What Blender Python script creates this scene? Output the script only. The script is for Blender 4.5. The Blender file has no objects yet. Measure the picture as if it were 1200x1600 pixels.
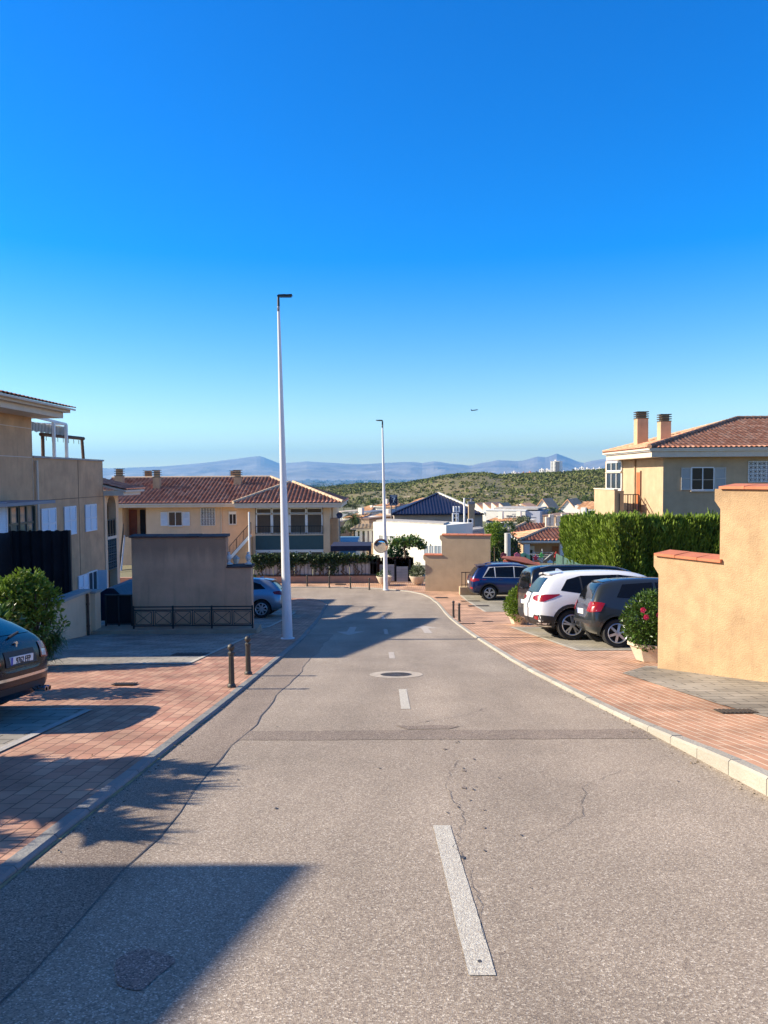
import bpy, bmesh, math, random
from mathutils import Vector, Matrix, noise
from mathutils.bvhtree import BVHTree
R = math.radians
SC = bpy.context.scene
COL = SC.collection
rng = random.Random(7)
# ------------------------------------------------------------------ camera, sky, sun, exposure
F = 1180.0
PITCH = math.atan(55 / F)
ROLL = R(-0.4)
EYE = Vector((0, 0, 1.6))
cam_d = bpy.data.cameras.new('camera')
cam = bpy.data.objects.new('camera', cam_d); COL.objects.link(cam)
cam_d.sensor_fit = 'VERTICAL'; cam_d.sensor_height = 36; cam_d.sensor_width = 27
cam_d.lens = 36 * F / 1600
cam_d.clip_start = 0.05; cam_d.clip_end = 120000
CR = (Matrix.Rotation(math.pi / 2 - PITCH, 4, 'X') @ Matrix.Rotation(ROLL, 4, 'Z'))
cam.matrix_world = Matrix.Translation(EYE) @ CR
SC.camera = cam
SUN_E = R(30.5); SUN_A = R(1.5)      # sun stands to the left, a touch ahead of the camera
sdir = Vector((-math.cos(SUN_E) * math.cos(SUN_A), math.cos(SUN_E) * math.sin(SUN_A), math.sin(SUN_E)))
sun_d = bpy.data.lights.new('sun', 'SUN'); sun = bpy.data.objects.new('sun', sun_d); COL.objects.link(sun)
sun_d.energy = 5.0; sun_d.angle = R(0.5); sun_d.color = (1.0, 0.89, 0.73)
sun.rotation_euler = sdir.to_track_quat('Z', 'Y').to_euler()
W = bpy.data.worlds.new('World'); SC.world = W; W.use_nodes = True
nt = W.node_tree; bg = nt.nodes['Background']
sky = nt.nodes.new('ShaderNodeTexSky'); sky.sky_type = 'NISHITA'; sky.sun_disc = False
sky.sun_elevation = SUN_E; sky.sun_rotation = -math.atan2(-sdir.x, sdir.y)
sky.altitude = 60; sky.air_density = 1.0; sky.dust_density = 0.0; sky.ozone_density = 2.0
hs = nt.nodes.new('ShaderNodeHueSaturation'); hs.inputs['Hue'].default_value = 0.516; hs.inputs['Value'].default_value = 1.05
# sky blue paled towards and opposite the sun to warm the shade
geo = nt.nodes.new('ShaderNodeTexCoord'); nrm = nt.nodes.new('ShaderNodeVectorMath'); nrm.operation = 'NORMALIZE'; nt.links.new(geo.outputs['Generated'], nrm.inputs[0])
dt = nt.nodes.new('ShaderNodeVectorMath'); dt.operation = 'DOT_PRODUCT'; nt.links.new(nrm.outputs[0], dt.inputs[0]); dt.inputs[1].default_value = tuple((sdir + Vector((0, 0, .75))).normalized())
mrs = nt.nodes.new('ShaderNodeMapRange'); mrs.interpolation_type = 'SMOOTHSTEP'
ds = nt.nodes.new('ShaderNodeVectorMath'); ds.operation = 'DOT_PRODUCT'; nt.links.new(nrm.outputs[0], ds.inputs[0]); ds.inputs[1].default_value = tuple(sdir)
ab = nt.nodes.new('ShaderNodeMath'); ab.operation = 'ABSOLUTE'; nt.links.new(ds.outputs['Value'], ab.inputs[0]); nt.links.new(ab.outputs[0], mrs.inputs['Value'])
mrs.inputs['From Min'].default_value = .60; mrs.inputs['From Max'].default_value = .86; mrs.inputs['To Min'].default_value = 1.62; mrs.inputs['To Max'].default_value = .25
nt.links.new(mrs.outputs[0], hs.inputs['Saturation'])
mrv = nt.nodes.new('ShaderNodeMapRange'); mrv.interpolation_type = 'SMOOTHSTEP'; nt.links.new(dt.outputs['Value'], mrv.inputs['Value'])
mrv.inputs['From Min'].default_value = .62; mrv.inputs['From Max'].default_value = .86; mrv.inputs['To Min'].default_value = 1.28; mrv.inputs['To Max'].default_value = .36  # sky dimmed round sun and zenith to darken the shade
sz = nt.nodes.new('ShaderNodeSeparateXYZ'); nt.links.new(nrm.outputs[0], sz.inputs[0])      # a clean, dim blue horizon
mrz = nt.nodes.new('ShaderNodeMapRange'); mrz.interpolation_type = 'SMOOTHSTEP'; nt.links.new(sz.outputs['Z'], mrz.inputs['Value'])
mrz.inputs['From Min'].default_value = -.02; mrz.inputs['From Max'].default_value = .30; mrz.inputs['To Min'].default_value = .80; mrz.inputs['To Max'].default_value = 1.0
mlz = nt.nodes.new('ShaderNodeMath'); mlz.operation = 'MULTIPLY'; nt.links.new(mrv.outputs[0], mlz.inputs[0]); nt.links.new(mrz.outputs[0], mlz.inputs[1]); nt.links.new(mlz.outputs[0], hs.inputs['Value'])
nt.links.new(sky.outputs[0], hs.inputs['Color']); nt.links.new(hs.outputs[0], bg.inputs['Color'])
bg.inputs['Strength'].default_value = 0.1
SC.view_settings.view_transform = 'Standard'; SC.view_settings.look = 'None'
SC.view_settings.exposure = 0.98; SC.view_settings.gamma = 1
SC.cycles.volume_step_rate = 1; SC.cycles.volume_bounces = 0; SC.cycles.max_bounces = 6

def ray(px, py):
    return (CR @ Vector(((px - 600) / F, (800 - py) / F, -1)).to_4d()).to_3d() if False else CR.to_3x3() @ Vector(((px - 600) / F, (800 - py) / F, -1))
def at(px, py, Y):                    # the point of a sight line that lies Y metres ahead
    d = ray(px, py); return EYE + d * (Y / d.y)
def atX(px, py, X):
    d = ray(px, py); return EYE + d * (X / d.x)
def fx(px, Y, py=800): return at(px, py, Y).x
def fz(py, Y, px=600): return at(px, py, Y).z
ZT = [(-200, 12.0), (-60, 7.5), (0, 0), (24, -3.154), (27, -3.52), (30, -3.84), (35, -4.22), (40, -4.40), (44, -4.47), (60, -4.9), (75, -8), (90, -12)]
def zr(y):
    for (a, za), (b, zb) in zip(ZT, ZT[1:]):
        if y <= b: return za + (zb - za) * (y - a) / (b - a)
    return ZT[-1][1]
def G(px, py, dz=0.0):                # where a sight line meets the sloping street
    d = ray(px, py); lo, hi = 1.0, 60.0
    for _ in range(50):
        m = (lo + hi) / 2; p = EYE + d * (m / d.y)
        if p.z > zr(m) + dz: lo = m
        else: hi = m
    return EYE + d * (lo / d.y)
# ------------------------------------------------------------------ materials
MATS = {}
def nodes_of(name):
    m = bpy.data.materials.new(name); m.use_nodes = True
    return m, m.node_tree, m.node_tree.nodes['Principled BSDF']
def mk(name, col, rough=0.7, metal=0.0, var=0.0, vscale=4.0, bump=0.0, bscale=40.0, col2=None, dirt=0.0, spec=0.5, coat=0.0, island=0.0, trans=0.0, streak=0.0, top=None):
    if name in MATS: return MATS[name]
    m, t, b = nodes_of(name); L = t.links
    b.inputs['Base Color'].default_value = (*col, 1); b.inputs['Roughness'].default_value = rough
    b.inputs['Metallic'].default_value = metal; b.inputs['Specular IOR Level'].default_value = spec
    b.inputs['Coat Weight'].default_value = coat; b.inputs['Coat Roughness'].default_value = 0.04
    tc = t.nodes.new('ShaderNodeTexCoord'); out = None
    def noise_(scale, detail=6, vec=None, rgh=0.6):
        n = t.nodes.new('ShaderNodeTexNoise'); n.inputs['Scale'].default_value = scale; n.inputs['Detail'].default_value = detail
        n.inputs['Roughness'].default_value = rgh
        L.new(vec if vec else tc.outputs['Object'], n.inputs['Vector']); return n.outputs['Fac']
    def mix(fac, a, c):
        x = t.nodes.new('ShaderNodeMix'); x.data_type = 'RGBA'
        L.new(fac, x.inputs['Factor'])
        for i, v in ((6, a), (7, c)):
            if isinstance(v, tuple): x.inputs[i].default_value = (*v, 1)
            else: L.new(v, x.inputs[i])
        return x.outputs[2]
    def ramp(fac, lo, hi):
        r_ = t.nodes.new('ShaderNodeMapRange'); r_.inputs['From Min'].default_value = lo; r_.inputs['From Max'].default_value = hi
        L.new(fac, r_.inputs['Value']); return r_.outputs['Result']
    if var or col2:
        c2 = col2 or tuple(max(0, c * (1 - var)) for c in col)
        c1 = col if col2 else tuple(c * (1 + var * 0.5) for c in col)
        out = mix(ramp(noise_(vscale), 0.32, 0.68), c1, c2)
    if island:
        g = t.nodes.new('ShaderNodeNewGeometry')
        dark = tuple(c * (1 - island) for c in col); lite = tuple(min(1, c * (1 + island)) for c in col)
        o2 = mix(g.outputs['Random Per Island'], dark, lite)
        if out:
            x = t.nodes.new('ShaderNodeMix'); x.data_type = 'RGBA'; x.inputs[0].default_value = 0.5
            L.new(out, x.inputs[6]); L.new(o2, x.inputs[7]); out = x.outputs[2]
        else: out = o2
    if streak:
        mp = t.nodes.new('ShaderNodeMapping'); mp.inputs['Scale'].default_value = (7, 7, 0.5); L.new(tc.outputs['Object'], mp.inputs['Vector'])
        f = ramp(noise_(1.0, 5, mp.outputs[0]), 0.55, 0.8)
        mu = t.nodes.new('ShaderNodeMath'); mu.operation = 'MULTIPLY'; mu.inputs[1].default_value = streak; L.new(f, mu.inputs[0])
        out = mix(mu.outputs[0], out or col, tuple(c * 0.45 for c in col))
    if top:                               # grime that runs down from the coping, in drips
        sp_ = t.nodes.new('ShaderNodeSeparateXYZ'); L.new(tc.outputs['Object'], sp_.inputs[0])
        mp = t.nodes.new('ShaderNodeMapping'); mp.inputs['Scale'].default_value = (5, 5, .35); L.new(tc.outputs['Object'], mp.inputs['Vector'])
        nn = t.nodes.new('ShaderNodeMath'); nn.operation = 'MULTIPLY_ADD'; nn.inputs[1].default_value = top[1]; L.new(noise_(1.0, 6, mp.outputs[0]), nn.inputs[0]); L.new(sp_.outputs['Z'], nn.inputs[2])
        f = ramp(nn.outputs[0], top[0] + top[1] * .25, top[0] + top[1] * .8)
        mu = t.nodes.new('ShaderNodeMath'); mu.operation = 'MULTIPLY'; mu.inputs[1].default_value = top[2]; L.new(f, mu.inputs[0])
        out = mix(mu.outputs[0], out or col, tuple(c * 0.38 for c in col))
    if dirt:
        f = ramp(noise_(0.9, 8), 0.45, 0.75)
        mu = t.nodes.new('ShaderNodeMath'); mu.operation = 'MULTIPLY'; mu.inputs[1].default_value = dirt; L.new(f, mu.inputs[0])
        out = mix(mu.outputs[0], out or col, tuple(c * 0.5 for c in col))
    if out: L.new(out, b.inputs['Base Color'])
    if bump:
        bp = t.nodes.new('ShaderNodeBump'); bp.inputs['Strength'].default_value = bump; bp.inputs['Distance'].default_value = 0.02
        L.new(noise_(bscale, 4), bp.inputs['Height']); L.new(bp.outputs[0], b.inputs['Normal'])
    if trans:
        tr = t.nodes.new('ShaderNodeBsdfTranslucent'); ms = t.nodes.new('ShaderNodeMixShader'); ms.inputs[0].default_value = trans
        if out: L.new(out, tr.inputs['Color'])
        else: tr.inputs['Color'].default_value = (*col, 1)
        L.new(b.outputs[0], ms.inputs[1]); L.new(tr.outputs[0], ms.inputs[2])
        L.new(ms.outputs[0], t.nodes['Material Output'].inputs['Surface'])
    MATS[name] = m; return m

def asphalt(name, base, light, dark):
    m, t, b = nodes_of(name); L = t.links; N = t.nodes.new
    tc = N('ShaderNodeTexCoord').outputs['Object']
    v = N('ShaderNodeTexVoronoi'); v.inputs['Scale'].default_value = 150; L.new(tc, v.inputs['Vector'])
    n1 = N('ShaderNodeTexNoise'); n1.inputs['Scale'].default_value = 0.7; n1.inputs['Detail'].default_value = 8; n1.inputs['Roughness'].default_value = .65; L.new(tc, n1.inputs['Vector'])
    n3 = N('ShaderNodeTexNoise'); n3.inputs['Scale'].default_value = 55; n3.inputs['Detail'].default_value = 3; L.new(tc, n3.inputs['Vector'])
    sp = N('ShaderNodeSeparateColor'); L.new(v.outputs['Color'], sp.inputs[0])
    cr = N('ShaderNodeValToRGB'); e = cr.color_ramp.elements
    e[0].position = 0; e[0].color = (*dark, 1); e[1].position = 1; e[1].color = (*light, 1)
    k = e.new(0.5); k.color = (*base, 1); k = e.new(0.82); k.color = (*[c * 1.12 for c in base], 1)
    L.new(sp.outputs[0], cr.inputs[0])
    mr = N('ShaderNodeMapRange'); mr.inputs['From Min'].default_value = .3; mr.inputs['From Max'].default_value = .72; mr.inputs['To Min'].default_value = .84; mr.inputs['To Max'].default_value = 1.12
    L.new(n1.outputs['Fac'], mr.inputs['Value'])
    mp = N('ShaderNodeMapping'); mp.inputs['Scale'].default_value = (1.1, .12, 1); L.new(tc, mp.inputs['Vector'])
    n2 = N('ShaderNodeTexNoise'); n2.inputs['Scale'].default_value = 1; n2.inputs['Detail'].default_value = 3; L.new(mp.outputs[0], n2.inputs['Vector'])
    mr2 = N('ShaderNodeMapRange'); mr2.inputs['From Min'].default_value = .35; mr2.inputs['From Max'].default_value = .65; mr2.inputs['To Min'].default_value = .84; mr2.inputs['To Max'].default_value = 1.09
    L.new(n2.outputs['Fac'], mr2.inputs['Value'])
    mu = N('ShaderNodeMath'); mu.operation = 'MULTIPLY'; L.new(mr.outputs[0], mu.inputs[0]); L.new(mr2.outputs[0], mu.inputs[1])
    # oily drips and small dark spots
    n4 = N('ShaderNodeTexNoise'); n4.inputs['Scale'].default_value = 3.3; n4.inputs['Detail'].default_value = 9; n4.inputs['Roughness'].default_value = .7; L.new(tc, n4.inputs['Vector'])
    mr4 = N('ShaderNodeMapRange'); mr4.inputs['From Min'].default_value = .66; mr4.inputs['From Max'].default_value = .74; mr4.inputs['To Min'].default_value = 1; mr4.inputs['To Max'].default_value = .85
    L.new(n4.outputs['Fac'], mr4.inputs['Value'])
    mu2 = N('ShaderNodeMath'); mu2.operation = 'MULTIPLY'; L.new(mu.outputs[0], mu2.inputs[0]); L.new(mr4.outputs[0], mu2.inputs[1])
    vm = N('ShaderNodeVectorMath'); vm.operation = 'SCALE'; L.new(cr.outputs[0], vm.inputs[0]); L.new(mu2.outputs[0], vm.inputs['Scale'])
    L.new(vm.outputs[0], b.inputs['Base Color']); b.inputs['Roughness'].default_value = .85; b.inputs['Specular IOR Level'].default_value = .35
    ad = N('ShaderNodeMath'); ad.operation = 'ADD'; L.new(v.outputs['Distance'], ad.inputs[0]); L.new(n3.outputs['Fac'], ad.inputs[1])
    bp = N('ShaderNodeBump'); bp.inputs['Strength'].default_value = .34; bp.inputs['Distance'].default_value = .006
    L.new(ad.outputs[0], bp.inputs['Height']); L.new(bp.outputs[0], b.inputs['Normal'])
    MATS[name] = m; return m

def pavers(name, c1, c2, mortar, bw=.2, rh=.1, rot=0.0, msize=.006, uv=False, contrast=.25):
    m, t, b = nodes_of(name); L = t.links; N = t.nodes.new
    tcn = N('ShaderNodeTexCoord'); tc = tcn.outputs['UV' if uv else 'Object']
    mp = N('ShaderNodeMapping'); mp.inputs['Rotation'].default_value = (0, 0, rot); L.new(tc, mp.inputs['Vector'])
    br = N('ShaderNodeTexBrick'); L.new(mp.outputs[0], br.inputs['Vector'])
    br.inputs['Scale'].default_value = 1; br.inputs['Brick Width'].default_value = bw; br.inputs['Row Height'].default_value = rh
    br.inputs['Mortar Size'].default_value = msize; br.inputs['Mortar Smooth'].default_value = .3; br.inputs['Bias'].default_value = 0
    br.inputs['Color1'].default_value = (*c1, 1); br.inputs['Color2'].default_value = (*c2, 1); br.inputs['Mortar'].default_value = (*mortar, 1)
    n1 = N('ShaderNodeTexNoise'); n1.inputs['Scale'].default_value = 1.3; n1.inputs['Detail'].default_value = 8; L.new(tcn.outputs['Object'], n1.inputs['Vector'])
    mr = N('ShaderNodeMapRange'); mr.inputs['From Min'].default_value = .3; mr.inputs['From Max'].default_value = .7; mr.inputs['To Min'].default_value = 1 - contrast; mr.inputs['To Max'].default_value = 1 + contrast * .5
    L.new(n1.outputs['Fac'], mr.inputs['Value'])
    vm = N('ShaderNodeVectorMath'); vm.operation = 'SCALE'; L.new(br.outputs['Color'], vm.inputs[0]); L.new(mr.outputs[0], vm.inputs['Scale'])
    L.new(vm.outputs[0], b.inputs['Base Color']); b.inputs['Roughness'].default_value = .8; b.inputs['Specular IOR Level'].default_value = .3
    n2 = N('ShaderNodeTexNoise'); n2.inputs['Scale'].default_value = 90; L.new(tcn.outputs['Object'], n2.inputs['Vector'])
    ma = N('ShaderNodeMath'); ma.operation = 'MULTIPLY_ADD'; ma.inputs[1].default_value = -1.0; L.new(br.outputs['Fac'], ma.inputs[0])
    sc = N('ShaderNodeMath'); sc.operation = 'MULTIPLY'; sc.inputs[1].default_value = .25; L.new(n2.outputs['Fac'], sc.inputs[0]); L.new(sc.outputs[0], ma.inputs[2])
    bp = N('ShaderNodeBump'); bp.inputs['Strength'].default_value = .6; bp.inputs['Distance'].default_value = .008
    L.new(ma.outputs[0], bp.inputs['Height']); L.new(bp.outputs[0], b.inputs['Normal'])
    MATS[name] = m; return m

def tile_mat(name, c1, c2, c3):       # roof tiles: colour per tile from the UV cell it lies in
    m, t, b = nodes_of(name); L = t.links; N = t.nodes.new
    uv = N('ShaderNodeTexCoord').outputs['UV']; fl = N('ShaderNodeVectorMath'); fl.operation = 'FLOOR'; L.new(uv, fl.inputs[0])
    wn = N('ShaderNodeTexWhiteNoise'); L.new(fl.outputs[0], wn.inputs['Vector'])
    cr = N('ShaderNodeValToRGB'); e = cr.color_ramp.elements; e[0].color = (*c1, 1); e[1].color = (*c3, 1); k = e.new(.5); k.color = (*c2, 1)
    L.new(wn.outputs['Value'], cr.inputs[0])
    n = N('ShaderNodeTexNoise'); n.inputs['Scale'].default_value = 2.2; n.inputs['Detail'].default_value = 8; L.new(N('ShaderNodeTexCoord').outputs['Object'], n.inputs['Vector'])
    mr = N('ShaderNodeMapRange'); mr.inputs['From Min'].default_value = .3; mr.inputs['From Max'].default_value = .7; mr.inputs['To Min'].default_value = .7; mr.inputs['To Max'].default_value = 1.15
    L.new(n.outputs['Fac'], mr.inputs['Value'])
    vm = N('ShaderNodeVectorMath'); vm.operation = 'SCALE'; L.new(cr.outputs[0], vm.inputs[0]); L.new(mr.outputs[0], vm.inputs['Scale'])
    L.new(vm.outputs[0], b.inputs['Base Color']); b.inputs['Roughness'].default_value = .8
    MATS[name] = m; return m

# ------------------------------------------------------------------ mesh tools
WM = {}
class MB:
    def __init__(s): s.v = []; s.f = []; s.uv = {}; s.mi = []; s.cur = 0
    def add(s, vs, fs, uvs=None):
        o = len(s.v); s.v += [tuple(v) for v in vs]
        for i, f in enumerate(fs):
            if uvs: s.uv[len(s.f)] = uvs[i]
            s.f.append(tuple(o + k for k in f)); s.mi.append(s.cur)
        return s
    def box(s, x0, x1, y0, y1, z0, z1):
        vs = [(x, y, z) for z in (z0, z1) for y in (y0, y1) for x in (x0, x1)]
        return s.add(vs, [(0, 2, 3, 1), (4, 5, 7, 6), (0, 1, 5, 4), (2, 6, 7, 3), (0, 4, 6, 2), (1, 3, 7, 5)])
    def bar(s, a, b, w, h=None, up=(0, 0, 1)):
        a = Vector(a); b = Vector(b); h = h or w; d = (b - a).normalized(); u = Vector(up)
        if abs(d.dot(u)) > .99: u = Vector((0, 1, 0))
        r = d.cross(u).normalized() * w / 2; u = r.cross(d).normalized() * h / 2
        vs = [p + i * r + j * u for p in (a, b) for j in (-1, 1) for i in (-1, 1)]
        return s.add(vs, [(0, 2, 3, 1), (4, 5, 7, 6), (0, 1, 5, 4), (2, 6, 7, 3), (0, 4, 6, 2), (1, 3, 7, 5)])
    def tube(s, a, b, r1, r2=None, n=12, cap=True):
        a = Vector(a); b = Vector(b); r2 = r1 if r2 is None else r2; d = (b - a).normalized()
        u = Vector((1, 0, 0)) if abs(d.x) < .9 else Vector((0, 1, 0)); u = (u - d * u.dot(d)).normalized(); w = d.cross(u)
        vs = [p + (u * math.cos(t) + w * math.sin(t)) * r for p, r in ((a, r1), (b, r2)) for t in [2 * math.pi * i / n for i in range(n)]]
        fs = [(i, (i + 1) % n, n + (i + 1) % n, n + i) for i in range(n)]
        if cap: fs += [tuple(range(n - 1, -1, -1)), tuple(range(n, 2 * n))]
        return s.add(vs, fs)
    def path(s, pts, radii, n=8):
        for i in range(len(pts) - 1): s.tube(pts[i], pts[i + 1], radii[i], radii[i + 1], n)
        return s
    def lathe(s, c, prof, n=20, axis='Z', a0=0, a1=2 * math.pi, sx=1, sy=1):
        full = abs(a1 - a0 - 2 * math.pi) < 1e-6; m = n if full else n + 1; vs = []
        for r, h in prof:
            for i in range(m):
                t = a0 + (a1 - a0) * i / n; x, y = r * math.cos(t) * sx, r * math.sin(t) * sy
                p = (x, y, h) if axis == 'Z' else ((x, h, y) if axis == 'Y' else (h, x, y))
                vs.append((c[0] + p[0], c[1] + p[1], c[2] + p[2]))
        fs = []
        for j in range(len(prof) - 1):
            for i in range(n):
                k = (i + 1) % m; fs.append((j * m + i, j * m + k, (j + 1) * m + k, (j + 1) * m + i))
        return s.add(vs, fs)
    def prism(s, poly, axis, a, b):    # poly in the two other axes, extruded from a to b along axis
        n = len(poly)
        def P(u, v, w): return {'X': (w, u, v), 'Y': (u, w, v), 'Z': (u, v, w)}[axis]
        vs = [P(u, v, w) for w in (a, b) for u, v in poly]
        fs = [tuple(range(n)), tuple(range(2 * n - 1, n - 1, -1))] + [(i, n + i, n + (i + 1) % n, (i + 1) % n) for i in range(n)]
        return s.add(vs, fs)
    def ball(s, c, r, sub=2, sz=1, jit=0, sx=1, sy=1):
        bm = bmesh.new(); bmesh.ops.create_icosphere(bm, subdivisions=sub, radius=1)
        vs = []
        for v in bm.verts:
            k = r * (1 + (rng.uniform(-jit, jit) if jit else 0)); vs.append((c[0] + v.co.x * k * sx, c[1] + v.co.y * k * sy, c[2] + v.co.z * k * sz))
        fs = [[v.index for v in f.verts] for f in bm.faces]; bm.free(); return s.add(vs, fs)
    def build(s, name, mat, parent=None, smooth=False, loc=None, fixn=True):
        me = bpy.data.meshes.new(name)
        M = WM[parent].inverted() if parent else Matrix.Translation(-Vector(loc)) if loc is not None else Matrix.Identity(4)
        ident = M == Matrix.Identity(4)
        me.from_pydata([tuple(M @ Vector(v)) for v in s.v] if not ident else s.v, [], s.f)
        for m in (mat if isinstance(mat, (list, tuple)) else [mat]): me.materials.append(m)
        if any(s.mi): me.polygons.foreach_set('material_index', s.mi)
        if s.uv:
            ul = me.uv_layers.new(name='uv').data
            for fi, uvs in s.uv.items():
                st = me.polygons[fi].loop_start
                for k, u in enumerate(uvs): ul[st + k].uv = u
        if fixn and len(s.f) < 30000:
            bm = bmesh.new(); bm.from_mesh(me); bmesh.ops.recalc_face_normals(bm, faces=bm.faces); bm.to_mesh(me); bm.free()
        if smooth:
            me.polygons.foreach_set('use_smooth', [True] * len(me.polygons))
            try: me.set_sharp_from_angle(angle=R(40))
            except Exception: pass
        o = bpy.data.objects.new(name, me); COL.objects.link(o)
        if parent: o.parent = parent; WM[o] = WM[parent]
        else:
            o.location = loc if loc is not None else (0, 0, 0); WM[o] = Matrix.Translation(Vector(o.location))
        return o
def tag(o, label, cat, group=None):
    o['label'] = label; o['category'] = cat
    if group: o['group'] = group
    return o
def thing(name, label, cat, loc, group=None):
    o = bpy.data.objects.new(name, None); COL.objects.link(o); o.location = loc; o.empty_display_size = .3
    WM[o] = Matrix.Translation(Vector(loc)); return tag(o, label, cat, group)
def struct(o): o['kind'] = 'structure'; return o
def stuff(o): o['kind'] = 'stuff'; return o
def kids(o): return [c for c in bpy.data.objects if c.parent == o]
def copy_tree(o, parent=None):
    c = o.copy(); COL.objects.link(c); c.parent = parent
    for ch in kids(o): copy_tree(ch, c)
    return c
def dup(o, loc, label, rz=None, scale=None):
    c = copy_tree(o); c.location = loc; c['label'] = label
    if rz is not None: c.rotation_euler.z = rz
    if scale: c.scale = (scale,) * 3
    return c
def text_mesh(s, name, mat, parent, M, size, bold=0.0, ax='CENTER', sx=1.0):
    cu = bpy.data.curves.new(name, 'FONT'); cu.body = s; cu.size = size; cu.align_x = ax; cu.align_y = 'CENTER'; cu.extrude = .002 * size / .1; cu.offset = bold
    o = bpy.data.objects.new(name + '_tmp', cu); COL.objects.link(o)
    bpy.context.view_layer.update()
    me = bpy.data.meshes.new_from_object(o.evaluated_get(bpy.context.evaluated_depsgraph_get()))
    bpy.data.objects.remove(o); me.name = name
    me.transform((WM[parent].inverted() if parent in WM else Matrix.Identity(4)) @ M @ Matrix.Scale(sx, 4, (1, 0, 0))); me.materials.clear(); me.materials.append(mat)
    t = bpy.data.objects.new(name, me); COL.objects.link(t); t.parent = parent; WM[t] = WM[parent]; return t

# palette
M_stucco = mk('ochre stucco', (.49, .33, .185), .88, var=.22, vscale=3.2, bump=.65, bscale=45, streak=.35, dirt=.35, top=(2.75, .7, .35))
M_stucco2 = mk('tan stucco', (.62, .37, .20), .85, var=.2, vscale=1.4, bump=.5, bscale=35, streak=.5, dirt=.25)
M_stucco3 = mk('yellow stucco', (.74, .52, .33), .85, var=.1, vscale=1.2, bump=.3, bscale=30, streak=.15)
M_stuccoC = mk('pale yellow stucco', (.50, .36, .22), .85, var=.16, vscale=1.2, bump=.4, bscale=30, streak=.3, dirt=.2)
M_stuccoR = mk('rose brown stucco', (.76, .41, .24), .88, var=.18, vscale=1.5, bump=.5, bscale=35, streak=.45, dirt=.3, top=(2.2, .8, .6))
M_beige = mk('beige render', (.50, .37, .235), .85, var=.12, vscale=2, bump=.3, bscale=30, streak=.2)
M_cream = mk('cream trim', (.68, .56, .44), .7, var=.08, vscale=3, streak=.15)
M_white = mk('white paint', (.78, .78, .76), .5, var=.05, vscale=3)
M_whitewall = mk('whitewashed wall', (.80, .76, .66), .8, var=.07, vscale=1, streak=.12)
M_shutter = mk('white shutter', (.72, .75, .80), .45)
M_lampw = mk('white lamp post paint', (.74, .74, .74), .35, var=.04, vscale=8, metal=.0)
M_black = mk('black iron', (.018, .018, .02), .45)
M_dark = mk('dark interior', (.012, .012, .014), .9)
M_glass = mk('dark window glass', (.02, .026, .03), .08, spec=.5)
M_glassb = mk('reflecting window glass', (.10, .13, .15), .05, spec=1.0)
M_greenf = mk('dark green frame', (.02, .045, .045), .4)
M_teal = mk('teal panel', (.035, .085, .10), .7, var=.1)
M_door = mk('red brown door', (.22, .05, .025), .5, var=.2, vscale=3)
M_wood = mk('brown wood', (.10, .05, .03), .7, var=.3, vscale=5)
M_concrete = mk('concrete', (.42, .39, .35), .85, var=.2, vscale=3, bump=.4, bscale=30, dirt=.3)
M_kerb = mk('kerb stone', (.40, .37, .31), .85, var=.22, vscale=3, bump=.5, bscale=35, dirt=.4, island=.12)
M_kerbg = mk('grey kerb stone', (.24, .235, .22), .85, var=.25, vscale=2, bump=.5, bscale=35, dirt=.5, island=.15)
M_grey = mk('grey metal', (.22, .22, .23), .5, metal=.3)
M_net = mk('black netting', (.006, .006, .009), .95, var=.6, vscale=1.5, bump=.6, bscale=6)
M_soil = mk('soil', (.10, .07, .045), .95)
M_tileR = tile_mat('red roof tiles', (.38, .13, .08), (.48, .19, .12), (.58, .29, .20))
M_tileO = tile_mat('orange roof tiles', (.50, .20, .11), (.62, .27, .16), (.70, .38, .25))
M_coping = mk('terracotta coping', (.52, .17, .08), .75, var=.3, vscale=5, island=.2)
M_ridge = mk('pale ridge tiles', (.60, .44, .28), .8, island=.2, var=.1)
M_bark = mk('bark', (.12, .08, .05), .9, var=.3, vscale=8, bump=.6, bscale=20)
M_leaf = mk('bright leaves', (.15, .235, .025), .45, island=.55, var=.35, vscale=3, trans=.28, spec=.4)
M_leafd = mk('glossy dark leaves', (.065, .125, .018), .32, island=.6, var=.3, vscale=3, trans=.2, spec=.5)
M_hedge = mk('cypress sprays', (.165, .25, .022), .7, island=.5, var=.55, vscale=1.1, trans=.22)
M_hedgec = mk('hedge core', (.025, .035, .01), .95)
M_scrub = mk('hill scrub', (.15, .16, .045), .85, island=.55, var=.35, vscale=.02)
M_pine = mk('pine scrub', (.10, .125, .03), .85, island=.5, var=.3, vscale=.02)
M_palm = mk('palm fronds', (.07, .10, .025), .5, island=.4, trans=.2)
M_flower = mk('pink petals', (.80, .05, .14), .6, island=.2, trans=.3)
M_planter = mk('cream planter', (.66, .55, .42), .7, var=.14, vscale=4, bump=.3, dirt=.25)
M_asph = asphalt('asphalt', (.345, .28, .215), (.64, .56, .455), (.19, .15, .12))
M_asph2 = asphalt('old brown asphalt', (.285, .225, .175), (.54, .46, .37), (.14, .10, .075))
M_asph3 = asphalt('patch asphalt', (.265, .21, .165), (.54, .46, .37), (.12, .09, .07))
M_pavR = pavers('salmon pavers', (.54, .30, .19), (.45, .245, .15), (.66, .50, .36), contrast=.4, uv=True, rot=math.pi / 2, bw=.42, rh=.105, msize=.010)
M_pavL = pavers('red pavers', (.56, .33, .22), (.43, .21, .14), (.19, .11, .075), contrast=.4, rot=math.pi / 2, bw=.21, rh=.135, msize=.006)
M_pavG = pavers('grey pavers', (.38, .34, .28), (.29, .265, .22), (.11, .10, .085), contrast=.35, bw=.4, rh=.2, msize=.009)
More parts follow.
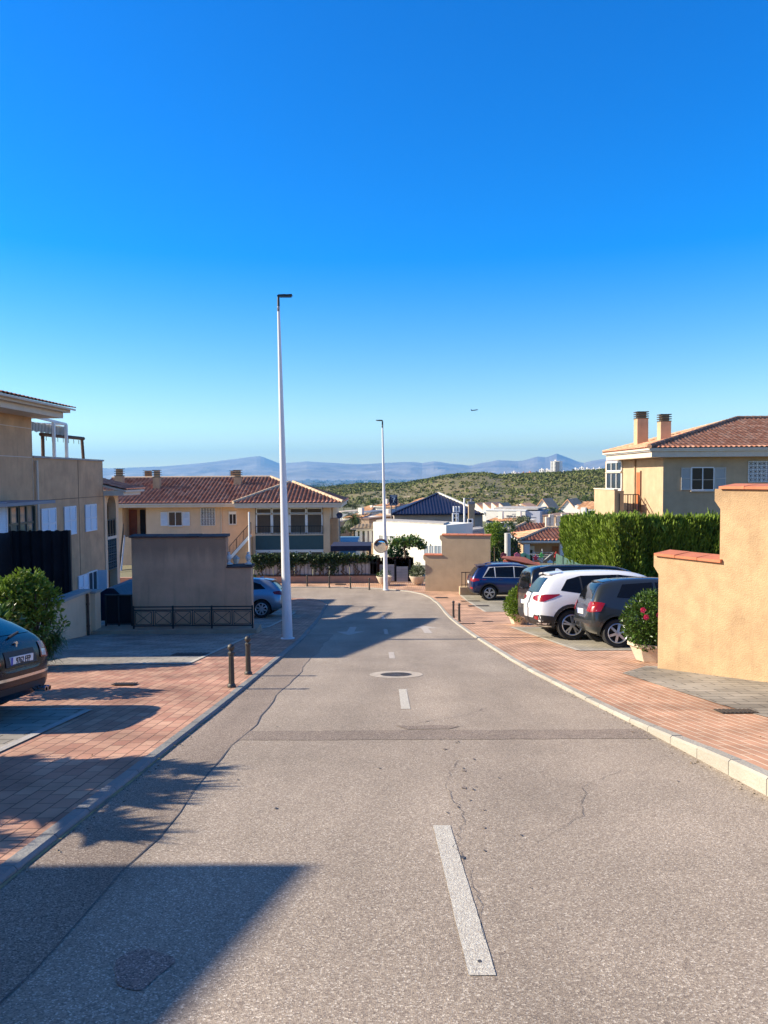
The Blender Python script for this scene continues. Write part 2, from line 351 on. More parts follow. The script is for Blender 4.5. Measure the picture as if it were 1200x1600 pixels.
M_pavB = pavers('bay pavers', (.40, .36, .29), (.33, .30, .24), (.22, .20, .16), bw=.2, rh=.1, msize=.008, rot=math.pi / 2)
M_paint = mk('worn road paint', (.66, .63, .54), .8, col2=(.40, .35, .29), vscale=55, bump=.5, bscale=120)
M_paintf = mk('faded road paint', (.56, .51, .45), .8, col2=(.36, .30, .25), vscale=25)
# ------------------------------------------------------------------ the street: ground, road, pavements, kerbs
def hp(y):                            # step of the pavement above the road: a real kerb uphill, nearly flush further down
    t = min(1, max(0, (y - 5.2) / 3.2)); t = t * t * (3 - 2 * t); return .13 * (1 - t) + .035 * t
def hpL(y): return .03 + 0 * y
def smooth(a, b, x): t = min(1, max(0, (x - a) / (b - a))); return t * t * (3 - 2 * t)
def hill_h(x, y):                     # scrub hill beyond the town
    return 0
def ground_z(x, y):
    if y < 60: z = zr(y) - .35
    else: z = zr(y) - .35
    r = math.hypot(x, y)
    if y > 90: z = -12.35 - 62 * smooth(350, 2600, r)
    if y < 0 and r > 90: z = 8 - 82 * smooth(100, 2600, r)
    if abs(x) > 60 and y < 90: z = z - 70 * smooth(400, 2600, r)
    return z
rs = [0]; r_ = 2.0
while r_ < 60000: rs.append(r_); r_ *= 1.09 if r_ < 120 else 1.16
NA = 144; vs = [(0, 0, ground_z(0, 0))]; fs = []
for r_ in rs[1:]:
    for k in range(NA):
        a = 2 * math.pi * k / NA; x, y = r_ * math.cos(a), r_ * math.sin(a); vs.append((x, y, ground_z(x, y)))
for k in range(NA): fs.append((0, 1 + k, 1 + (k + 1) % NA))
for j in range(len(rs) - 2):
    for k in range(NA):
        a = 1 + j * NA; b = a + NA; fs.append((a + k, b + k, b + (k + 1) % NA, a + (k + 1) % NA))
M_ground = mk('dry ground', (.20, .17, .10), .95, col2=(.10, .12, .05), vscale=.012)
mb = MB(); mb.add(vs, fs); struct(mb.build('ground', M_ground, smooth=True, fixn=False))

def drape(name, poly, dz, mat, step=1.0, uvf=None, skirt=0.0, hf=None):
    bm = bmesh.new(); bv = [bm.verts.new((x, y, 0)) for x, y in poly]; bm.faces.new(bv)
    ys = [p[1] for p in poly]; y = math.ceil(min(ys) / step) * step
    while y < max(ys):
        bmesh.ops.bisect_plane(bm, geom=bm.verts[:] + bm.edges[:] + bm.faces[:], plane_co=(0, y, 0), plane_no=(0, 1, 0)); y += step
    bmesh.ops.triangulate(bm, faces=bm.faces)
    for v in bm.verts: v.co.z = zr(v.co.y) + dz + (hf(v.co.y) if hf else 0)
    if skirt:
        be = [e for e in bm.edges if len(e.link_faces) == 1]
        r = bmesh.ops.extrude_edge_only(bm, edges=be)
        for v in r['geom']:
            if isinstance(v, bmesh.types.BMVert): v.co.z -= skirt
    bmesh.ops.recalc_face_normals(bm, faces=bm.faces)
    for f in bm.faces:
        if abs(f.normal.z) > .5 and f.normal.z < 0: f.normal_flip()
    me = bpy.data.meshes.new(name); 
    ul = bm.loops.layers.uv.new('uv')
    for f in bm.faces:
        for l in f.loops:
            c = l.vert.co; l[ul].uv = uvf(c.x, c.y) if uvf else (c.x, c.y)
    bm.to_mesh(me); bm.free(); me.materials.append(mat)
    o = bpy.data.objects.new(name, me); COL.objects.link(o); return struct(o)
LK = [(-2.02, -8), (-2.0, 5), (-1.98, 9), (-2.02, 15), (-2.06, 19), (-2.19, 22), (-2.35, 27), (-2.5, 31), (-2.55, 33.5), (-2.75, 34.9), (-3.2, 35.8), (-3.9, 36.3), (-5, 36.6), (-30, 37.5)]
RK = [(2.85, -8), (2.78, 3), (2.72, 5.3), (2.64, 7.5), (2.52, 9.4), (2.38, 12), (2.32, 14), (2.28, 19.5), (2.33, 27), (2.37, 31), (2.35, 34), (2.2, 36), (1.9, 37.6), (1.3, 38.8), (.4, 39.8), (-.8, 40.5), (-2.4, 40.9), (-6, 41.1), (-30, 41.6)]
def kx(pts, y):
    for (a, ya), (b, yb) in zip(pts, pts[1:]):
        if ya <= y <= yb: return a + (b - a) * (y - ya) / (yb - ya)
    return pts[0][0] if y < pts[0][1] else 2.3
drape('road', [(-32, -8), (3.2, -8), (3.2, 42), (-32, 42)], 0.0, M_asph)
# resurfaced strip along the left kerb, with a wavy seam
seam = [(-1.42 + .03 * math.sin(y * 1.7) + .02 * math.sin(y * 4.1 + 1), y) for y in [i * .5 for i in range(-16, 42)]]
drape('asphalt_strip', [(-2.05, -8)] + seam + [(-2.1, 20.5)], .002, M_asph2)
M_tar = mk('tar joint', (.085, .075, .07), .6, var=.3, vscale=9, bump=.3)
def ribbon(name, pts, w, dz, mat, jit=0.0):
    mb = MB(); L = []; Rr = []
    for i, p in enumerate(pts):
        a = Vector(pts[max(0, i - 1)]); b = Vector(pts[min(len(pts) - 1, i + 1)]); d = (b - a).normalized(); n = Vector((-d.y, d.x))
        ww = w * (1 + rng.uniform(-jit, jit)); q = Vector(p)
        L.append(q + n * ww / 2); Rr.append(q - n * ww / 2)
    vs = [(p.x, p.y, zr(p.y) + dz) for p in L + Rr]; n = len(pts)
    mb.add(vs, [(i, i + 1, n + i + 1, n + i) for i in range(n - 1)])
    return struct(mb.build(name, mat))
ribbon('tar_joint', [(x + rng.uniform(-.012, .012), y) for x, y in seam], .011, .004, M_tar, .7)
def wavy(pts, step=.12, amp=.03):
    out = []
    for (a, b) in zip(pts, pts[1:]):
        a = Vector(a); b = Vector(b); n = max(1, int((b - a).length / step))
        for k in range(n):
            p = a.lerp(b, k / n); out.append((p.x + rng.uniform(-amp, amp), p.y + rng.uniform(-amp, amp)))
    out.append(tuple(pts[-1])); return out
# trench patch across the road
edge1 = wavy([(-1.45, 7.23), (2.62, 7.18)], .15, .012); edge2 = wavy([(2.62, 7.62), (-1.45, 7.66)], .15, .018)
drape('trench_patch', edge1 + edge2, .003, M_asph3, step=.5)
drape('road_patch', [(x * .40 + .42, 7.80 + y * .12) for x, y in [(-.5, -.9), (.6, -.9), (.9, .2), (.3, .9), (-.3, .5), (-.8, .8)]], .0045, M_asph3, step=5)
for pts, w in [([(.30, 8.0), (.8, 8.35), (.95, 8.5), (1.2, 8.9)], .004), ([(.42, 3.2), (.46, 3.9), (.40, 4.3), (.52, 4.9), (.45, 5.6), (.62, 6.4)], .0028), ([(.9, 4.4), (1.3, 4.9), (1.5, 5.6), (1.9, 6.0)], .003)]:
    ribbon('road_crack', wavy(pts, .07, .022), w, .0045, M_tar, .6)
for k in range(26):      # chewing gum and oil spots
    x = rng.uniform(-1.2, 2.4); y = rng.uniform(2.8, 12); r0 = rng.uniform(.004, .013)
    if k < 14: x = rng.gauss(.62, .12); y = rng.uniform(3.6, 7.5)
    drape('oil_spot', [(x + r0 * (1 + rng.uniform(-.4, .4)) * math.cos(t), y + r0 * (1 + rng.uniform(-.4, .6)) * math.sin(t) * 1.5) for t in [i * .785 for i in range(8)]], .0055, M_tar, step=50)
M_drip = asphalt('oily asphalt', (.24, .19, .155), (.48, .41, .34), (.12, .10, .085))
for k in range(9):
    x = rng.gauss(.55, .10); y = rng.uniform(3.4, 9.5); r0 = rng.uniform(.010, .024)
    drape('oil_drip', [(x + r0 * (1 + rng.uniform(-.5, .5)) * math.cos(t), y + r0 * (1 + rng.uniform(-.4, .8)) * math.sin(t) * 1.3) for t in [i * .52 for i in range(12)]], .0045, M_drip, step=50)
M_stain = asphalt('stained asphalt', (.29, .20, .165), (.62, .48, .40), (.13, .09, .075))
drape('oil_stain', [(-1.0 + .11 * (1 + .25 * math.sin(3 * t)) * math.cos(t), 2.98 + .17 * (1 + .2 * math.cos(2 * t + 1)) * math.sin(t)) for t in [i * .35 for i in range(18)]], .0035, M_stain, step=50)
# markings
def dash(p0, p1, w=.11, mat=None, dz=.0035):
    (a, b) = p0, p1; n = 24; L_ = []; R_ = []
    for k in range(n + 1):
        t = k / n; x = a[0] + (b[0] - a[0]) * t; y = a[1] + (b[1] - a[1]) * t
        L_.append((x - w / 2 + rng.uniform(-.0015, .0015), y)); R_.append((x + w / 2 + rng.uniform(-.0015, .0015), y))
    return drape('lane_marking', L_ + R_[::-1], dz, mat or M_paint, step=1)
for (x0, y0, x1, y1) in [(754, 1525, 690, 1290), (634, 1108, 629, 1077)]:
    a = G(x0, y0); b = G(x1, y1); dash((a.x, a.y), (b.x, b.y))
for (x0, y0, x1, y1) in [(613, 1029, 611, 1019), (604, 991, 602, 983), (599, 968, 598, 962)]:
    a = G(x0, y0); b = G(x1, y1); dash((a.x, a.y), (b.x, b.y), .11, M_paintf)
def arrow(x, y, s, d):
    poly = [(-.07, 0), (-.07, 1.3), (-.26, 1.3), (0, 2.1), (.26, 1.3), (.07, 1.3), (.07, 0)]
    drape('arrow_marking', [(x + a * s, y + b * d * s) for a, b in (poly if d > 0 else poly[::-1])], .0035, M_paintf, step=1)
arrow(-.98, 23.3, 1.5, -1); arrow(1.2, 20.6, 1.5, 1)
a = [(-30, 38.6), (-6, 38.4)]
# pavements
left = [(x - .10, y) for x, y in LK]
drape('left_pavement', [(-9, -8)] + left[:13] + [(-30, 37.3), (-30, 30), (-12.4, 30), (-12.4, 21.5), (-9, 21)], -.003, M_pavL, hf=hpL, skirt=.2)
right = [(x + .11, y) for x, y in RK]
rp = right[:10] + [(2.46, 34.1), (2.31, 36.1), (2.0, 37.72), (1.38, 38.92), (.45, 39.93), (-.78, 40.63), (-2.4, 41.03), (-6, 41.23), (-30, 41.73), (-30, 42.75), (2.3, 42.75), (5, 40), (9, 38), (9, 10), (7, -8)]
def ruv(x, y): return (x - (kx(RK, y) if y < 34 else 2.35), y)
drape('right_pavement', rp, -.003, M_pavR, hf=hp, skirt=.2, uvf=ruv)
# kerbs as single stones laid end to end
def kerb(name, pts, w, side, mat, L=.5, extra=.004):
    mb = MB(); dense = []
    for (a, b) in zip(pts, pts[1:]):
        a = Vector(a); b = Vector(b); n = max(1, round((b - a).length / L))
        for k in range(n): dense.append((a.lerp(b, k / n), a.lerp(b, (k + 1) / n)))
    for a, b in dense:
        d = (b - a).normalized(); n = Vector((-d.y, d.x)) * side; a2 = a + d * .004; b2 = b - d * .004; e = extra + rng.uniform(-.002, .003)
        def P(q, off, top, ins=0): 
            p = q + n * off; return (p.x, p.y, zr(p.y) + ((hpL if side > 0 else hp)(p.y) + e - ins if top else -.08))
        c = .018
        prof = [(0, 0, 0), (0, 1, c), (c, 1, 0), (w, 1, 0), (w, 0, 0)]
        vs = [P(q, o_, t_, i_) for q in (a2, b2) for o_, t_, i_ in prof]; m = 5
        mb.add(vs, [(i, i + 1, m + i + 1, m + i) for i in range(4)] + [(0, 1, 2, 3, 4), (9, 8, 7, 6, 5)])
    return struct(mb.build(name, mat))
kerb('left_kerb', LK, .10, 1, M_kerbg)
kerb('right_kerb', RK, .11, -1, M_kerb)
M_line = mk('faded yellow kerb line', (.50, .36, .13), .8, col2=(.24, .18, .12), vscale=5)
ribbon('kerb_line', [(-1.985, y * .25) for y in range(-20, 36)], .022, .0065, M_line, .35)
M_grit = mk('grit', (.22, .18, .13), .95, island=.5)
mbg = MB()
for i in range(420):
    y = rng.uniform(2.5, 16); side = rng.random() < .5; x = (-2.0 + abs(rng.gauss(0, .07)) + .01) if side else (kx(RK, y) - abs(rng.gauss(0, .06)) - .01); r0 = rng.uniform(.003, .010)
    mbg.ball((x, y, zr(y) + .004), r0, 1, .6, .3)
stuff(mbg.build('kerb_grit', M_grit))
M_litter = mk('dry leaf', (.24, .15, .06), .8, island=.6)
mbg = MB()
for i in range(230):
    y = rng.uniform(3, 30); u = rng.random(); x = (-2.15 - abs(rng.gauss(0, .8))) if u < .35 else ((kx(RK, y) + abs(rng.gauss(0, .7)) + .12) if u < .75 else (kx(RK, y) - abs(rng.gauss(0, .1)) - .03))
    z = zr(y) + (.006 if -2 < x < kx(RK, y) else (hpL if x < 0 else hp)(y) + .008); a = rng.uniform(0, 6.3); L = rng.uniform(.010, .028); w = L * .4; c, s_ = math.cos(a), math.sin(a)
    mbg.add([(x, y, z), (x + c * L * .5 - s_ * w, y + s_ * L * .5 + c * w, z + .004), (x + c * L, y + s_ * L, z + .008), (x + c * L * .5 + s_ * w, y + s_ * L * .5 - c * w, z + .002)], [(0, 1, 2), (0, 2, 3)])
stuff(mbg.build('leaf_litter', M_litter))
# parking bays
def bay(x0, x1, y0, y1, mat, dz=.004): drape('parking_bay', [(x0, y0), (x1, y0), (x1, y1), (x0, y1)], dz, mat, hf=hpL)
bay(-9, -3.5, -6, 8.8, M_pavG); bay(-8, -3.55, 13.4, 20.6, M_pavG); bay(-12.3, -3.6, 22.6, 31, M_pavG)
drape('parking_bay', [(3.95, 15.3), (9, 15.3), (9, 22.3), (3.75, 22.3)], .004, M_pavB, hf=hp)
drape('parking_bay', [(4.0, 29.7), (9, 29.7), (9, 37), (3.75, 37)], .004, M_pavB, hf=hp)
def edging(pts, w=.09, mat=M_concrete, dz=.009):
    mb = MB()
    for a, b in zip(pts, pts[1:]):
        a = Vector(a); b = Vector(b); d = (b - a).normalized(); n = Vector((-d.y, d.x)) * w / 2
        k = max(1, int((b - a).length)); 
        for i in range(k):
            p, q = a.lerp(b, i / k), a.lerp(b, (i + 1) / k)
            mb.add([(v.x, v.y, zr(v.y) + (hpL if v.x < 0 else hp)(v.y) + dz) for v in (p - n, q - n, q + n, p + n)], [(0, 1, 2, 3)])
    return struct(mb.build('bay_edging', mat))
M_edge = mk('pale bay edging', (.52, .47, .38), .8, var=.2, vscale=6)
edging([(-3.5, -6), (-3.5, 8.8)]); edging([(-3.55, 8.85), (-9, 8.85)]); edging([(-3.55, 13.4), (-3.55, 19.4)], mat=M_edge)
edging([(3.95, 15.3), (3.75, 22.3)], .1, M_edge); edging([(3.95, 15.25), (6, 15.25)], .08); edging([(4.0, 29.7), (3.75, 37)], .1, M_edge)
edging([(-3.6, 23), (-3.6, 30)], mat=M_edge)
for y in (17.0, 19.6): edging([(4.05, y), (8.8, y)], .07, M_edge)
edging([(-8, 16.9), (-3.6, 16.9)], .06)
gp = [G(px, py, .035) for px, py in ((972, 1052), (1000, 1061), (1050, 1077), (1125, 1101), (1200, 1122), (1290, 1150))]
drape('grey_paver_strip', [(p.x, p.y) for p in gp] + [(6.4, 9.2), (5.2, 12.3), (4.4, 12.6)], .005, M_pavG, hf=hp, uvf=lambda x, y: (x * 1.0, y))
M_sand = mk('scattered sand', (.60, .48, .34), .95, col2=(.50, .32, .2), vscale=9)
# covers and gratings set flush in the ground
M_cover = mk('iron cover', (.09, .075, .065), .6, metal=.4, var=.3, vscale=20, bump=.8, bscale=60)
M_ring = mk('concrete collar', (.48, .41, .33), .85, var=.25, vscale=12, bump=.4)
def slope_pt(x, y, dz): return (x, y, zr(y) + dz)
def disc(mb, cx, cy, r0, r1, dz, n=28):
    p = [slope_pt(cx + r * math.cos(t), cy + r * math.sin(t), dz) for r in (r0, r1) for t in [2 * math.pi * i / n for i in range(n)]]
    if r0 == 0: mb.add(p[n:], [tuple(range(n))])
    else: mb.add(p, [(i, n + i, n + (i + 1) % n, (i + 1) % n) for i in range(n)])
c = G(619, 1054)
t = thing('manhole_cover', 'round iron manhole cover in a pale concrete collar mid road', 'manhole cover', slope_pt(c.x, c.y, 0))
mb = MB(); disc(mb, c.x, c.y, .255, .43, .004); mb.build('collar', M_ring, t)
mb = MB(); disc(mb, c.x, c.y, 0, .25, .005)
for i in range(12):
    a = i * math.pi / 6; mb.bar(slope_pt(c.x + .08 * math.cos(a), c.y + .08 * math.sin(a), .006), slope_pt(c.x + .22 * math.cos(a), c.y + .22 * math.sin(a), .006), .02, .004)
mb.build('cover', M_cover, t)
def grate(px, py, w, d, label, slats=True, cat='drain grate'):
    c = G(px, py); z = hp(c.y) + .008 if abs(c.x) > 2.2 else .008
    mb = MB(); t = thing('drain_grate' if slats else 'access_cover', label, cat, slope_pt(c.x, c.y, z))
    mb.add([slope_pt(c.x + a * w / 2, c.y + b * d / 2, z) for a, b in ((-1, -1), (1, -1), (1, 1), (-1, 1))], [(0, 1, 2, 3)])
    mb.build('frame', M_cover, t)
    mb = MB(); n = 9
    for i in range(n):
        x = c.x - w / 2 + w * (i + .5) / n
        mb.bar(slope_pt(x, c.y - d * .43, z + .006), slope_pt(x, c.y + d * .43, z + .006), w / n * .5, .006)
    mb.build('slats', M_cover, t)
grate(1150, 1117, .42, .26, 'brown square cover in the salmon pavement beside the large ochre wall', False, 'access cover')
grate(195, 1073, .34, .22, 'dark drain grate in the sunlit red pavers between the two left parking bays')
grate(868, 930 + 6, .5, .3, 'dark cover in the pavement under the navy car') if False else None
grate(730, 976, .5, .22, 'dark slot grate in the salmon pavement just behind the right bollards')
grate(762, 973, .35, .2, 'small dark grate between the right bollards and the cream planter')
grate(690, 935, .6, .4, 'dark cover on the pavement at the foot of the tan stepped wall', False, 'access cover')
grate(532, 914, .6, .5, 'dark cover in the far pavement between two far bollards', False, 'access cover')
grate(735, 940.5, .9, .4, 'dark square grate in the parking bay behind the navy car')
grate(748, 948, .9, .5, 'dark square grate in the parking bay nearest the planter bush')
grate(298, 1025, .7, .5, 'steel access cover lying in the sunlit corner of the left parking bay', False, 'access cover')
# ------------------------------------------------------------------ bollards
def make_bollard():
    t = thing('bollard', '', 'bollard', (0, 0, 0), 'iron bollards along the kerb')
    MB().lathe((0, 0, 0), [(0, .0), (.062, 0), (.062, .03), (.05, .05), (.045, .06)], 8).build('base', M_boll, t, True)
    MB().lathe((0, 0, 0), [(.043, .055), (.037, .47), (.048, .475), (.048, .50), (.030, .515), (.028, .53)], 8).build('post', M_boll, t)
    MB().ball((0, 0, .575), .052, 2).build('ball_top', M_boll, t, True)
    return t
M_boll = mk('grey cast iron', (.065, .062, .055), .5, metal=.3, var=.3, vscale=15)
bol = make_bollard()
spots = [(362, 1073, 'near grey bollard on the left kerb, closest to the camera'), (388, 1053, 'grey bollard on the left kerb just beyond the closest one'),
         (717.5, 971, 'dark bollard on the right pavement, the nearer of the right-hand pair'), (708.5, 965, 'dark bollard on the right pavement, the farther of the right-hand pair'),
         (480, 916, 'far bollard right beside the tall lamp post, below the vines'), (514.5, 917.6, 'far bollard below the middle of the vine fence'),
         (547.6, 919, 'far bollard under the right end of the vine fence'), (577, 921, 'far bollard just left of the lamp post with the mirror')]
for i, (px, py, lab) in enumerate(spots):
    g = G(px, py, .035); loc = (g.x, g.y, zr(g.y) + hp(g.y) - .01)
    if i == 0: bol.location = loc; bol['label'] = lab
    else: dup(bol, loc, lab, rz=rng.uniform(0, 1))
# ------------------------------------------------------------------ street lamps
def lamp(px, py, H, lean, dirx, label, rb, rt):
    g = G(px, py, .03); b = Vector((g.x, g.y, zr(g.y) + hp(g.y) - .02)); top = b + Vector((lean, 0, H))
    t = thing('street_lamp', label, 'street lamp', b, 'tall white street lamps')
    MB().tube(b, top, rb, rt, 24).build('pole', M_lampw, t, True)
    MB().lathe(b, [(0, .02), (rb * 1.35, .02), (rb * 1.35, .035), (rb, .05)], 20).build('base_plate', M_lampw, t)
    mb = MB(); mb.tube(top - Vector((0, 0, .12)), top + Vector((0, 0, .22)), rt * 1.1, rt * .9, 10); mb.build('neck', M_black, t)
    mb = MB(); a = top + Vector((-dirx * .02, 0, .25)); e = a + Vector((dirx * .36, 0, .02))
    mb.bar(a, e, .14, .035); mb.bar(a + Vector((dirx * .02, 0, .02)), a + Vector((dirx * .20, 0, .03)), .08, .03); mb.build('lamp_head', M_black, t)
    d = MB().box(min(a.x, e.x) + .06, max(a.x, e.x) - .02, a.y - .06, a.y + .06, a.z - .024, a.z - .014).build('lamp_glass', M_glassb, t)
    MB().box(b.x - .04, b.x + .04, b.y - rb - .003, b.y - rb + .02, b.z + .5, b.z + .75).build('service_door', M_lampw, t)
    return t, b, top
lampA = lamp(449.5, 998, 8.24, -.12, 1, 'tall white tapering street lamp on the left pavement, nearest the camera', .128, .032)
lampB = lamp(603, 922, 8.64, -.12, -1, 'white street lamp across the junction carrying the round mirror', .125, .04)
# convex traffic mirror on the second lamp
b = lampB[1]; mc = Vector((fx(595, 39.6), b.y - .34, fz(852, 39.6, 595)))
t = thing('traffic_mirror', 'round convex traffic mirror with a hood on the far lamp post', 'traffic mirror', mc)
M_mirror = mk('mirror', (.8, .8, .78), .03, metal=1)
mb = MB(); R0 = .37
mb.lathe(mc, [(0.001, -.09), (.1, -.085), (.2, -.067), (.3, -.035), (.35, 0)], 28, 'Y'); mb.build('mirror_face', M_mirror, t, True)
MB().lathe(mc, [(.35, -.005), (.385, -.01), (.385, .03), (.2, .08), (0.001, .1)], 28, 'Y').build('mirror_rim', M_cream, t, True)
MB().lathe(mc, [(.39, -.16), (.40, -.16), (.40, .03), (.39, .03)], 20, 'Y', R(20), R(160)).build('hood', mk('brown hood', (.10, .05, .03), .5), t, True)
mb = MB(); mb.bar(mc + Vector((0, .08, 0)), (b.x, b.y, mc.z), .05); mb.bar(mc + Vector((0, .08, -.15)), (b.x, b.y, mc.z - .15), .04); mb.build('bracket', M_grey, t)
t.rotation_euler.x = R(13)
# ------------------------------------------------------------------ vehicles (local: rear bumper at x=0, nose at +x)
def paintm(name, col, metal=.3, coat=.8): return mk(name, col, .30, metal=metal, coat=coat, spec=.45, var=.04, vscale=2)
M_tyre = mk('tyre rubber', (.016, .016, .017), .85, var=.3, vscale=12)
M_rim = mk('alloy rim', (.52, .53, .55), .3, metal=.75)
M_rimd = mk('dark rim gap', (.01, .01, .01), .8)
M_plast = mk('black plastic trim', (.022, .022, .024), .6)
M_carglass = mk('tinted car glass', (.006, .007, .009), .06, spec=.28)
M_red = mk('red tail lamp', (.26, .004, .008), .25, coat=.4, spec=.4)
M_redl = mk('pale tail lamp', (.55, .30, .30), .12, coat=1)
M_clear = mk('clear lamp', (.55, .55, .56), .12, coat=1)
M_chrome = mk('chrome', (.7, .7, .72), .15, metal=1)
M_plate = mk('number plate', (.80, .80, .78), .35)
M_plateb = mk('plate blue band', (.01, .06, .42), .4)
M_ink = mk('black ink', (.012, .012, .014), .5)

def body_mesh(st, paint, wheels, wr, half_w):
    rows = []
    for x, zb, hl, zbelt, hb, zt, hr in st:
        h = [(0, zb), (hl * .82, zb), (hl * .985, zb + min(.12, (zbelt - zb) * .3)), (hl, (zb + zbelt) / 2), (hb * 1.0, zbelt),
             (hr + (hb - hr) * .22, zt - (zt - zbelt) * .20), (hr * .86, zt - .018), (0, zt)]
        ring = [(x, y, z) for y, z in h] + [(x, -y, z) for y, z in h[-2:0:-1]]
        rows.append(ring)
    n = len(rows[0]); vs = [p for r in rows for p in r]; fs = []
    for j in range(len(rows) - 1):
        for i in range(n):
            k = (i + 1) % n; fs.append((j * n + i, j * n + k, (j + 1) * n + k, (j + 1) * n + i))
    for j, rev in ((0, False), (len(rows) - 1, True)):      # caps as quad strips between the two halves
        for i in range(7):
            a, b = j * n + i, j * n + i + 1; c, d = j * n + (n - i - 1) % n, j * n + (n - i) % n
            q = [a, b, c, d] if i else [a, b, c]
            if b == c: q = [a, b, d]
            fs.append(tuple(q if not rev else q[::-1]))
    me = bpy.data.meshes.new('body'); me.from_pydata(vs, [], fs)
    bm = bmesh.new(); bm.from_mesh(me); bmesh.ops.recalc_face_normals(bm, faces=bm.faces); bm.to_mesh(me); bm.free()
    o = bpy.data.objects.new('body', me); COL.objects.link(o)
    me.materials.append(paint); me.materials.append(M_rimd)
    m = o.modifiers.new('s', 'SUBSURF'); m.levels = m.render_levels = 3
    bpy.context.view_layer.update()
    dg = bpy.context.evaluated_depsgraph_get()
    me1 = bpy.data.meshes.new_from_object(o.evaluated_get(dg)); bvh = BVHTree.FromPolygons([v.co for v in me1.vertices], [tuple(p.vertices) for p in me1.polygons])
    c = MB()
    for wx in wheels:
        for s in (-1, 1):
            c.lathe((wx, 0, wr), [(0.001, s * (half_w - .30)), (wr + .055, s * (half_w - .30)), (wr + .055, s * (half_w + .3)), (0.001, s * (half_w + .3))], 32, 'Y')
    co = c.build('cutter', [paint, M_rimd]); co.data.polygons.foreach_set('material_index', [1] * len(co.data.polygons))
    m = o.modifiers.new('b', 'BOOLEAN'); m.object = co; m.operation = 'DIFFERENCE'; m.solver = 'EXACT'
    bpy.context.view_layer.update()
    me2 = bpy.data.meshes.new_from_object(o.evaluated_get(bpy.context.evaluated_depsgraph_get()))
    o.modifiers.clear(); o.data = me2; bpy.data.objects.remove(co)
    me2.polygons.foreach_set('use_smooth', [True] * len(me2.polygons))
    try: me2.set_sharp_from_angle(angle=R(38))
    except Exception: pass
    return o, bvh

def patch(bvh, poly, view, off=.006, step=.07, clipwheels=None):
    """a polygon drawn in side ('R','L') or rear ('B') view, laid on the body's own surface"""
    bm = bmesh.new(); bm.faces.new([bm.verts.new((a, b, 0)) for a, b in poly])
    for ax in (0, 1):
        vals = [p[ax] for p in poly]; v = math.ceil(min(vals) / step) * step; no = (1, 0, 0) if ax == 0 else (0, 1, 0)
        while v < max(vals):
            bmesh.ops.bisect_plane(bm, geom=bm.verts[:] + bm.edges[:] + bm.faces[:], plane_co=(v, v, 0), plane_no=no); v += step
    bmesh.ops.triangulate(bm, faces=[f for f in bm.faces if len(f.verts) > 4])
    bm.verts.index_update(); vs = []
    for v in bm.verts:
        a, b = v.co.x, v.co.y
        if view == 'B': o, d = Vector((-3, a, b)), Vector((1, 0, 0))
        elif view == 'F': o, d = Vector((9, a, b)), Vector((-1, 0, 0))
        elif view == 'T': o, d = Vector((a, b, 5)), Vector((0, 0, -1))
        else: s = 1 if view == 'L' else -1; o, d = Vector((a, s * 3, b)), Vector((0, -s, 0))
        hit, nrm, _, _ = bvh.ray_cast(o, d)
        if hit is None:
            hit, nrm, _, _ = bvh.find_nearest(Vector((a, (1 if view == 'L' else -1) * .8, b)) if view in 'LR' else Vector((.3, a, b)))
        if nrm.dot(d) > 0: nrm = -nrm
        vs.append(hit + nrm * off)
    fs = [[v.index for v in f.verts] for f in bm.faces]; bm.free(); return vs, fs

def wheel(parent, x, y, r, w, spokes, side, style='split'):
    s = side
    ty = MB().lathe((x, y, r), [(r * .66, s * w * .48), (r * .93, s * w * .50), (r, s * w * .36), (r, -s * w * .36), (r * .93, -s * w * .5), (r * .66, -s * w * .48)], 36, 'Y').build('wheel', M_tyre, parent, True)
    mb = MB(); mb.lathe((x, y, r), [(r * .70, s * w * .50), (r * .66, s * w * .53), (r * .60, s * w * .44), (r * .60, -s * w * .3)], 32, 'Y')
    yo = y + s * w * .43
    for k in range(spokes):
        a = 2 * math.pi * k / spokes + .3
        for da in ((-.11, .11) if style == 'split' else (0,)):
            p = (x + r * .12 * math.cos(a + da), yo + s * .012, r + r * .12 * math.sin(a + da)); q = (x + r * .64 * math.cos(a + da * 1.5), yo, r + r * .64 * math.sin(a + da * 1.5))
            mb.bar(p, q, r * (.10 if style == 'split' else .17), .03, up=(0, 1, 0))
    mb.lathe((x, y, r), [(0.001, s * w * .53), (r * .15, s * w * .52), (r * .17, s * w * .42)], 16, 'Y')
    mb.build('rim', M_rim, ty, False)
    MB().lathe((x, y, r), [(0.001, s * w * .18), (r * .62, s * w * .18)], 20, 'Y').build('brake_disc', M_rimd, ty)
    return ty

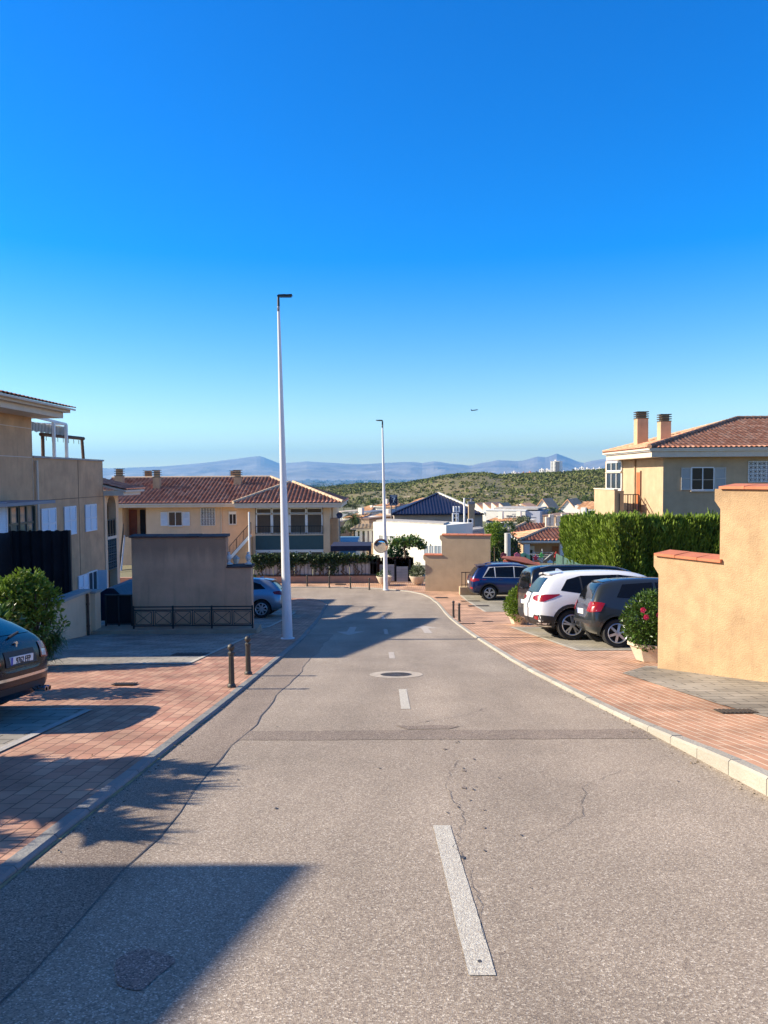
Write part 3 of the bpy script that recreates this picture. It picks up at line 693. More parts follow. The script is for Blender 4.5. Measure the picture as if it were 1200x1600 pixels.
def vehicle(name, label, cat, sp):
    t = thing(name, label, cat, (0, 0, 0)); WM[t] = Matrix.Identity(4); Lw = sp['w'] / 2
    if name != 'parked_van':
        a = sp['st'][0]; sp = dict(sp); sp['st'] = [(a[0], a[1] + .06, a[2] * .7, a[3], a[4] * .7, a[5] - .04, a[6] * .7), (a[0] + .02, a[1] + .02, a[2] * .92, a[3], a[4] * .92, a[5], a[6] * .92)] + list(sp['st'][1:])
    o, bvh = body_mesh(sp['st'], sp['paint'], sp['wx'], sp['r'], Lw); o.parent = t; WM[o] = WM[t]
    def PP(nm, poly, views, mat, off=.006, parent=None, step=.07, lab=None):
        out = []
        for vw in views:
            pl = poly if vw != 'M' else [(-a, b) for a, b in poly]
            mb = MB(); v_, f_ = patch(bvh, pl, 'B' if vw == 'M' else vw, off, step); mb.add(v_, f_)
            ob = mb.build(nm, mat, parent or t, True); out.append(ob)
            if lab: ob['label'] = lab
        return out
    for poly in sp['side_windows']: PP('side_window', poly, 'RL', M_carglass, .005)
    if 'trim' in sp: PP('window_trim', sp['trim'], 'RL', sp.get('trimmat', M_plast), .003)
    if 'pillar' in sp:
        for poly in sp['pillar']: PP('door_pillar', poly, 'RL', M_plast, .004)
    PP('rear_window', sp['rear_window'], 'B', M_carglass, .006)
    for nm, poly, mat in sp.get('rear', []): PP(nm, poly, 'B', mat, .007)
    for nm, poly, mat in sp.get('rear_pair', []): PP(nm, poly, 'BM', mat, .011)
    for nm, poly, mat in sp.get('side', []): PP(nm, poly, 'RL', mat, .010 if nm == 'tail_lamp' else .008)
    for pts in sp['seams']:        # door and hatch gaps, thin lines laid on the body
        for vw in 'RL':
            mb = MB()
            for (a, b) in zip(pts, pts[1:]):
                a_ = Vector(a); b_ = Vector(b); d = (b_ - a_).normalized(); n = Vector((-d.y, d.x)) * .0035
                v_, f_ = patch(bvh, [tuple(a_ - n), tuple(b_ - n), tuple(b_ + n), tuple(a_ + n)], vw, .0015, .1); mb.add(v_, f_)
            mb.build('door_gap', M_ink, t)
    for x, z in sp['handles']:
        for s in (-1, 1):
            hit, n, _, _ = bvh.ray_cast(Vector((x, s * 3, z)), Vector((0, -s, 0)))
            if hit: mb = MB(); mb.bar(hit + Vector((-.10, s * .03, 0)), hit + Vector((.10, s * .03, .012)), .022, .03); mb.bar(hit + Vector((-.09, 0, 0)), hit + Vector((-.09, s * .03, 0)), .02); mb.bar(hit + Vector((.09, 0, .01)), hit + Vector((.09, s * .03, .01)), .02); mb.build('door_handle', sp.get('handle_mat', sp['paint']), t)
    for s in (-1, 1):              # wheel arch lips, mirrors, rails
        mb = MB()
        for wx in sp['wx']:
            pts = []
            for k in range(15):
                a = R(-8 + k * 196 / 14); rr = sp['r'] + .06
                pts.append((wx + rr * math.cos(a), sp['r'] + rr * math.sin(a), wx + (rr + sp['arch']) * math.cos(a), sp['r'] + (rr + sp['arch']) * math.sin(a)))
            vs = []
            for x0, z0, x1, z1 in pts:
                for x, z in ((x0, z0), (x1, z1)):
                    hit, n, _, _ = bvh.ray_cast(Vector((x, s * 3, max(z, sp['zlow'] + .06))), Vector((0, -s, 0)))
                    y = hit.y if hit else s * Lw * .97
                    vs.append((x, y + s * .012, z))
            m_ = len(vs) // 2
            mb.add(vs, [(2 * i, 2 * i + 1, 2 * i + 3, 2 * i + 2) for i in range(m_ - 1)])
            mb.add([(x, y - s * .06, z) for x, y, z in vs[::2]] + vs[::2], [(i, i + 1, m_ + i + 1, m_ + i) for i in range(m_ - 1)])
        mb.build('wheel_arch', sp['arch_mat'], t, True)
        mx, mz = sp['mirror']; mb = MB(); mb.ball((mx, s * (Lw + .09), mz), .10, 2, sz=.7, sx=.6, sy=1.1); mb.bar((mx, s * (Lw - .1), mz - .05), (mx, s * (Lw + .05), mz - .03), .04); mb.build('wing_mirror', sp['paint'], t, True)
        if 'rails' in sp:
            x0, x1, y = sp['rails']; pts = []
            for k in range(9):
                x = x0 + (x1 - x0) * k / 8; hit, n, _, _ = bvh.ray_cast(Vector((x, s * y, 4)), Vector((0, 0, -1))); pts.append(hit + Vector((0, 0, .045 if 0 < k < 8 else 0)))
            mb = MB(); mb.path(pts, [.016] * 9, 8); mb.build('roof_rail', sp['rail_mat'], t, True)
        for wx in sp['wx']: wheel(t, wx, s * (Lw - .125), sp['r'], .215, sp['spokes'], s, sp.get('style', 'split'))
    px, pz = sp['plate']          # number plate on the tail, standing off the body
    hit, n, _, _ = bvh.ray_cast(Vector((-3, 0, pz)), Vector((1, 0, 0))); xp = hit.x - .006
    pl = MB().box(xp - .008, xp + .03, -.26, .26, pz - .055, pz + .055).build('number_plate', M_plate, t)
    MB().box(xp - .0095, xp - .007, .215, .258, pz - .052, pz + .052).build('plate_band', M_plateb, pl)
    M = Matrix.Translation((xp - .010, -.02, pz)) @ Matrix(((0, 0, -1, 0), (-1, 0, 0, 0), (0, 1, 0, 0), (0, 0, 0, 1)))
    text_mesh(sp.get('reg', ''), 'plate_number', M_ink, pl, M, .105, .0015, sx=.86) if sp.get('reg') else None
    for f in sp.get('extra', []): f(t, bvh)
    # underbody
    MB().box(.35, sp['st'][-1][0] - .35, -Lw * .72, Lw * .72, sp['zlow'] - .04, sp['zlow'] + .12).build('underbody', M_rimd, t)
    return t
def place(t, X, Y, rot):
    s = math.atan((zr(Y + .9) - zr(Y - .9)) / 1.8); z = zr(Y) + hp(Y) + .006
    t.matrix_world = Matrix.Translation((X, Y, z)) @ Matrix.Rotation(s, 4, 'X') @ Matrix.Rotation(rot, 4, 'Z')

suv_st = [(0.00, .46, .66, .72, .66, .86, .56), (0.05, .38, .84, .84, .80, 1.02, .70), (0.16, .30, .90, 1.02, .85, 1.20, .70), (0.32, .27, .92, 1.09, .87, 1.44, .66), (0.50, .26, .92, 1.10, .88, 1.60, .62),
          (1.0, .25, .92, 1.08, .89, 1.655, .62), (1.8, .25, .92, 1.06, .89, 1.68, .63), (2.6, .25, .92, 1.03, .88, 1.63, .62), (3.05, .25, .92, 1.01, .87, 1.40, .66), (3.4, .25, .92, .99, .85, 1.12, .74),
          (3.9, .27, .90, .93, .80, 1.02, .70), (4.3, .32, .84, .80, .70, .88, .6), (4.48, .42, .62, .62, .55, .72, .5)]
def spoiler(paint, x, z, w, L=.28):
    def f(t, bvh):
        vs = []; n = 10
        for k in range(n + 1):
            y = -w + 2 * w * k / n; e = (y / w) ** 2
            vs += [(x + .06 * e, y, z - .035 * e), (x + L + .25, y, z + .045 - .04 * e), (x + .06 * e, y, z - .035 - .035 * e), (x + L + .2, y, z - .02 - .03 * e)]
        mb = MB(); fs = []
        for k in range(n): a = 4 * k; b = a + 4; fs += [(a, b, b + 1, a + 1), (a + 2, a + 3, b + 3, b + 2), (a, a + 2, b + 2, b)]
        mb.add(vs, fs + [(0, 1, 3, 2), (4 * n, 4 * n + 2, 4 * n + 3, 4 * n + 1)]); mb.build('roof_spoiler', paint, t, True)
    return f
def sharkfin(paint, x, h=.09):
    def f(t, bvh):
        hit = bvh.ray_cast(Vector((x, 0, 4)), Vector((0, 0, -1)))[0]; z = hit.z - .01
        MB().add([(x - .02, -.02, z), (x - .02, .02, z), (x + .22, -.02, z), (x + .22, .02, z), (x, 0, z + h), (x + .05, 0, z + h)], [(0, 1, 4), (0, 4, 5, 2), (1, 3, 5, 4), (2, 5, 3), (0, 2, 3, 1)]).build('aerial_fin', paint, t)
    return f
def wiper(x, y0, y1, z0, z1):
    def f(t, bvh):
        a = bvh.ray_cast(Vector((-3, y0, z0)), Vector((1, 0, 0)))[0]; b = bvh.ray_cast(Vector((-3, y1, z1)), Vector((1, 0, 0)))[0]
        if a and b: mb = MB(); mb.bar(a + Vector((-.03, 0, 0)), b + Vector((-.02, 0, 0)), .018, .02); mb.build('rear_wiper', M_plast, t)
    return f
P_white = paintm('pearl white paint', (.80, .80, .80), .0)
win_suv = [[(.62, 1.16), (1.05, 1.10), (1.12, 1.10), (1.10, 1.50), (.80, 1.42)], [(1.16, 1.10), (2.0, 1.08), (2.0, 1.53), (1.14, 1.51)], [(2.06, 1.08), (3.08, 1.06), (2.66, 1.46), (2.06, 1.53)]]
suv = dict(st=suv_st, w=1.84, r=.355, wx=(.86, 3.56), paint=P_white, zlow=.28, arch=.075, arch_mat=M_plast, spokes=5, side_windows=win_suv,
           rear_window=[(-.66, 1.12), (.66, 1.12), (.56, 1.47), (-.56, 1.47)],
           pillar=[[(1.115, 1.10), (1.165, 1.10), (1.145, 1.51), (1.095, 1.50)], [(2.0, 1.08), (2.06, 1.08), (2.06, 1.53), (2.0, 1.53)]],
           rear=[('rear_bumper', [(-.88, .34), (.88, .34), (.90, .58), (.62, .60), (.50, .52), (-.50, .52), (-.62, .60), (-.90, .58)], M_plast)],
           rear_pair=[('tail_lamp', [(.40, .97), (.84, .90), (.90, 1.04), (.70, 1.06), (.42, 1.02)], M_red), ('reflector', [(.60, .50), (.80, .48), (.82, .56), (.66, .57)], M_red)],
           side=[('tail_lamp', [(.08, .92), (.20, .90), (.60, 1.06), (.58, 1.08), (.25, 1.07), (.10, 1.04)], M_red), ('side_skirt', [(1.25, .29), (3.15, .29), (3.15, .42), (1.25, .42)], M_plast), ('bumper_side', [(.07, .36), (.42, .33), (.44, .50), (.40, .56), (.07, .60)], M_plast)],
           seams=[[(1.28, .45), (1.16, .75), (1.12, 1.08)], [(2.03, .42), (2.03, 1.06)], [(3.05, .42), (3.05, 1.02)], [(1.28, .44), (3.05, .42)]], handles=[(1.38, .96), (2.25, .94)], mirror=(2.95, 1.10),
           plate=(0, .80), extra=[spoiler(P_white, .36, 1.60, .56, .12), sharkfin(P_white, .72), wiper(0, 0, .38, 1.12, 1.14)])
car = vehicle('parked_car', 'white SUV with black wheel arches parked between the black van and the grey hatchback', 'car', suv); place(car, 3.55, 18.5, R(1))
P_navy = paintm('navy metallic paint', (.008, .022, .10), .5)
kod = dict(suv); kod.update(paint=P_navy, st=[(x, zb, hl, zbelt - .02, hb, zt + (.02 if x < 2.9 else 0), hr + .03) for x, zb, hl, zbelt, hb, zt, hr in suv_st], arch=.06, arch_mat=M_plast, spokes=5,
    trim=[(.54, 1.07), (3.14, 1.03), (2.72, 1.52), (2.0, 1.58), (.85, 1.54)], trimmat=mk('satin trim', (.55, .56, .58), .4),
    side_windows=[[(.60, 1.10), (1.12, 1.085), (1.10, 1.53), (.90, 1.50)], [(1.17, 1.085), (2.0, 1.07), (2.0, 1.555), (1.15, 1.535)], [(2.05, 1.07), (3.06, 1.055), (2.68, 1.49), (2.05, 1.555)]], rear_pair=[('tail_lamp', [(.46, .92), (.86, .88), (.89, 1.02), (.50, 1.04)], M_red), ('reflector', [(.55, .56), (.84, .54), (.85, .62), (.6, .63)], M_red)],
    side=[('tail_lamp', [(.07, .90), (.40, .92), (.38, 1.02), (.08, 1.04)], M_red), ('side_skirt', [(1.25, .29), (3.15, .29), (3.15, .38), (1.25, .38)], M_plast)], pillar=[],
    rails=(.75, 2.7, .58), rail_mat=M_chrome, extra=[spoiler(P_navy, .30, 1.62, .6, .15), sharkfin(P_navy, .8, .05), wiper(0, 0, .35, 1.12, 1.13)])
car = vehicle('parked_car', 'navy blue SUV with silver roof rails parked beside the tan stepped wall', 'car', kod); place(car, 3.98, 35.6, R(1))
hat_st = [(0.00, .44, .60, .60, .58, .68, .52), (0.05, .36, .76, .76, .74, .84, .64), (0.14, .28, .82, .92, .78, 1.04, .62), (0.24, .25, .835, .98, .80, 1.28, .58), (0.40, .24, .84, .99, .81, 1.43, .56),
          (.9, .23, .84, .97, .81, 1.48, .56), (1.6, .22, .84, .95, .81, 1.50, .57), (2.25, .22, .84, .93, .80, 1.43, .57), (2.65, .22, .84, .91, .79, 1.22, .60), (2.95, .22, .84, .89, .77, 1.02, .66), (3.35, .25, .82, .83, .72, .92, .62), (3.65, .30, .74, .70, .60, .78, .52), (3.78, .40, .55, .55, .48, .64, .42)]
P_grey = paintm('charcoal metallic paint', (.03, .036, .04), .3)
micra = dict(st=hat_st, w=1.68, r=.30, wx=(.60, 3.05), paint=P_grey, zlow=.24, arch=.05, arch_mat=P_grey, spokes=6, style='single',
             side_windows=[[(.62, 1.05), (1.42, 1.00), (1.42, 1.36), (.78, 1.32)], [(1.48, 1.00), (2.60, .97), (2.20, 1.29), (1.48, 1.36)]], rear_window=[(-.58, 1.02), (.58, 1.02), (.50, 1.34), (-.50, 1.34)],
             rear=[('rear_bumper', [(-.76, .50), (.76, .50), (.76, .57), (-.76, .57)], M_plast)], rear_pair=[('tail_lamp', [(.52, .76), (.78, .74), (.80, .95), (.56, .96)], M_red)],
             side=[('tail_lamp', [(.06, .74), (.26, .76), (.36, .93), (.10, .97)], M_red), ('reversing_lamp', [(.09, .76), (.20, .775), (.20, .82), (.09, .82)], M_redl)], seams=[[(1.0, .3), (.92, .7), (.98, .98)], [(1.45, .28), (1.45, .98)], [(2.6, .28), (2.6, .92)]],
             handles=[(1.12, .86), (1.65, .85)], mirror=(2.4, .98), plate=(0, .74), extra=[spoiler(P_grey, .34, 1.41, .48, .02), wiper(0, 0, .3, 1.02, 1.04)])
car = vehicle('parked_car', 'small charcoal hatchback parked behind the big flowering planter', 'car', micra); place(car, 4.32, 16.55, R(-1))
van_st = [(0.00, .44, .78, .70, .80, .80, .72), (0.03, .36, .86, .98, .86, 1.30, .80), (0.07, .30, .89, 1.05, .87, 1.62, .76), (0.16, .27, .90, 1.08, .88, 1.78, .72), (0.5, .25, .90, 1.08, .88, 1.83, .72), (1.5, .25, .90, 1.07, .88, 1.84, .72), (2.6, .25, .90, 1.06, .88, 1.80, .70),
          (3.0, .25, .90, 1.04, .87, 1.62, .70), (3.4, .25, .90, 1.02, .86, 1.22, .76), (3.75, .27, .88, .96, .82, 1.04, .72), (4.15, .32, .82, .82, .72, .90, .62), (4.3, .42, .6, .6, .5, .7, .45)]
P_black = paintm('black paint', (.010, .011, .013), .2)
van = dict(st=van_st, w=1.80, r=.32, wx=(.78, 3.5), paint=P_black, zlow=.28, arch=.04, arch_mat=M_plast, spokes=6, style='single',
           side_windows=[[(.28, 1.16), (1.25, 1.12), (1.25, 1.62), (.36, 1.62)], [(1.32, 1.12), (2.15, 1.10), (2.15, 1.62), (1.32, 1.62)], [(2.22, 1.10), (3.15, 1.08), (2.78, 1.56), (2.22, 1.62)]], rear_window=[(-.66, 1.14), (.66, 1.14), (.60, 1.60), (-.60, 1.60)],
           rear=[('rear_bumper', [(-.86, .36), (.86, .36), (.87, .62), (-.87, .62)], M_plast)], rear_pair=[('tail_lamp', [(.74, .85), (.86, .85), (.84, 1.30), (.75, 1.30)], M_red)],
           side=[('tail_lamp', [(.05, .85), (.12, .85), (.14, 1.30), (.09, 1.30)], M_red)], seams=[[(1.28, .3), (1.28, 1.08)], [(2.18, .3), (2.18, 1.08)], [(3.1, .3), (3.1, 1.02)]], handles=[(2.0, .98), (2.4, .98)], mirror=(2.95, 1.14),
           plate=(0, .80), rails=(.35, 2.7, .66), rail_mat=M_grey, extra=[wiper(0, 0, .4, 1.16, 1.2)])
car = vehicle('parked_van', 'black compact van parked between the cream planter and the white SUV', 'van', van); place(car, 3.9, 21.0, R(2))
P_silver = paintm('pale blue silver paint', (.26, .31, .38), .6)
lst = [(0.00, .44, .62, .62, .60, .72, .54), (0.05, .36, .80, .82, .78, .92, .66), (0.16, .28, .88, .95, .82, 1.06, .64), (0.36, .25, .90, 1.0, .84, 1.26, .60), (0.58, .24, .90, 1.0, .85, 1.42, .58), (1.1, .23, .90, .99, .85, 1.47, .58), (1.8, .22, .90, .97, .85, 1.48, .59), (2.5, .22, .90, .95, .84, 1.40, .59), (2.95, .22, .90, .93, .83, 1.18, .64), (3.3, .22, .90, .92, .80, 1.0, .70), (3.8, .25, .87, .85, .74, .92, .64), (4.15, .30, .78, .72, .62, .8, .54), (4.28, .40, .58, .58, .5, .66, .44)]
leon = dict(st=lst, w=1.80, r=.32, wx=(.80, 3.42), paint=P_silver, zlow=.24, arch=.05, arch_mat=P_silver, spokes=8, style='single',
            side_windows=[[(.66, 1.05), (1.16, 1.02), (1.14, 1.30), (.86, 1.22)], [(1.2, 1.02), (1.98, 1.00), (1.98, 1.36), (1.18, 1.32)], [(2.04, 1.0), (2.95, .98), (2.52, 1.29), (2.04, 1.36)]], rear_window=[(-.64, 1.02), (.64, 1.02), (.54, 1.30), (-.54, 1.30)],
            rear=[('rear_bumper', [(-.72, .36), (.72, .36), (.74, .46), (-.74, .46)], M_plast)], rear_pair=[('tail_lamp', [(.44, .86), (.84, .84), (.84, .95), (.5, .97)], M_red)], side=[('tail_lamp', [(.07, .82), (.34, .86), (.38, .95), (.10, .98)], M_red)],
            seams=[[(1.25, .3), (1.14, .7), (1.18, 1.0)], [(2.0, .28), (2.0, 1.0)], [(2.95, .28), (2.95, .95)]], handles=[(1.4, .88), (2.2, .87)], mirror=(2.75, 1.02), plate=(0, .70), extra=[spoiler(P_silver, .38, 1.40, .52, .12), sharkfin(P_silver, .85, .06), wiper(0, 0, .35, 1.02, 1.04)])
car = vehicle('parked_car', 'silver blue hatchback poking out from behind the stepped rose brown wall', 'car', leon); place(car, -3.72, 28.3, R(180))
P_nav2 = mk('blue black paint', (.003, .004, .014), .22, spec=.22, coat=.08)
pst = [(0.00, .30, .60, .56, .58, .64, .52), (0.05, .24, .76, .72, .74, .82, .62), (0.15, .22, .84, .86, .80, .98, .64), (0.26, .24, .86, .95, .82, 1.06, .60), (.52, .23, .865, .98, .83, 1.24, .56), (0.82, .23, .865, .98, .83, 1.39, .55), (1.2, .22, .865, .97, .83, 1.45, .56), (1.8, .22, .865, .95, .83, 1.47, .57), (2.5, .22, .865, .93, .82, 1.38, .57), (3.0, .22, .865, .91, .80, 1.14, .62), (3.35, .22, .86, .9, .78, .98, .68), (3.8, .25, .83, .83, .72, .88, .62), (4.1, .30, .74, .7, .6, .76, .52), (4.2, .40, .56, .56, .48, .64, .42)]
def p_extra(t, bvh):
    mb = MB()
    for dy in (-.045, .045): mb.lathe((.0, -.42 + dy, .30), [(.036, -.09), (.036, .12), (.028, .12), (.028, -.09), (.036, -.09)], 14, 'X')
    mb.build('exhaust_tip', M_chrome, t, True)
    hit = bvh.ray_cast(Vector((-3, 0, .90)), Vector((1, 0, 0)))[0]
    # small standing emblem on the tailgate
    s = [(-.020, -.045), (-.005, -.045), (.0, -.015), (.012, -.045), (.027, -.045), (.018, .0), (.03, .02), (.038, .012), (.034, .035), (.010, .048), (-.012, .045), (-.036, .03), (-.03, .022), (-.012, .028), (-.004, .012)]
    mb = MB(); mb.prism([(-a, hit.z + b) for a, b in s], 'X', hit.x - .012, hit.x + .01); mb.build('emblem', M_chrome, t)
peu = dict(st=pst, w=1.73, r=.31, wx=(.74, 3.4), paint=P_nav2, zlow=.24, arch=.05, arch_mat=P_nav2, spokes=7, style='single',
           side_windows=[[(.88, 1.04), (1.4, 1.02), (1.4, 1.31), (1.02, 1.27)], [(1.46, 1.02), (2.1, 1.0), (2.1, 1.34), (1.46, 1.33)], [(2.16, 1.0), (2.98, .97), (2.55, 1.27), (2.16, 1.33)]], rear_window=[(-.60, 1.02), (.60, 1.02), (.50, 1.34), (-.50, 1.34)],
           rear=[('plate_recess', [(-.36, .66), (.36, .66), (.34, .84), (-.34, .84)], M_plast), ('bumper_strip', [(-.72, .50), (.72, .50), (.73, .535), (-.73, .535)], M_chrome), ('lower_valance', [(-.55, .34), (.55, .34), (.60, .42), (-.60, .42)], M_plast), ('hatch_gap', [(-.70, .625), (.70, .625), (.70, .633), (-.70, .633)], M_ink)],
           rear_pair=[('tail_lamp', [(.46, .70), (.76, .68), (.78, .88), (.52, .90)], M_red), ('reversing_lamp', [(.50, .72), (.62, .71), (.62, .79), (.52, .80)], M_clear)], side=[('tail_lamp', [(.06, .68), (.30, .72), (.34, .88), (.10, .90)], M_red)],
           seams=[[(1.1, .3), (1.06, .6), (1.2, 1.0)], [(2.13, .28), (2.13, .98)]], handles=[(1.3, .86), (2.3, .85)], mirror=(2.8, 1.0), plate=(0, .72), reg='9762 FFP', extra=[p_extra, wiper(0, .05, -.30, 1.00, 1.04)])
car = vehicle('parked_car', 'blue black hatchback with plate 9762 FFP at the left edge of the picture', 'car', peu); place(car, -4.02, 8.25, R(180)); car.scale.z = .89
# ------------------------------------------------------------------ walls, fences and houses near the street
def zb(y): return zr(y) - .3
def wall_poly(name, label, a, b, thick, prof, mat, cop, back=1, group=None, corbel=None, cat='wall', cmat=None):
    """upright wall from a to b (plan); prof = [(t0,t1,ztop)] along its length; tiles laid on top"""
    a = Vector((a[0], a[1], 0)); b = Vector((b[0], b[1], 0)); d = (b - a); L = d.length; d.normalize(); n = Vector((d.y, -d.x, 0)) * -back
    t = thing(name, label, cat, (a.x, a.y, zr(a.y)), group)
    poly = [(0, zb(a.y) - .6)]; poly.append((L, zb(b.y) - .6))
    top = []
    for t0, t1, z in prof: top += [(t0 * L, z), (t1 * L, z)]
    poly += top[::-1]
    vs = [(a + d * u + n * w) + Vector((0, 0, z)) for w in (0, thick) for u, z in poly]; m = len(poly)
    MB().add(vs, [tuple(range(m)), tuple(range(2 * m - 1, m - 1, -1))] + [(i, m + i, m + (i + 1) % m, (i + 1) % m) for i in range(m)]).build('wall_body', mat, t)
    mb = MB()
    for t0, t1, z in prof:
        u0 = t0 * L - (.06 if t0 == 0 else .0); u1 = t1 * L + .05; k = max(1, round((u1 - u0) / .42))
        for i in range(k):
            p = a + d * (u0 + (u1 - u0) * i / k + .004) - n * .05; q = a + d * (u0 + (u1 - u0) * (i + 1) / k - .004) - n * .05; j = rng.uniform(-.006, .006)
            z0 = z + .003; h0 = .035 + j; h1 = .075 + j; w = n * (thick + .1)
            mb.add([p + Vector((0, 0, z0)), q + Vector((0, 0, z0)), q + w + Vector((0, 0, z0)), p + w + Vector((0, 0, z0)), p + Vector((0, 0, z0 + h0)), q + Vector((0, 0, z0 + h0 + .008)), q + w + Vector((0, 0, z0 + h1)), p + w + Vector((0, 0, z0 + h1))],
                   [(0, 1, 2, 3), (4, 7, 6, 5), (0, 4, 5, 1), (1, 5, 6, 2), (2, 6, 7, 3), (3, 7, 4, 0)])
    mb.build('tile_coping', cmat or cop, t)
    if corbel:
        mb = MB()
        for t0, z, s in corbel:
            p = a + d * (t0 * L); q = p - d * .10
            mb.add([q + Vector((0, 0, z - .001)), p + Vector((0, 0, z - .001)), p + n * thick + Vector((0, 0, z - .001)), q + n * thick + Vector((0, 0, z - .001)), q + Vector((0, 0, z - .18)), p + Vector((0, 0, z - .30)), p + n * thick + Vector((0, 0, z - .30)), q + n * thick + Vector((0, 0, z - .18))],
                   [(0, 1, 2, 3), (4, 7, 6, 5), (0, 4, 5, 1), (1, 5, 6, 2), (2, 6, 7, 3), (3, 7, 4, 0)])
        mb.build('corbel', mat, t)
    return t
# big ochre stepped wall on the right
pa = Vector((4.48, 12.28)); dv = Vector((.9, -1.6)).normalized(); pb = pa + dv * 7
def zwall(px, py): 
    # hit of a sight line with the wall plane
    d = ray(px, py); # X=pa.x+s*dv.x ; Y=pa.y+s*dv.y ; X/Y=d.x/d.y
    k = d.x / d.y; s = (k * pa.y - pa.x) / (dv.x - k * dv.y); Y = pa.y + s * dv.y
    return s, EYE.z + d.z * Y / d.y
s1, zt = zwall(1126, 764); _, zt2 = zwall(1060, 872)
wall_poly('stepped_wall', 'large ochre rough stepped wall with terracotta coping at the right edge', pa, pb, .28, [(0, s1 / 7, zt2), (s1 / 7, 1, zt)], M_stucco, M_coping, corbel=[(0, zt2, 1), (s1 / 7, zt, 1)])
# tan stepped wall across the junction
pa = Vector((fx(664, 38.9), 38.9)); pc = Vector((fx(766, 38.25), 38.25)); L_ = (pc - pa).length
z1 = fz(868, 38.8, 680); z2 = fz(837, 38.5, 720); s_ = (fx(690, 38.7) - pa.x) / (pc.x - pa.x)
wall_poly('stepped_wall', 'tan weathered stepped wall behind the right bollards, beside the navy car', pa, pc, .3, [(0, s_, z1), (s_, 1, z2)], M_beige, M_coping, corbel=[(0, z1, 1), (s_, z2, 1)])
# rose brown stepped wall on the left
pa = Vector((fx(204, 21.4), 21.4)); pc = Vector((fx(391, 21.4), 21.4)); s_ = (fx(352, 21.4) - pa.x) / (pc.x - pa.x)
z1 = fz(840, 21.4, 280); z2 = fz(887, 21.4, 370); M_dcop = mk('dark weathered coping', (.10, .06, .05), .85, island=.4, var=.3)
LW = wall_poly('stepped_wall', 'rose brown stained stepped wall behind the black railing on the left', pa, pc, .34, [(0, s_, z1), (s_, 1, z2)], M_stuccoR, M_dcop)
# concrete ledge and black railing with crossed panels
x0, x1 = fx(144, 20.75), fx(400, 20.75); zl = fz(982, 20.75, 300)
LG = tag(MB().box(x0, x1, 20.55, 21.35, zr(21) - .5, zl).build('concrete_ledge', mk('ledge render', (.40, .29, .20), .85, var=.15, vscale=3, streak=.4), loc=(x0, 20.7, zl)), 'low rendered ledge carrying the black railing on the left', 'ledge')
t = thing('railing', 'black iron railing with crossed panels standing on the low ledge', 'railing', (x0, 20.7, zl))
xa, xb = fx(205, 20.75), fx(392, 20.75); zt = fz(948, 20.75, 300); zl2 = zl + .08; posts = [205, 267, 328, 392]
for px in posts: MB().box(fx(px, 20.75) - .022, fx(px, 20.75) + .022, 20.73, 20.77, zl, zt + .03).build('post', M_black, t)
mb = MB()
for z in (zt, zt - .09, zl2): mb.bar((xa, 20.75, z), (xb, 20.75, z), .028, .03)
mb.build('rail', M_black, t)
for i in range(3):
    a = fx(posts[i], 20.75); b = fx(posts[i + 1], 20.75)
    for k in range(2):
        u = a + (b - a) * k / 2 + .05; v = a + (b - a) * (k + 1) / 2 - .05; zc, zd = zl2 + .04, zt - .13
        mb = MB(); P = [(u, zc), (v, zc), (v, zd), (u, zd)]
        for p, q in zip(P, P[1:] + P[:1]): mb.bar((p[0], 20.75, p[1]), (q[0], 20.75, q[1]), .014)
        mb.bar((u, 20.745, zc), (v, 20.745, zd), .012); mb.bar((u, 20.757, zd), (v, 20.757, zc), .012)
        mb.bar((v + .05, 20.75, zl2), (v + .05, 20.75, zt - .09), .02)
        mb.build('crossed_panel', M_black, t)
# low wall with pale coping, drainpipe
zt = fz(924, 20.6, 135); tl = thing('low_wall', 'low ochre wall with pale sloping coping and a brown drainpipe behind the left bush', 'wall', (-8.1, 19, zr(19)))
MB().box(-8.35, -8.08, 12, 20.6, zr(20) - .8, zt).build('wall_body', M_stucco3, tl); MB().box(-8.40, -8.02, 11.9, 20.55, zt + .002, zt + .07).build('coping', M_concrete, tl)
MB().box(-8.35, -7.95, 20.602, 21.0, zr(20) - .8, zt - .06).build('pillar', M_stucco3, tl); MB().box(-8.39, -7.91, 20.56, 21.04, zt - .058, zt).build('pillar_cap', M_concrete, tl)
mb = MB(); x = fx(131, 20.3); mb.tube((-8.03, 20.3, zr(20) - .2), (-8.03, 20.3, zt - .02), .035, n=10)
for z in (zt - .3, zt - .9): mb.tube((-8.03, 20.3, z - .02), (-8.03, 20.3, z + .02), .045, n=10)
mb.build('drainpipe', M_wood, tl)
# black shade netting above the low wall
def netting(name, label, a, b, z0, z1, amp, thick=.03, loc=None, cat='netting', parent=None, mat=None):
    mb = MB(); n = 46; m = 16; a = Vector(a); b = Vector(b); d = b - a; nn = Vector((d.y, -d.x)).normalized(); vs = []
    for w in (0, thick):
        for j in range(m + 1):
            for i in range(n + 1):
                t_ = i / n; p = a + d * t_; o = amp * (math.sin(t_ * 37) + .6 * math.sin(t_ * 71 + 2 * j / m) + .5 * noise.noise((t_ * 9, j * .35, 1)))
                sag = (.012 * math.sin(t_ * 43) + .03 * noise.noise((t_ * 24, 3, 2))) * (j == m)
                q = p + nn * (o + w); z = z0(t_) + (z1(t_) - z0(t_)) * j / m + sag; vs.append((q.x, q.y, z))
    N = (n + 1) * (m + 1); fs = []
    for j in range(m):
        for i in range(n):
            k = j * (n + 1) + i; fs += [(k, k + 1, k + n + 2, k + n + 1), (N + k, N + k + n + 1, N + k + n + 2, N + k + 1)]
    mb.add(vs, fs); o = mb.build(name, mat or M_net, parent, True, loc=loc if not parent else None)
    return o if parent else tag(o, label, cat)
zz = fz(829, 20.2, 117)
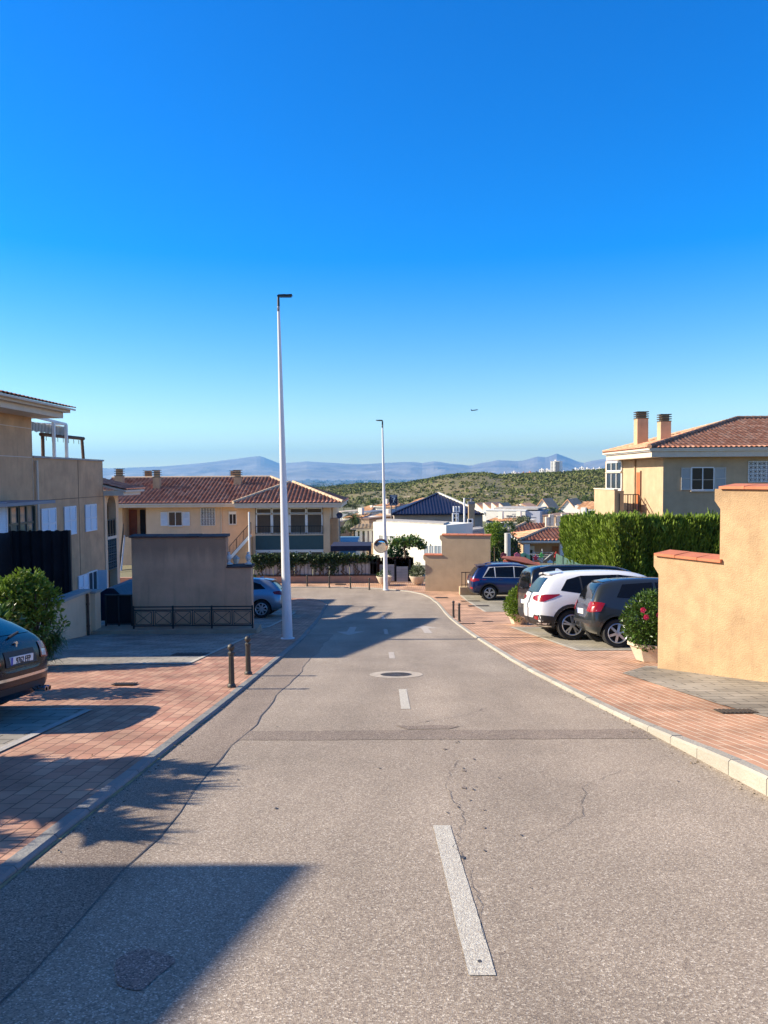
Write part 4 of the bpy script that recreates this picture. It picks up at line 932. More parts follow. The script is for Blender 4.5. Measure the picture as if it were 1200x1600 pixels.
t = thing('shade_netting', 'black shade netting screen rising above the low ochre wall', 'netting', (-8.5, 20.2, zr(20)))
xn = fx(15, 20.2)
netting('net_panel', '', (xn, 20.25), (-8.42, 20.25), lambda t_: zr(21) - .1, lambda t_: zz, .02, parent=t)
netting('net_panel', '', (xn + .5, 10), (xn, 20.24), lambda t_: zr(15) - .5, lambda t_: zz - .02, .02, parent=t)
for x, y in ((xn, 20.2), (-8.44, 20.2), (xn + .25, 15)): MB().box(x - .03, x + .03, y - .03, y + .03, zr(21), zz + .01).build('post', M_black, t)
# dark gate draped with tarpaulin between low wall and stepped wall
xa, xb = -7.9, fx(204, 21.2); zg0 = zl; zg1 = fz(930, 21.2, 150)
t = thing('metal_gate', 'black sheeted gate between the low ochre wall and the stepped wall', 'gate', (xa, 21.2, zg0))
MB().box(xa + .02, xb - .02, 21.19, 21.22, zg0 + .04, zg1).build('gate_panel', M_net, t)
mb = MB(); mb.bar((xa, 21.18, zg1), (xb, 21.18, zg1), .04); mb.bar((xa, 21.18, zg0 + .06), (xb, 21.18, zg0 + .06), .04)
for x in (xa + .02, (xa + xb) / 2, xb - .02): mb.bar((x, 21.18, zg0), (x, 21.18, zg1), .04)
mb.build('gate_frame', M_black, t)
p = at(178, 917, 22.3); q0 = at(146, 934, 22.3); q1 = at(206, 938, 22.3); M_tarp = mk('navy tarpaulin', (.012, .018, .05), .5, var=.5, vscale=2, bump=.8, bscale=5)
tag(MB().prism([(q0.x, zg0), (q1.x, zg0), (q1.x, q1.z), (p.x + .1, p.z), (p.x - .1, p.z), (q0.x, q0.z)], 'Y', 22.0, 24.0).build('tarpaulin_tent', M_tarp, loc=(p.x, 23, zg0)), 'dark navy peaked tarpaulin shelter rising behind the black gate', 'tarpaulin')
# stone finials and lantern at the lower step of the rose brown wall
M_fin = mk('white stone', (.62, .60, .56), .7, var=.1)
for i, (px, py) in enumerate([(358, 868), (388, 868)]):
    c = at(px, 887, 21.57); z = z2 + .078; f = MB().lathe((c.x, 21.57, z), [(.001, 0), (.10, 0), (.10, .03), (.05, .05), (.035, .09), (.065, .13), (.085, .19), (.07, .25), (.03, .29), (.04, .31), (.035, .345), (.001, .36)], 16).build('stone_finial', M_fin, smooth=True, loc=(c.x, 21.57, z))
    tag(f, ['white stone finial at the inner corner of the lower wall step', 'white stone finial at the outer end of the lower wall step'][i], 'finial', 'white stone finials on the rose brown wall')
c = at(369, 884, 23.2); z = zr(23.2)
t = thing('garden_lantern', 'small white lantern lamp seen between the two stone finials', 'lantern', (c.x, 23.2, z)); zc = fz(878, 23.2, 369)
MB().tube((c.x, 23.2, z), (c.x, 23.2, zc - .08), .03, .03, 8).build('post', M_black, t)
MB().lathe((c.x, 23.2, zc), [(.04, -.12), (.11, .10)], 6).build('lantern_glass', mk('frosted lamp glass', (.6, .58, .5), .3), t)
MB().lathe((c.x, 23.2, zc), [(.13, .10), (.05, .19), (.001, .22)], 6).build('lantern_cap', M_concrete, t)
# ------- roof tile planes
def tiles(name, poly, mat, parent, tw=.24, tl=.38, amp=.045, sub=6, thick=.05):
    """poly: 3D points in one plane, the first edge being the eave (left to right seen from outside)"""
    P = [Vector(p) for p in poly]; e = (P[1] - P[0]).normalized(); n = e.cross(P[2] - P[0]).normalized()
    if n.z < 0: n = -n
    s = n.cross(e).normalized()
    if s.z < 0: s = -s
    uv = [((p - P[0]).dot(e), (p - P[0]).dot(s)) for p in P]; u0 = min(a for a, b in uv); u1 = max(a for a, b in uv); v1 = max(b for a, b in uv)
    nu = int((u1 - u0) / tw * sub) + 1; rows = int(v1 / tl) + 1; bm = bmesh.new(); grid = {}
    for r_ in range(rows):
        for k, vv in ((0, r_ * tl - .02), (1, (r_ + 1) * tl)):
            for i in range(nu + 1):
                u = u0 + i * tw / sub; ph = (i % sub) / sub * 2 * math.pi
                h = amp * (.5 + .5 * math.cos(ph)) ** .8 + (.028 if k == 0 else .0)
                grid[r_, k, i] = bm.verts.new((u, vv, h))
    uvl = bm.loops.layers.uv.new('uv')
    for r_ in range(rows):
        for i in range(nu):
            f = bm.faces.new((grid[r_, 0, i], grid[r_, 0, i + 1], grid[r_, 1, i + 1], grid[r_, 1, i]))
            for l in f.loops: l[uvl].uv = (int((i + sub / 2) / sub) + .5, r_ + .5)
            if r_: 
                f = bm.faces.new((grid[r_ - 1, 1, i], grid[r_ - 1, 1, i + 1], grid[r_, 0, i + 1], grid[r_, 0, i]))
                for l in f.loops: l[uvl].uv = (int((i + sub / 2) / sub) + .5, r_ + .5)
    cx = sum(a for a, b in uv) / len(uv); cy = sum(b for a, b in uv) / len(uv)
    for (a, b) in zip(uv, uv[1:] + uv[:1]):
        if a[1] == b[1] and abs(a[1]) < 1e-6: continue
        dx, dy = b[0] - a[0], b[1] - a[1]; no = Vector((dy, -dx, 0)).normalized()
        if no.dot(Vector((cx - a[0], cy - a[1], 0))) > 0: no = -no
        bmesh.ops.bisect_plane(bm, geom=bm.verts[:] + bm.edges[:] + bm.faces[:], plane_co=(a[0], a[1], 0), plane_no=no, clear_outer=True)
    for v in bm.verts: v.co = P[0] + e * v.co.x + s * v.co.y + n * v.co.z
    me = bpy.data.meshes.new(name); M = WM[parent].inverted(); bm.transform(M); bm.to_mesh(me); bm.free(); me.materials.append(mat)
    me.polygons.foreach_set('use_smooth', [True] * len(me.polygons))
    o = bpy.data.objects.new(name, me); COL.objects.link(o); o.parent = parent; WM[o] = WM[parent]; return o
def ridge(parent, a, b, mat=None, r=.11, name='ridge_tiles'):
    a = Vector(a); b = Vector(b); L = (b - a).length; n = max(2, int(L / .42)); mb = MB()
    for i in range(n):
        p = a.lerp(b, i / n); q = a.lerp(b, (i + 1.12) / n); mb.tube(p, q, r * 1.08, r * .92, 10)
    return mb.build(name, mat or M_ridge, parent, True)
def slab(poly, th, name, mat, parent):     # solid under a roof plane
    P = [Vector(p) for p in poly]; n = len(P); dz = Vector((0, 0, th))
    MB().add([p - Vector((0, 0, .012)) for p in P] + [p - dz for p in P], [tuple(range(n)), tuple(range(2 * n - 1, n - 1, -1))] + [(i, n + i, n + (i + 1) % n, (i + 1) % n) for i in range(n)]).build(name, mat, parent)
def shutter(parent, p, u, w, h, n, mat=None, name='shutter'):
    """louvred panel: lower left corner p, unit direction u, outward normal n"""
    mb = MB(); p = Vector(p); u = Vector(u); n = Vector(n); z = Vector((0, 0, 1)); mat = mat or M_shutter
    fr = min(.05, w * .14)
    for a, b, ww in ((p, p + z * h, fr), (p + u * w, p + u * w + z * h, fr)): mb.bar(a + n * .03 + (u * fr / 2 if a == p else -u * fr / 2), b + n * .03 + (u * fr / 2 if a == p else -u * fr / 2), ww, .04, up=n)
    for zz_ in (0, h / 2, h): mb.bar(p + u * fr + z * min(max(zz_, fr / 2), h - fr / 2) + n * .03, p + u * (w - fr) + z * min(max(zz_, fr / 2), h - fr / 2) + n * .03, .04, fr, up=z)
    k = max(4, int(h / .075))
    for i in range(k):
        c = p + z * (fr + (h - 2 * fr) * (i + .5) / k) + n * .027
        mb.add([c + u * fr - z * .034 + n * .018, c + u * (w - fr) - z * .034 + n * .018, c + u * (w - fr) + z * .030 - n * .012, c + u * fr + z * .030 - n * .012], [(0, 1, 2, 3)])
    mb.add([p + n * .004, p + u * w + n * .004, p + u * w + z * h + n * .004, p + z * h + n * .004], [(0, 1, 2, 3)])
    return mb.build(name, mat, parent)
def window(parent, p, u, w, h, n, frame=None, panes=2, glass=None, curtain=True, name='window', fr=.055, mid=False):
    mb = MB(); p = Vector(p); u = Vector(u); n = Vector(n); z = Vector((0, 0, 1)); frame = frame or M_white
    def B(a, b, w1, d=.06): mb.bar(a + n * .02, b + n * .02, w1, d, up=n)
    B(p, p + u * w, fr); B(p + z * h, p + z * h + u * w, fr); B(p + z * fr / 2, p + z * (h - fr / 2), fr); B(p + u * w + z * fr / 2, p + u * w + z * (h - fr / 2), fr)
    for i in range(1, panes): c = p + u * (w * i / panes); B(c + z * fr / 2, c + z * (h - fr / 2), fr * .8, .05)
    if mid: B(p + z * h * .5 + u * fr / 2, p + z * h * .5 + u * (w - fr / 2), fr * .7, .045)
    f = mb.build(name, frame, parent)
    MB().add([p + n * .012, p + u * w + n * .012, p + u * w + z * h + n * .012, p + z * h + n * .012], [(0, 1, 2, 3)]).build('pane', glass or M_glass, f)
    mb = MB(); mb.bar(p - u * .05 - z * (fr / 2 + .03) + n * .05, p + u * (w + .05) - z * (fr / 2 + .03) + n * .05, .14, .05); mb.build('sill', M_cream, f)
    return f
def chimney(parent, x, y, w, z0, z1, louv=.5, mat=None):
    c = MB().box(x - w / 2, x + w / 2, y - w / 2, y + w / 2, z0, z1 - louv).box(x - w * .36, x + w * .36, y - w * .36, y + w * .36, z1 - louv - .05, z1 - .07).build('chimney', mat or M_stucco2, parent); mb = MB()
    k = 3
    for i in range(k + 1):
        z = z1 - louv + (louv - .06) * i / k; mb.box(x - w * .54, x + w * .54, y - w * .54, y + w * .54, z, z + .045)
    mb.build('chimney_cap', mk('dark clay cap', (.06, .05, .045), .8), c); return c
def railing(parent, a, b, h=.9, step=.12, mat=None, name='railing', cross=False):
    mb = MB(); a = Vector(a); b = Vector(b); z = Vector((0, 0, 1)); mat = mat or M_black
    mb.bar(a + z * h, b + z * h, .045); mb.bar(a + z * .08, b + z * .08, .03); L = (b - a).length; n = max(1, int(L / step))
    for i in range(n + 1):
        p = a.lerp(b, i / n); w = .045 if i % max(1, n // 3) == 0 else .016; mb.bar(p, p + z * h, w)
    return mb.build(name, mat, parent)
def stairs(parent, a, dirv, w, n, rise, run, side, mat=None, name='steps'):
    mb = MB(); a = Vector(a); d = Vector(dirv).normalized(); s = Vector(side).normalized()
    for i in range(n):
        p = a + d * run * i + Vector((0, 0, rise * i)); vs = [p + d * x + s * y + Vector((0, 0, z)) for z in (-1.2 if i else -.3, rise) for y in (0, w) for x in (0, run + .02)]
        mb.add(vs, [(0, 2, 3, 1), (4, 5, 7, 6), (0, 1, 5, 4), (2, 6, 7, 3), (0, 4, 6, 2), (1, 3, 7, 5)])
    return mb.build(name, mat or M_concrete, parent)
def lattice(parent, p, u, w, h, n, nx, nz, mat=None):
    mb = MB(); p = Vector(p); u = Vector(u); n = Vector(n); z = Vector((0, 0, 1)); cw, ch = w / nx, h / nz
    for i in range(nx + 1): mb.bar(p + u * cw * i + n * .03, p + u * cw * i + z * h + n * .03, .035, .06, up=n)
    for j in range(nz + 1): mb.bar(p + z * ch * j + n * .031, p + u * w + z * ch * j + n * .031, .06, .035)
    for i in range(nx):
        for j in range(nz):
            c = p + u * cw * (i + .5) + z * ch * (j + .5) + n * .032; r0 = min(cw, ch) * .30
            q = [c + u * r0 * math.cos(t_) + z * r0 * math.sin(t_) for t_ in [k * math.pi / 4 for k in range(8)]]
            for k in range(8): mb.bar(q[k], q[(k + 1) % 8], .022, .05, up=n)
    mb.cur = 1; mb.add([p + n * .004, p + u * w + n * .004, p + u * w + z * h + n * .004, p + z * h + n * .004], [(0, 1, 2, 3)])
    return mb.build('lattice_screen', [mat or M_white, mk('shaded hole', (.06, .05, .045), .9)], parent)
# ------------------------------------------------------------------ left apartment house (its wall runs along the street)
XA = -12.5; ax = Vector((0, 1, 0)); nx = Vector((1, 0, 0))
def AX(px, py, X=XA): return atX(px, py, X)
YA = AX(50, 700).y; YB = AX(160, 720).y; zp = AX(160, 721).z; ze = fz(652, 26.9, 95)
A = thing('apartment_house', 'tan apartment house with roof terrace on the left, its wall running along the street', 'house', (XA, YA, -4))
MB().box(-24, XA, 15.4, YA, -5, ze + .02).build('wall', M_stucco2, A)
MB().box(-22, XA + .004, YA + .002, YB, -6, zp).build('terrace_wall', M_stucco2, A)
MB().box(-22, XA + .06, YA + .01, YB + .05, zp + .002, zp + .07).build('parapet_cap', M_concrete, A)
mb = MB()
for z in (AX(20, 666).z, AX(20, 713).z): mb.box(XA + .001, XA + .012, 15.4, YA - .02, z - .012, z + .012)
mb.build('wall_joint', M_cream, A)
mb = MB(); mb.box(XA + .006, XA + .014, AX(122, 750).y - .012, AX(122, 750).y + .012, -6, zp); mb.box(XA + .006, XA + .014, YA, YB, AX(120, 792).z + .35, AX(120, 792).z + .37); mb.build('expansion_joint', mk('joint shadow gap', (.16, .10, .06), .9), A)
MB().tube((XA + .09, YA + .15, -5), (XA + .09, YA + .15, zp - .1), .045, n=10).build('drainpipe', M_cream, A)
# eaves, stepped board, roof
mb = MB(); mb.box(-24.2, -11.55, 15.0, YA + .45, ze, ze + .20); mb.build('soffit', M_cream, A)
MB().box(-24.3, -11.35, 14.9, YA + .60, ze + .202, ze + .34).build('fascia', M_cream, A)
P = [(-11.2, 14.8, ze + .36), (-11.2, YA + .72, ze + .36), (-13.2, YA + .72, ze + .80), (-13.2, 14.8, ze + .80)]
slab(P, .08, 'roof_deck', M_cream, A); tiles('roof_tiles', P, M_tileR, A, tw=.26)
MB().box(-24, -13.1, 15.0, YA + .5, ze + .342, ze + .60).build('flat_roof', M_concrete, A)
mb = MB(); mb.box(XA + .001, XA + .012, YA - .02, YA - .008, -5, ze); mb.build('corner_joint', M_cream, A)
# shutters upstairs
zt_ = AX(140, 788).z; zb_ = AX(140, 830).z
for a, b in ((63, 86), (99, 117.5), (132, 149.5)):
    y0, y1 = AX(a, 800).y, AX(b, 800).y
    for k in (0, 1): shutter(A, (XA + .006, y0 + (y1 - y0) * k / 2, zb_), ax, (y1 - y0) / 2 - .01, zt_ - zb_, nx)
# lower window with opened shutters
z1, z0 = AX(150, 891).z, AX(150, 928).z; y0, ym, yn, y1 = [AX(p_, 900).y for p_ in (121, 137, 150.5, 163)]
shutter(A, (XA + .006, y0, z0), ax, (ym - y0) / 2 - .01, z1 - z0, nx); shutter(A, (XA + .006, (y0 + ym) / 2, z0), ax, (ym - y0) / 2 - .01, z1 - z0, nx); window(A, (XA + .006, ym, z0), ax, yn - ym, z1 - z0, nx, panes=2); 
MB().box(XA + .01, XA + .45, yn + .02, yn + .06, z0, z1).build('shutter', M_shutter, A)
# glazed porch with green frames
y0, y1 = AX(-60, 800, -11.5).y, AX(53, 800, -11.5).y; zc = AX(50, 787, -11.5).z
MB().box(XA, -11.0, y0, y1 + .5, zc, zc + .10).build('porch_roof', mk('porch roof sheet', (.20, .22, .26), .5), A)
zs = AX(40, 846, -11.5).z
MB().box(XA, -11.5, y0, y1, -4.5, zs).build('porch_wall', M_stucco2, A)
n_ = 4; w = (y1 - y0) / n_
for i in range(n_): window(A, (-11.52, y0 + w * i + .02, zs + .02), ax, w - .04, zc - zs - .05, nx, frame=M_greenf, panes=2, glass=M_glassb, fr=.10, mid=True, name='porch_window')
window(A, (XA + .02, y1 - .02, zs + .02), Vector((1, 0, 0)), .98, zc - zs - .05, Vector((0, 1, 0)), frame=M_greenf, panes=1, glass=M_glassb, fr=.1)
shutter(A, (-11.40, AX(-25, 800, -11.4).y, zs - .6), ax, AX(9, 800, -11.4).y - AX(-25, 800, -11.4).y, 1.9, nx)
# arched porch at the far end
y0, y1 = YB + .004, AX(184, 820).y; zt_ = AX(172, 774).z; z_ = -6.2
ya, yb = AX(166, 820).y, AX(180, 820).y; zs_ = AX(172, 795).z - .25; r0 = (yb - ya) / 2; yc = (ya + yb) / 2
arch = [(ya, z_)] + [(yc - r0 * math.cos(t_), zs_ + .55 * r0 + r0 * 1.0 * math.sin(t_)) for t_ in [math.pi * k / 12 for k in range(13)]] + [(yb, z_)]
MB().prism([(y0, z_), (y0, zt_)] + [(y1, zt_), (y1, z_)] + arch[::-1], 'X', XA - .3, XA + .05).build('porch_arch', M_stucco3, A)
MB().box(XA - 2.6, XA - 2.4, y0, y1 + .4, z_, zt_).build('porch_back_wall', M_stucco2, A); MB().box(XA - 2.4, XA - .3, y1 + .1, y1 + .3, z_, zt_).build('porch_side_wall', M_stucco2, A)
zf = AX(172, 838).z; MB().box(XA - 2.4, XA + .06, ya, yb, zf - .12, zf).build('porch_floor', M_cream, A)
railing(A, (XA, ya, zf), (XA, yb, zf), .75, .11)
lattice(A, (XA - .02, ya + .02, zf - 1.5), ax, yb - ya - .04, 1.36, nx, 5, 4, M_teal)
MB().box(XA - 2.6, XA + .9, y0 + .004, y1 + .6, zt_ + .004, zt_ + .22).build('porch_beam', M_cream, A)
P = [(XA + 1.0, y0, zt_ + .25), (XA + 1.0, y1 + .9, zt_ + .25), (XA - 1.8, y1 + .9, zt_ + .95), (XA - 1.8, y0, zt_ + .95)]
slab(P, .1, 'porch_roof_deck', M_cream, A); tiles('porch_roof_tiles', P, M_tileR, A)
# things on the terrace
zt_ = zp + .07
t = thing('terrace_pergola', 'white metal pergola frame on the roof terrace of the left house', 'pergola', (XA - .4, 30, zp))
xp = XA - .25; h = AX(84, 660, xp).z
y0, y1 = AX(50, 700, xp).y - .4, AX(104, 700, xp).y
for y in (AX(84.5, 700, xp).y, y1): MB().box(xp - .05, xp + .05, y - .05, y + .05, zp + .07, h).build('post', M_white, t)
mb = MB(); mb.bar((xp, YA + .05, h + .12), (xp, y1, h), .09); mb.bar((xp, y1, h), (xp - 3, y1, h + .1), .08); mb.bar((xp - 3, YA + .05, h + .2), (xp - 3, y1, h + .1), .08); mb.bar((xp - 3, y1, zp), (xp - 3, y1, h + .1), .08); mb.build('beam', M_white, t)
m, nt_, b_ = nodes_of('striped awning'); wv = nt_.nodes.new('ShaderNodeTexWave'); wv.bands_direction = 'Y'; wv.inputs['Scale'].default_value = 2.6; tcn = nt_.nodes.new('ShaderNodeTexCoord'); nt_.links.new(tcn.outputs['Object'], wv.inputs[0])
cr = nt_.nodes.new('ShaderNodeValToRGB'); cr.color_ramp.interpolation = 'CONSTANT'; cr.color_ramp.elements[0].color = (.03, .03, .04, 1); cr.color_ramp.elements[1].color = (.5, .48, .42, 1); cr.color_ramp.elements[1].position = .5
nt_.links.new(wv.outputs[0], cr.inputs[0]); nt_.links.new(cr.outputs[0], b_.inputs['Base Color']); M_awn = m
mb = MB(); ya_, yb_ = YA + .1, AX(99, 670, xp - .2).y; za = h - .02; n = 16; vs = []
for i in range(n + 1):
    y = ya_ + (yb_ - ya_) * i / n; vs += [(xp - .15, y, za - .05 - .05 * (i % 2)), (xp - .15, y, za - .38 - .05 * (i % 2)), (xp - 1.6, y, za + .1)]
fs = []
for i in range(n): a = 3 * i; fs += [(a, a + 3, a + 4, a + 1), (a, a + 2, a + 5, a + 3)]
mb.add(vs, fs); tag(mb.build('awning', M_awn, loc=(xp, ya_, za)), 'dark and cream striped awning under the white terrace pergola', 'awning')
t = thing('swing_frame', 'brown wooden frame with a round cross bar on the roof terrace', 'frame', (XA - .6, 31, zp)); xs = XA - .6
hh = AX(100, 683, xs).z; ya_, yb_ = AX(67, 700, xs).y, AX(130, 700, xs).y
MB().tube((xs, ya_, zp + .0), (xs, ya_ , hh), .07, n=8).build('post', M_wood, t); MB().tube((xs, yb_ , zp + .0), (xs, yb_ - .12, hh), .07, n=8).build('post', M_wood, t)
MB().tube((xs, ya_ - .15, hh), (xs, yb_ + .05, hh + .04), .075, n=10).build('cross_bar', M_wood, t)
mb = MB()
for k in range(7): y = ya_ + (yb_ - ya_) * (k + .6) / 7.5; mb.tube((xs, y, hh - .05), (xs, y, hh - .22), .012, n=5)
mb.build('hooks', M_black, t)

# ------------------------------------------------------------------ long tiled house across the junction
YM = 60.0; YW = 58.0; ny = Vector((0, -1, 0)); ux = Vector((1, 0, 0))
X_ = lambda px, Y=YM: fx(px, Y, 800)
B = thing('long_house', 'long ochre house with red tiled roof and chimneys behind the vine fence', 'house', (X_(290), YM, -6))
xl, xr = X_(140), X_(394); zev = fz(792, YM, 290); zbot = -7
xd0, xd1 = X_(191), X_(228); zdt = fz(794, YM, 210); zdb = fz(839, YM, 210)
MB().box(xl, xd0, YM, YM + 8, zbot, zev).build('wall', M_stucco3, B); MB().box(xd1, X_(520), YM, YM + 8, zbot, zev).build('wall', M_stucco3, B)
MB().box(xd0, xd1, YM + .005, YM + 8, zbot, zdb).build('wall', M_stucco3, B); MB().box(xd0, xd1, YM + 1.6, YM + 1.8, zdb, zev).build('porch_back_wall', M_stucco2, B)
MB().box(X_(193, YM + 1.6), X_(214, YM + 1.6), YM + 1.54, YM + 1.59, zdb, zdb + 2.1).build('door', M_door, B)
MB().box(X_(219, YM + 1.6), X_(227, YM + 1.6), YM + 1.54, YM + 1.59, zdb, zdb + 2.1).build('door', M_dark, B)
# eave board and main roof
ye = YM - .9; zE = fz(786.5, ye, 290); zR = fz(747, YM + 5.2, 300); yR = YM + 5.2
MB().box(xl, X_(372, ye), ye, YM + 8.2, zev + .004, zE - .04).build('eave_board', M_cream, B)
XL = X_(140); xrE = X_(520, ye)
P = [(XL, ye - .1, zE), (xrE, ye - .1, zE), (X_(424, yR), yR, zR), (XL, yR, zR)]
slab(P, .12, 'roof_deck', M_cream, B); tiles('roof_tiles', P, M_tileR, B, tw=.31, amp=.10, sub=5, tl=.42)
P2 = [(X_(424, yR), yR, zR), (XL, yR, zR), (XL, yR + 6, zE), (X_(424, yR) + 4, yR + 6, zE)]; slab(P2, .12, 'roof_back', M_tileR, B)
ridge(B, (XL, yR, zR + .05), (X_(424, yR), yR, zR + .05), r=.13); ridge(B, (X_(424, yR), yR, zR + .05), (X_(520, ye), ye, zE + .08), r=.13)
# projecting wing with its own hipped roof
xw0, xw1 = X_(391, YW), X_(525, YW); zw = fz(793, YW, 450); yf = YW - .9; zF = fz(786, yf, 450)
xf0, xf1 = X_(364, yf), X_(536, yf); ya_ = YW + 3.9; zA = fz(754.5, ya_, 453); xa_ = X_(453, ya_)
MB().box(xf0 + .12, xf1 - .12, yf + .05, YW + 7.9, zw + .012, zF - .04).build('eave_board', M_cream, B)
P = [(xf0, yf, zF), (xf1, yf, zF), (xa_ + .3, ya_, zA), (xa_, ya_, zA)]; slab(P, .1, 'roof_deck', M_cream, B); tiles('wing_roof_tiles', P, M_tileR, B, tw=.31, amp=.10, sub=5, tl=.42)
P = [(xf1, yf, zF), (xf1, YW + 8, zF), (xa_ + .3, YW + 5, zA), (xa_ + .3, ya_, zA)]; slab(P, .1, 'roof_deck', M_cream, B); tiles('wing_roof_tiles', P, M_tileR, B, tw=.31, amp=.10, sub=5)
P = [(xf0, YW + 5, zF), (xf0, yf, zF), (xa_, ya_, zA), (xa_, YW + 5, zA)]; slab(P, .1, 'roof_deck', M_cream, B)
ridge(B, (xf0, yf, zF + .08), (xa_, ya_, zA + .08), r=.12); ridge(B, (xf1, yf, zF + .08), (xa_ + .3, ya_, zA + .08), r=.13)
xo0, xo1 = X_(398.5, YW), X_(505, YW); zt1 = fz(793.5, YW, 450)
zsill = fz(834.5, YW, 450); zband0 = fz(859, YW, 450); zlt = fz(861, YW, 450)
MB().box(xw0, xo0, YW, YW + 3, zbot, zw).build('pillar', M_stucco3, B); MB().box(xo1, xw1 - .5, YW, YW + 3, zbot, zw).build('pillar', M_stucco3, B)
MB().box(xw1 - .498, xw1 + .1, YW + .6, YW + 2, zbot, fz(811, YW, 520)).build('outer_pier', M_stucco2, B)
MB().box(xo0, xo1, YW + 2.2, YW + 2.4, zbot, zw).build('balcony_back_wall', M_stucco2, B)
MB().box(xo0, xo1, YW - .06, YW + 2.2, zsill - .10, zsill).build('balcony_floor', M_cream, B)
MB().box(xo0, xo1, YW + .03, YW + .12, zband0, zsill - .102).build('teal_panel', M_teal, B)
MB().box(xo0, xo1, YW, YW + .12, zband0 - .09, zband0 - .002).build('band_sill', M_white, B)
MB().box(X_(405, YW + 2), X_(412, YW + 2) + .35, YW + 2.14, YW + 2.19, zsill, zsill + 2.0).build('door', M_door, B)
ms = [399.5, 424.5, 452, 478.5, 504]; ztr = fz(802, YW, 450)
for i in range(4):
    a, b = X_(ms[i], YW), X_(ms[i + 1], YW)
    MG = MATS.get('clear glazing')
    if not MG:
        MG, t_, b_ = nodes_of('clear glazing'); b_.inputs['Base Color'].default_value = (.05, .07, .08, 1); b_.inputs['Roughness'].default_value = .03; b_.inputs['Alpha'].default_value = .45; MATS['clear glazing'] = MG
    window(B, (a + .05, YW + .06, zsill + .06), ux, b - a - .1, ztr - zsill - .12, ny, panes=1, glass=MG, fr=.10, name='balcony_window'); window(B, (a + .05, YW + .06, ztr), ux, b - a - .1, zt1 - ztr - .05, ny, panes=1, glass=MG, fr=.08, name='transom_window')
railing(B, (xo0 + .05, YW - .1, zsill), (xo1 - .05, YW - .1, zsill), .62, .12)
n_ = 5
for i in range(n_):
    a = xo0 + (xo1 - xo0) * i / n_; window(B, (a + .04, YW + .08, zband0 - 1.3), ux, (xo1 - xo0) / n_ - .08, 1.15, ny, panes=1, fr=.10, name='lower_window')
# windows of the main front
xa_, xb_ = X_(263.5), X_(284.5); zt1, zb1 = fz(800, YM, 270), fz(821.5, YM, 270)
window(B, (xa_, YM, zb1), ux, xb_ - xa_, zt1 - zb1, ny); sw = X_(262) - X_(251)
shutter(B, (X_(251), YM - .005, zb1), ux, sw, zt1 - zb1, ny); shutter(B, (X_(285.5), YM - .005, zb1), ux, sw, zt1 - zb1, ny)
lattice(B, (X_(314), YM - .004, fz(821, YM, 320)), ux, X_(336) - X_(314), fz(794, YM, 320) - fz(821, YM, 320), ny, 5, 5)
window(B, (X_(358), YM, fz(819, YM, 365)), ux, X_(369) - X_(358), fz(803, YM, 365) - fz(819, YM, 365), ny); MB().box(X_(357.5), X_(369.5), YM - .06, YM - .003, fz(803, YM, 365) + .03, fz(799, YM, 365)).build('blind_box', M_white, B)
mb = MB(); mb.tube((X_(346), YM - .06, zbot), (X_(346), YM - .06, zev), .04, n=8); mb.build('drainpipe', M_cream, B)
for px, dy, w, ytop, yb_ in [(188, 3, .62, 732, 752), (233, 7.5, .7, 735, 748), (246.5, 2.6, .55, 734, 766), (365, 6.5, .5, 735, 748), (372.5, 3.4, .6, 734, 758)]:
    Y = YM + dy; chimney(B, X_(px, Y), Y, w, fz(yb_, Y, px) - .6, fz(ytop, Y, px), .62)
stairs(B, (X_(208, 50), 52, -7.2), (0, 1, 0), 1.1, 14, (zdb + 7.2) / 14, .5, (-1, 0, 0), mk('blue grey steps', (.20, .23, .28), .7)); 
mb = MB(); a = Vector((X_(188, 53), 52, -6.9)); b_ = Vector((X_(191, 59), 59.2, zdb)); mb.bar(a + Vector((0, 0, .1)), b_ + Vector((0, 0, .1)), .22, .25); mb.build('stair_kerb', M_white, B); railing(B, a + Vector((0, 0, .2)), b_ + Vector((0, 0, .2)), .9, .2)
# side staircase rising to the wing
a = Vector((X_(352, 56), 57.2, fz(874, 57, 352))); b_ = Vector((X_(391, 57), 57.2, fz(836, 57, 391)))
MB().prism([(a.x, a.z - .15), (b_.x, b_.z - .15), (b_.x, zbot), (a.x, zbot)], 'Y', 57.2, 58.6).build('stair_flank', M_stucco2, B)
mb = MB(); mb.bar(a, b_, .16, .22); mb.build('stair_kerb', M_white, B); railing(B, a + Vector((0, 0, .1)), b_ + Vector((0, 0, .1)), .85, .16)
MB().tube((X_(389, 57), 57.0, zbot), (X_(389, 57), 57.0, fz(800, 57, 389)), .07, n=8).build('white_post', M_white, B)

# ------------------------------------------------------------------ ochre house with hipped roof on the right
YC = 38.0; XC = fx(1036, YC, 760)
C_ = thing('hipped_house', 'ochre house with hipped tile roof and two tall chimneys on the right', 'house', (XC, YC, -4))
ze = fz(714, YC - .7, 1100); xe = fx(1016, YC - .7, 714)
yfar = XC / ray(957, 740).x * ray(957, 740).y
MB().box(XC, XC + 22, YC, yfar + 1.5, -5, ze + .01).build('wall', M_stuccoC, C_)
ef = at(945, 720, 47).y; yE2 = xe / ray(944, 719).x * ray(944, 719).y
MB().box(xe + .10, XC + 23, YC - .62, yE2 - .05, ze + .014, ze + .30).build('soffit', M_cream, C_); MB().box(xe, XC + 23, YC - .72, yE2, ze + .302, ze + .44).build('fascia', M_white, C_)
z0 = ze + .46; x0 = xe - .08; y0 = YC - .8; y1 = yE2 + .08
ay = YC + 5.2; pk = at(1152, 655, ay); zr_ = pk.z; xr_ = pk.x
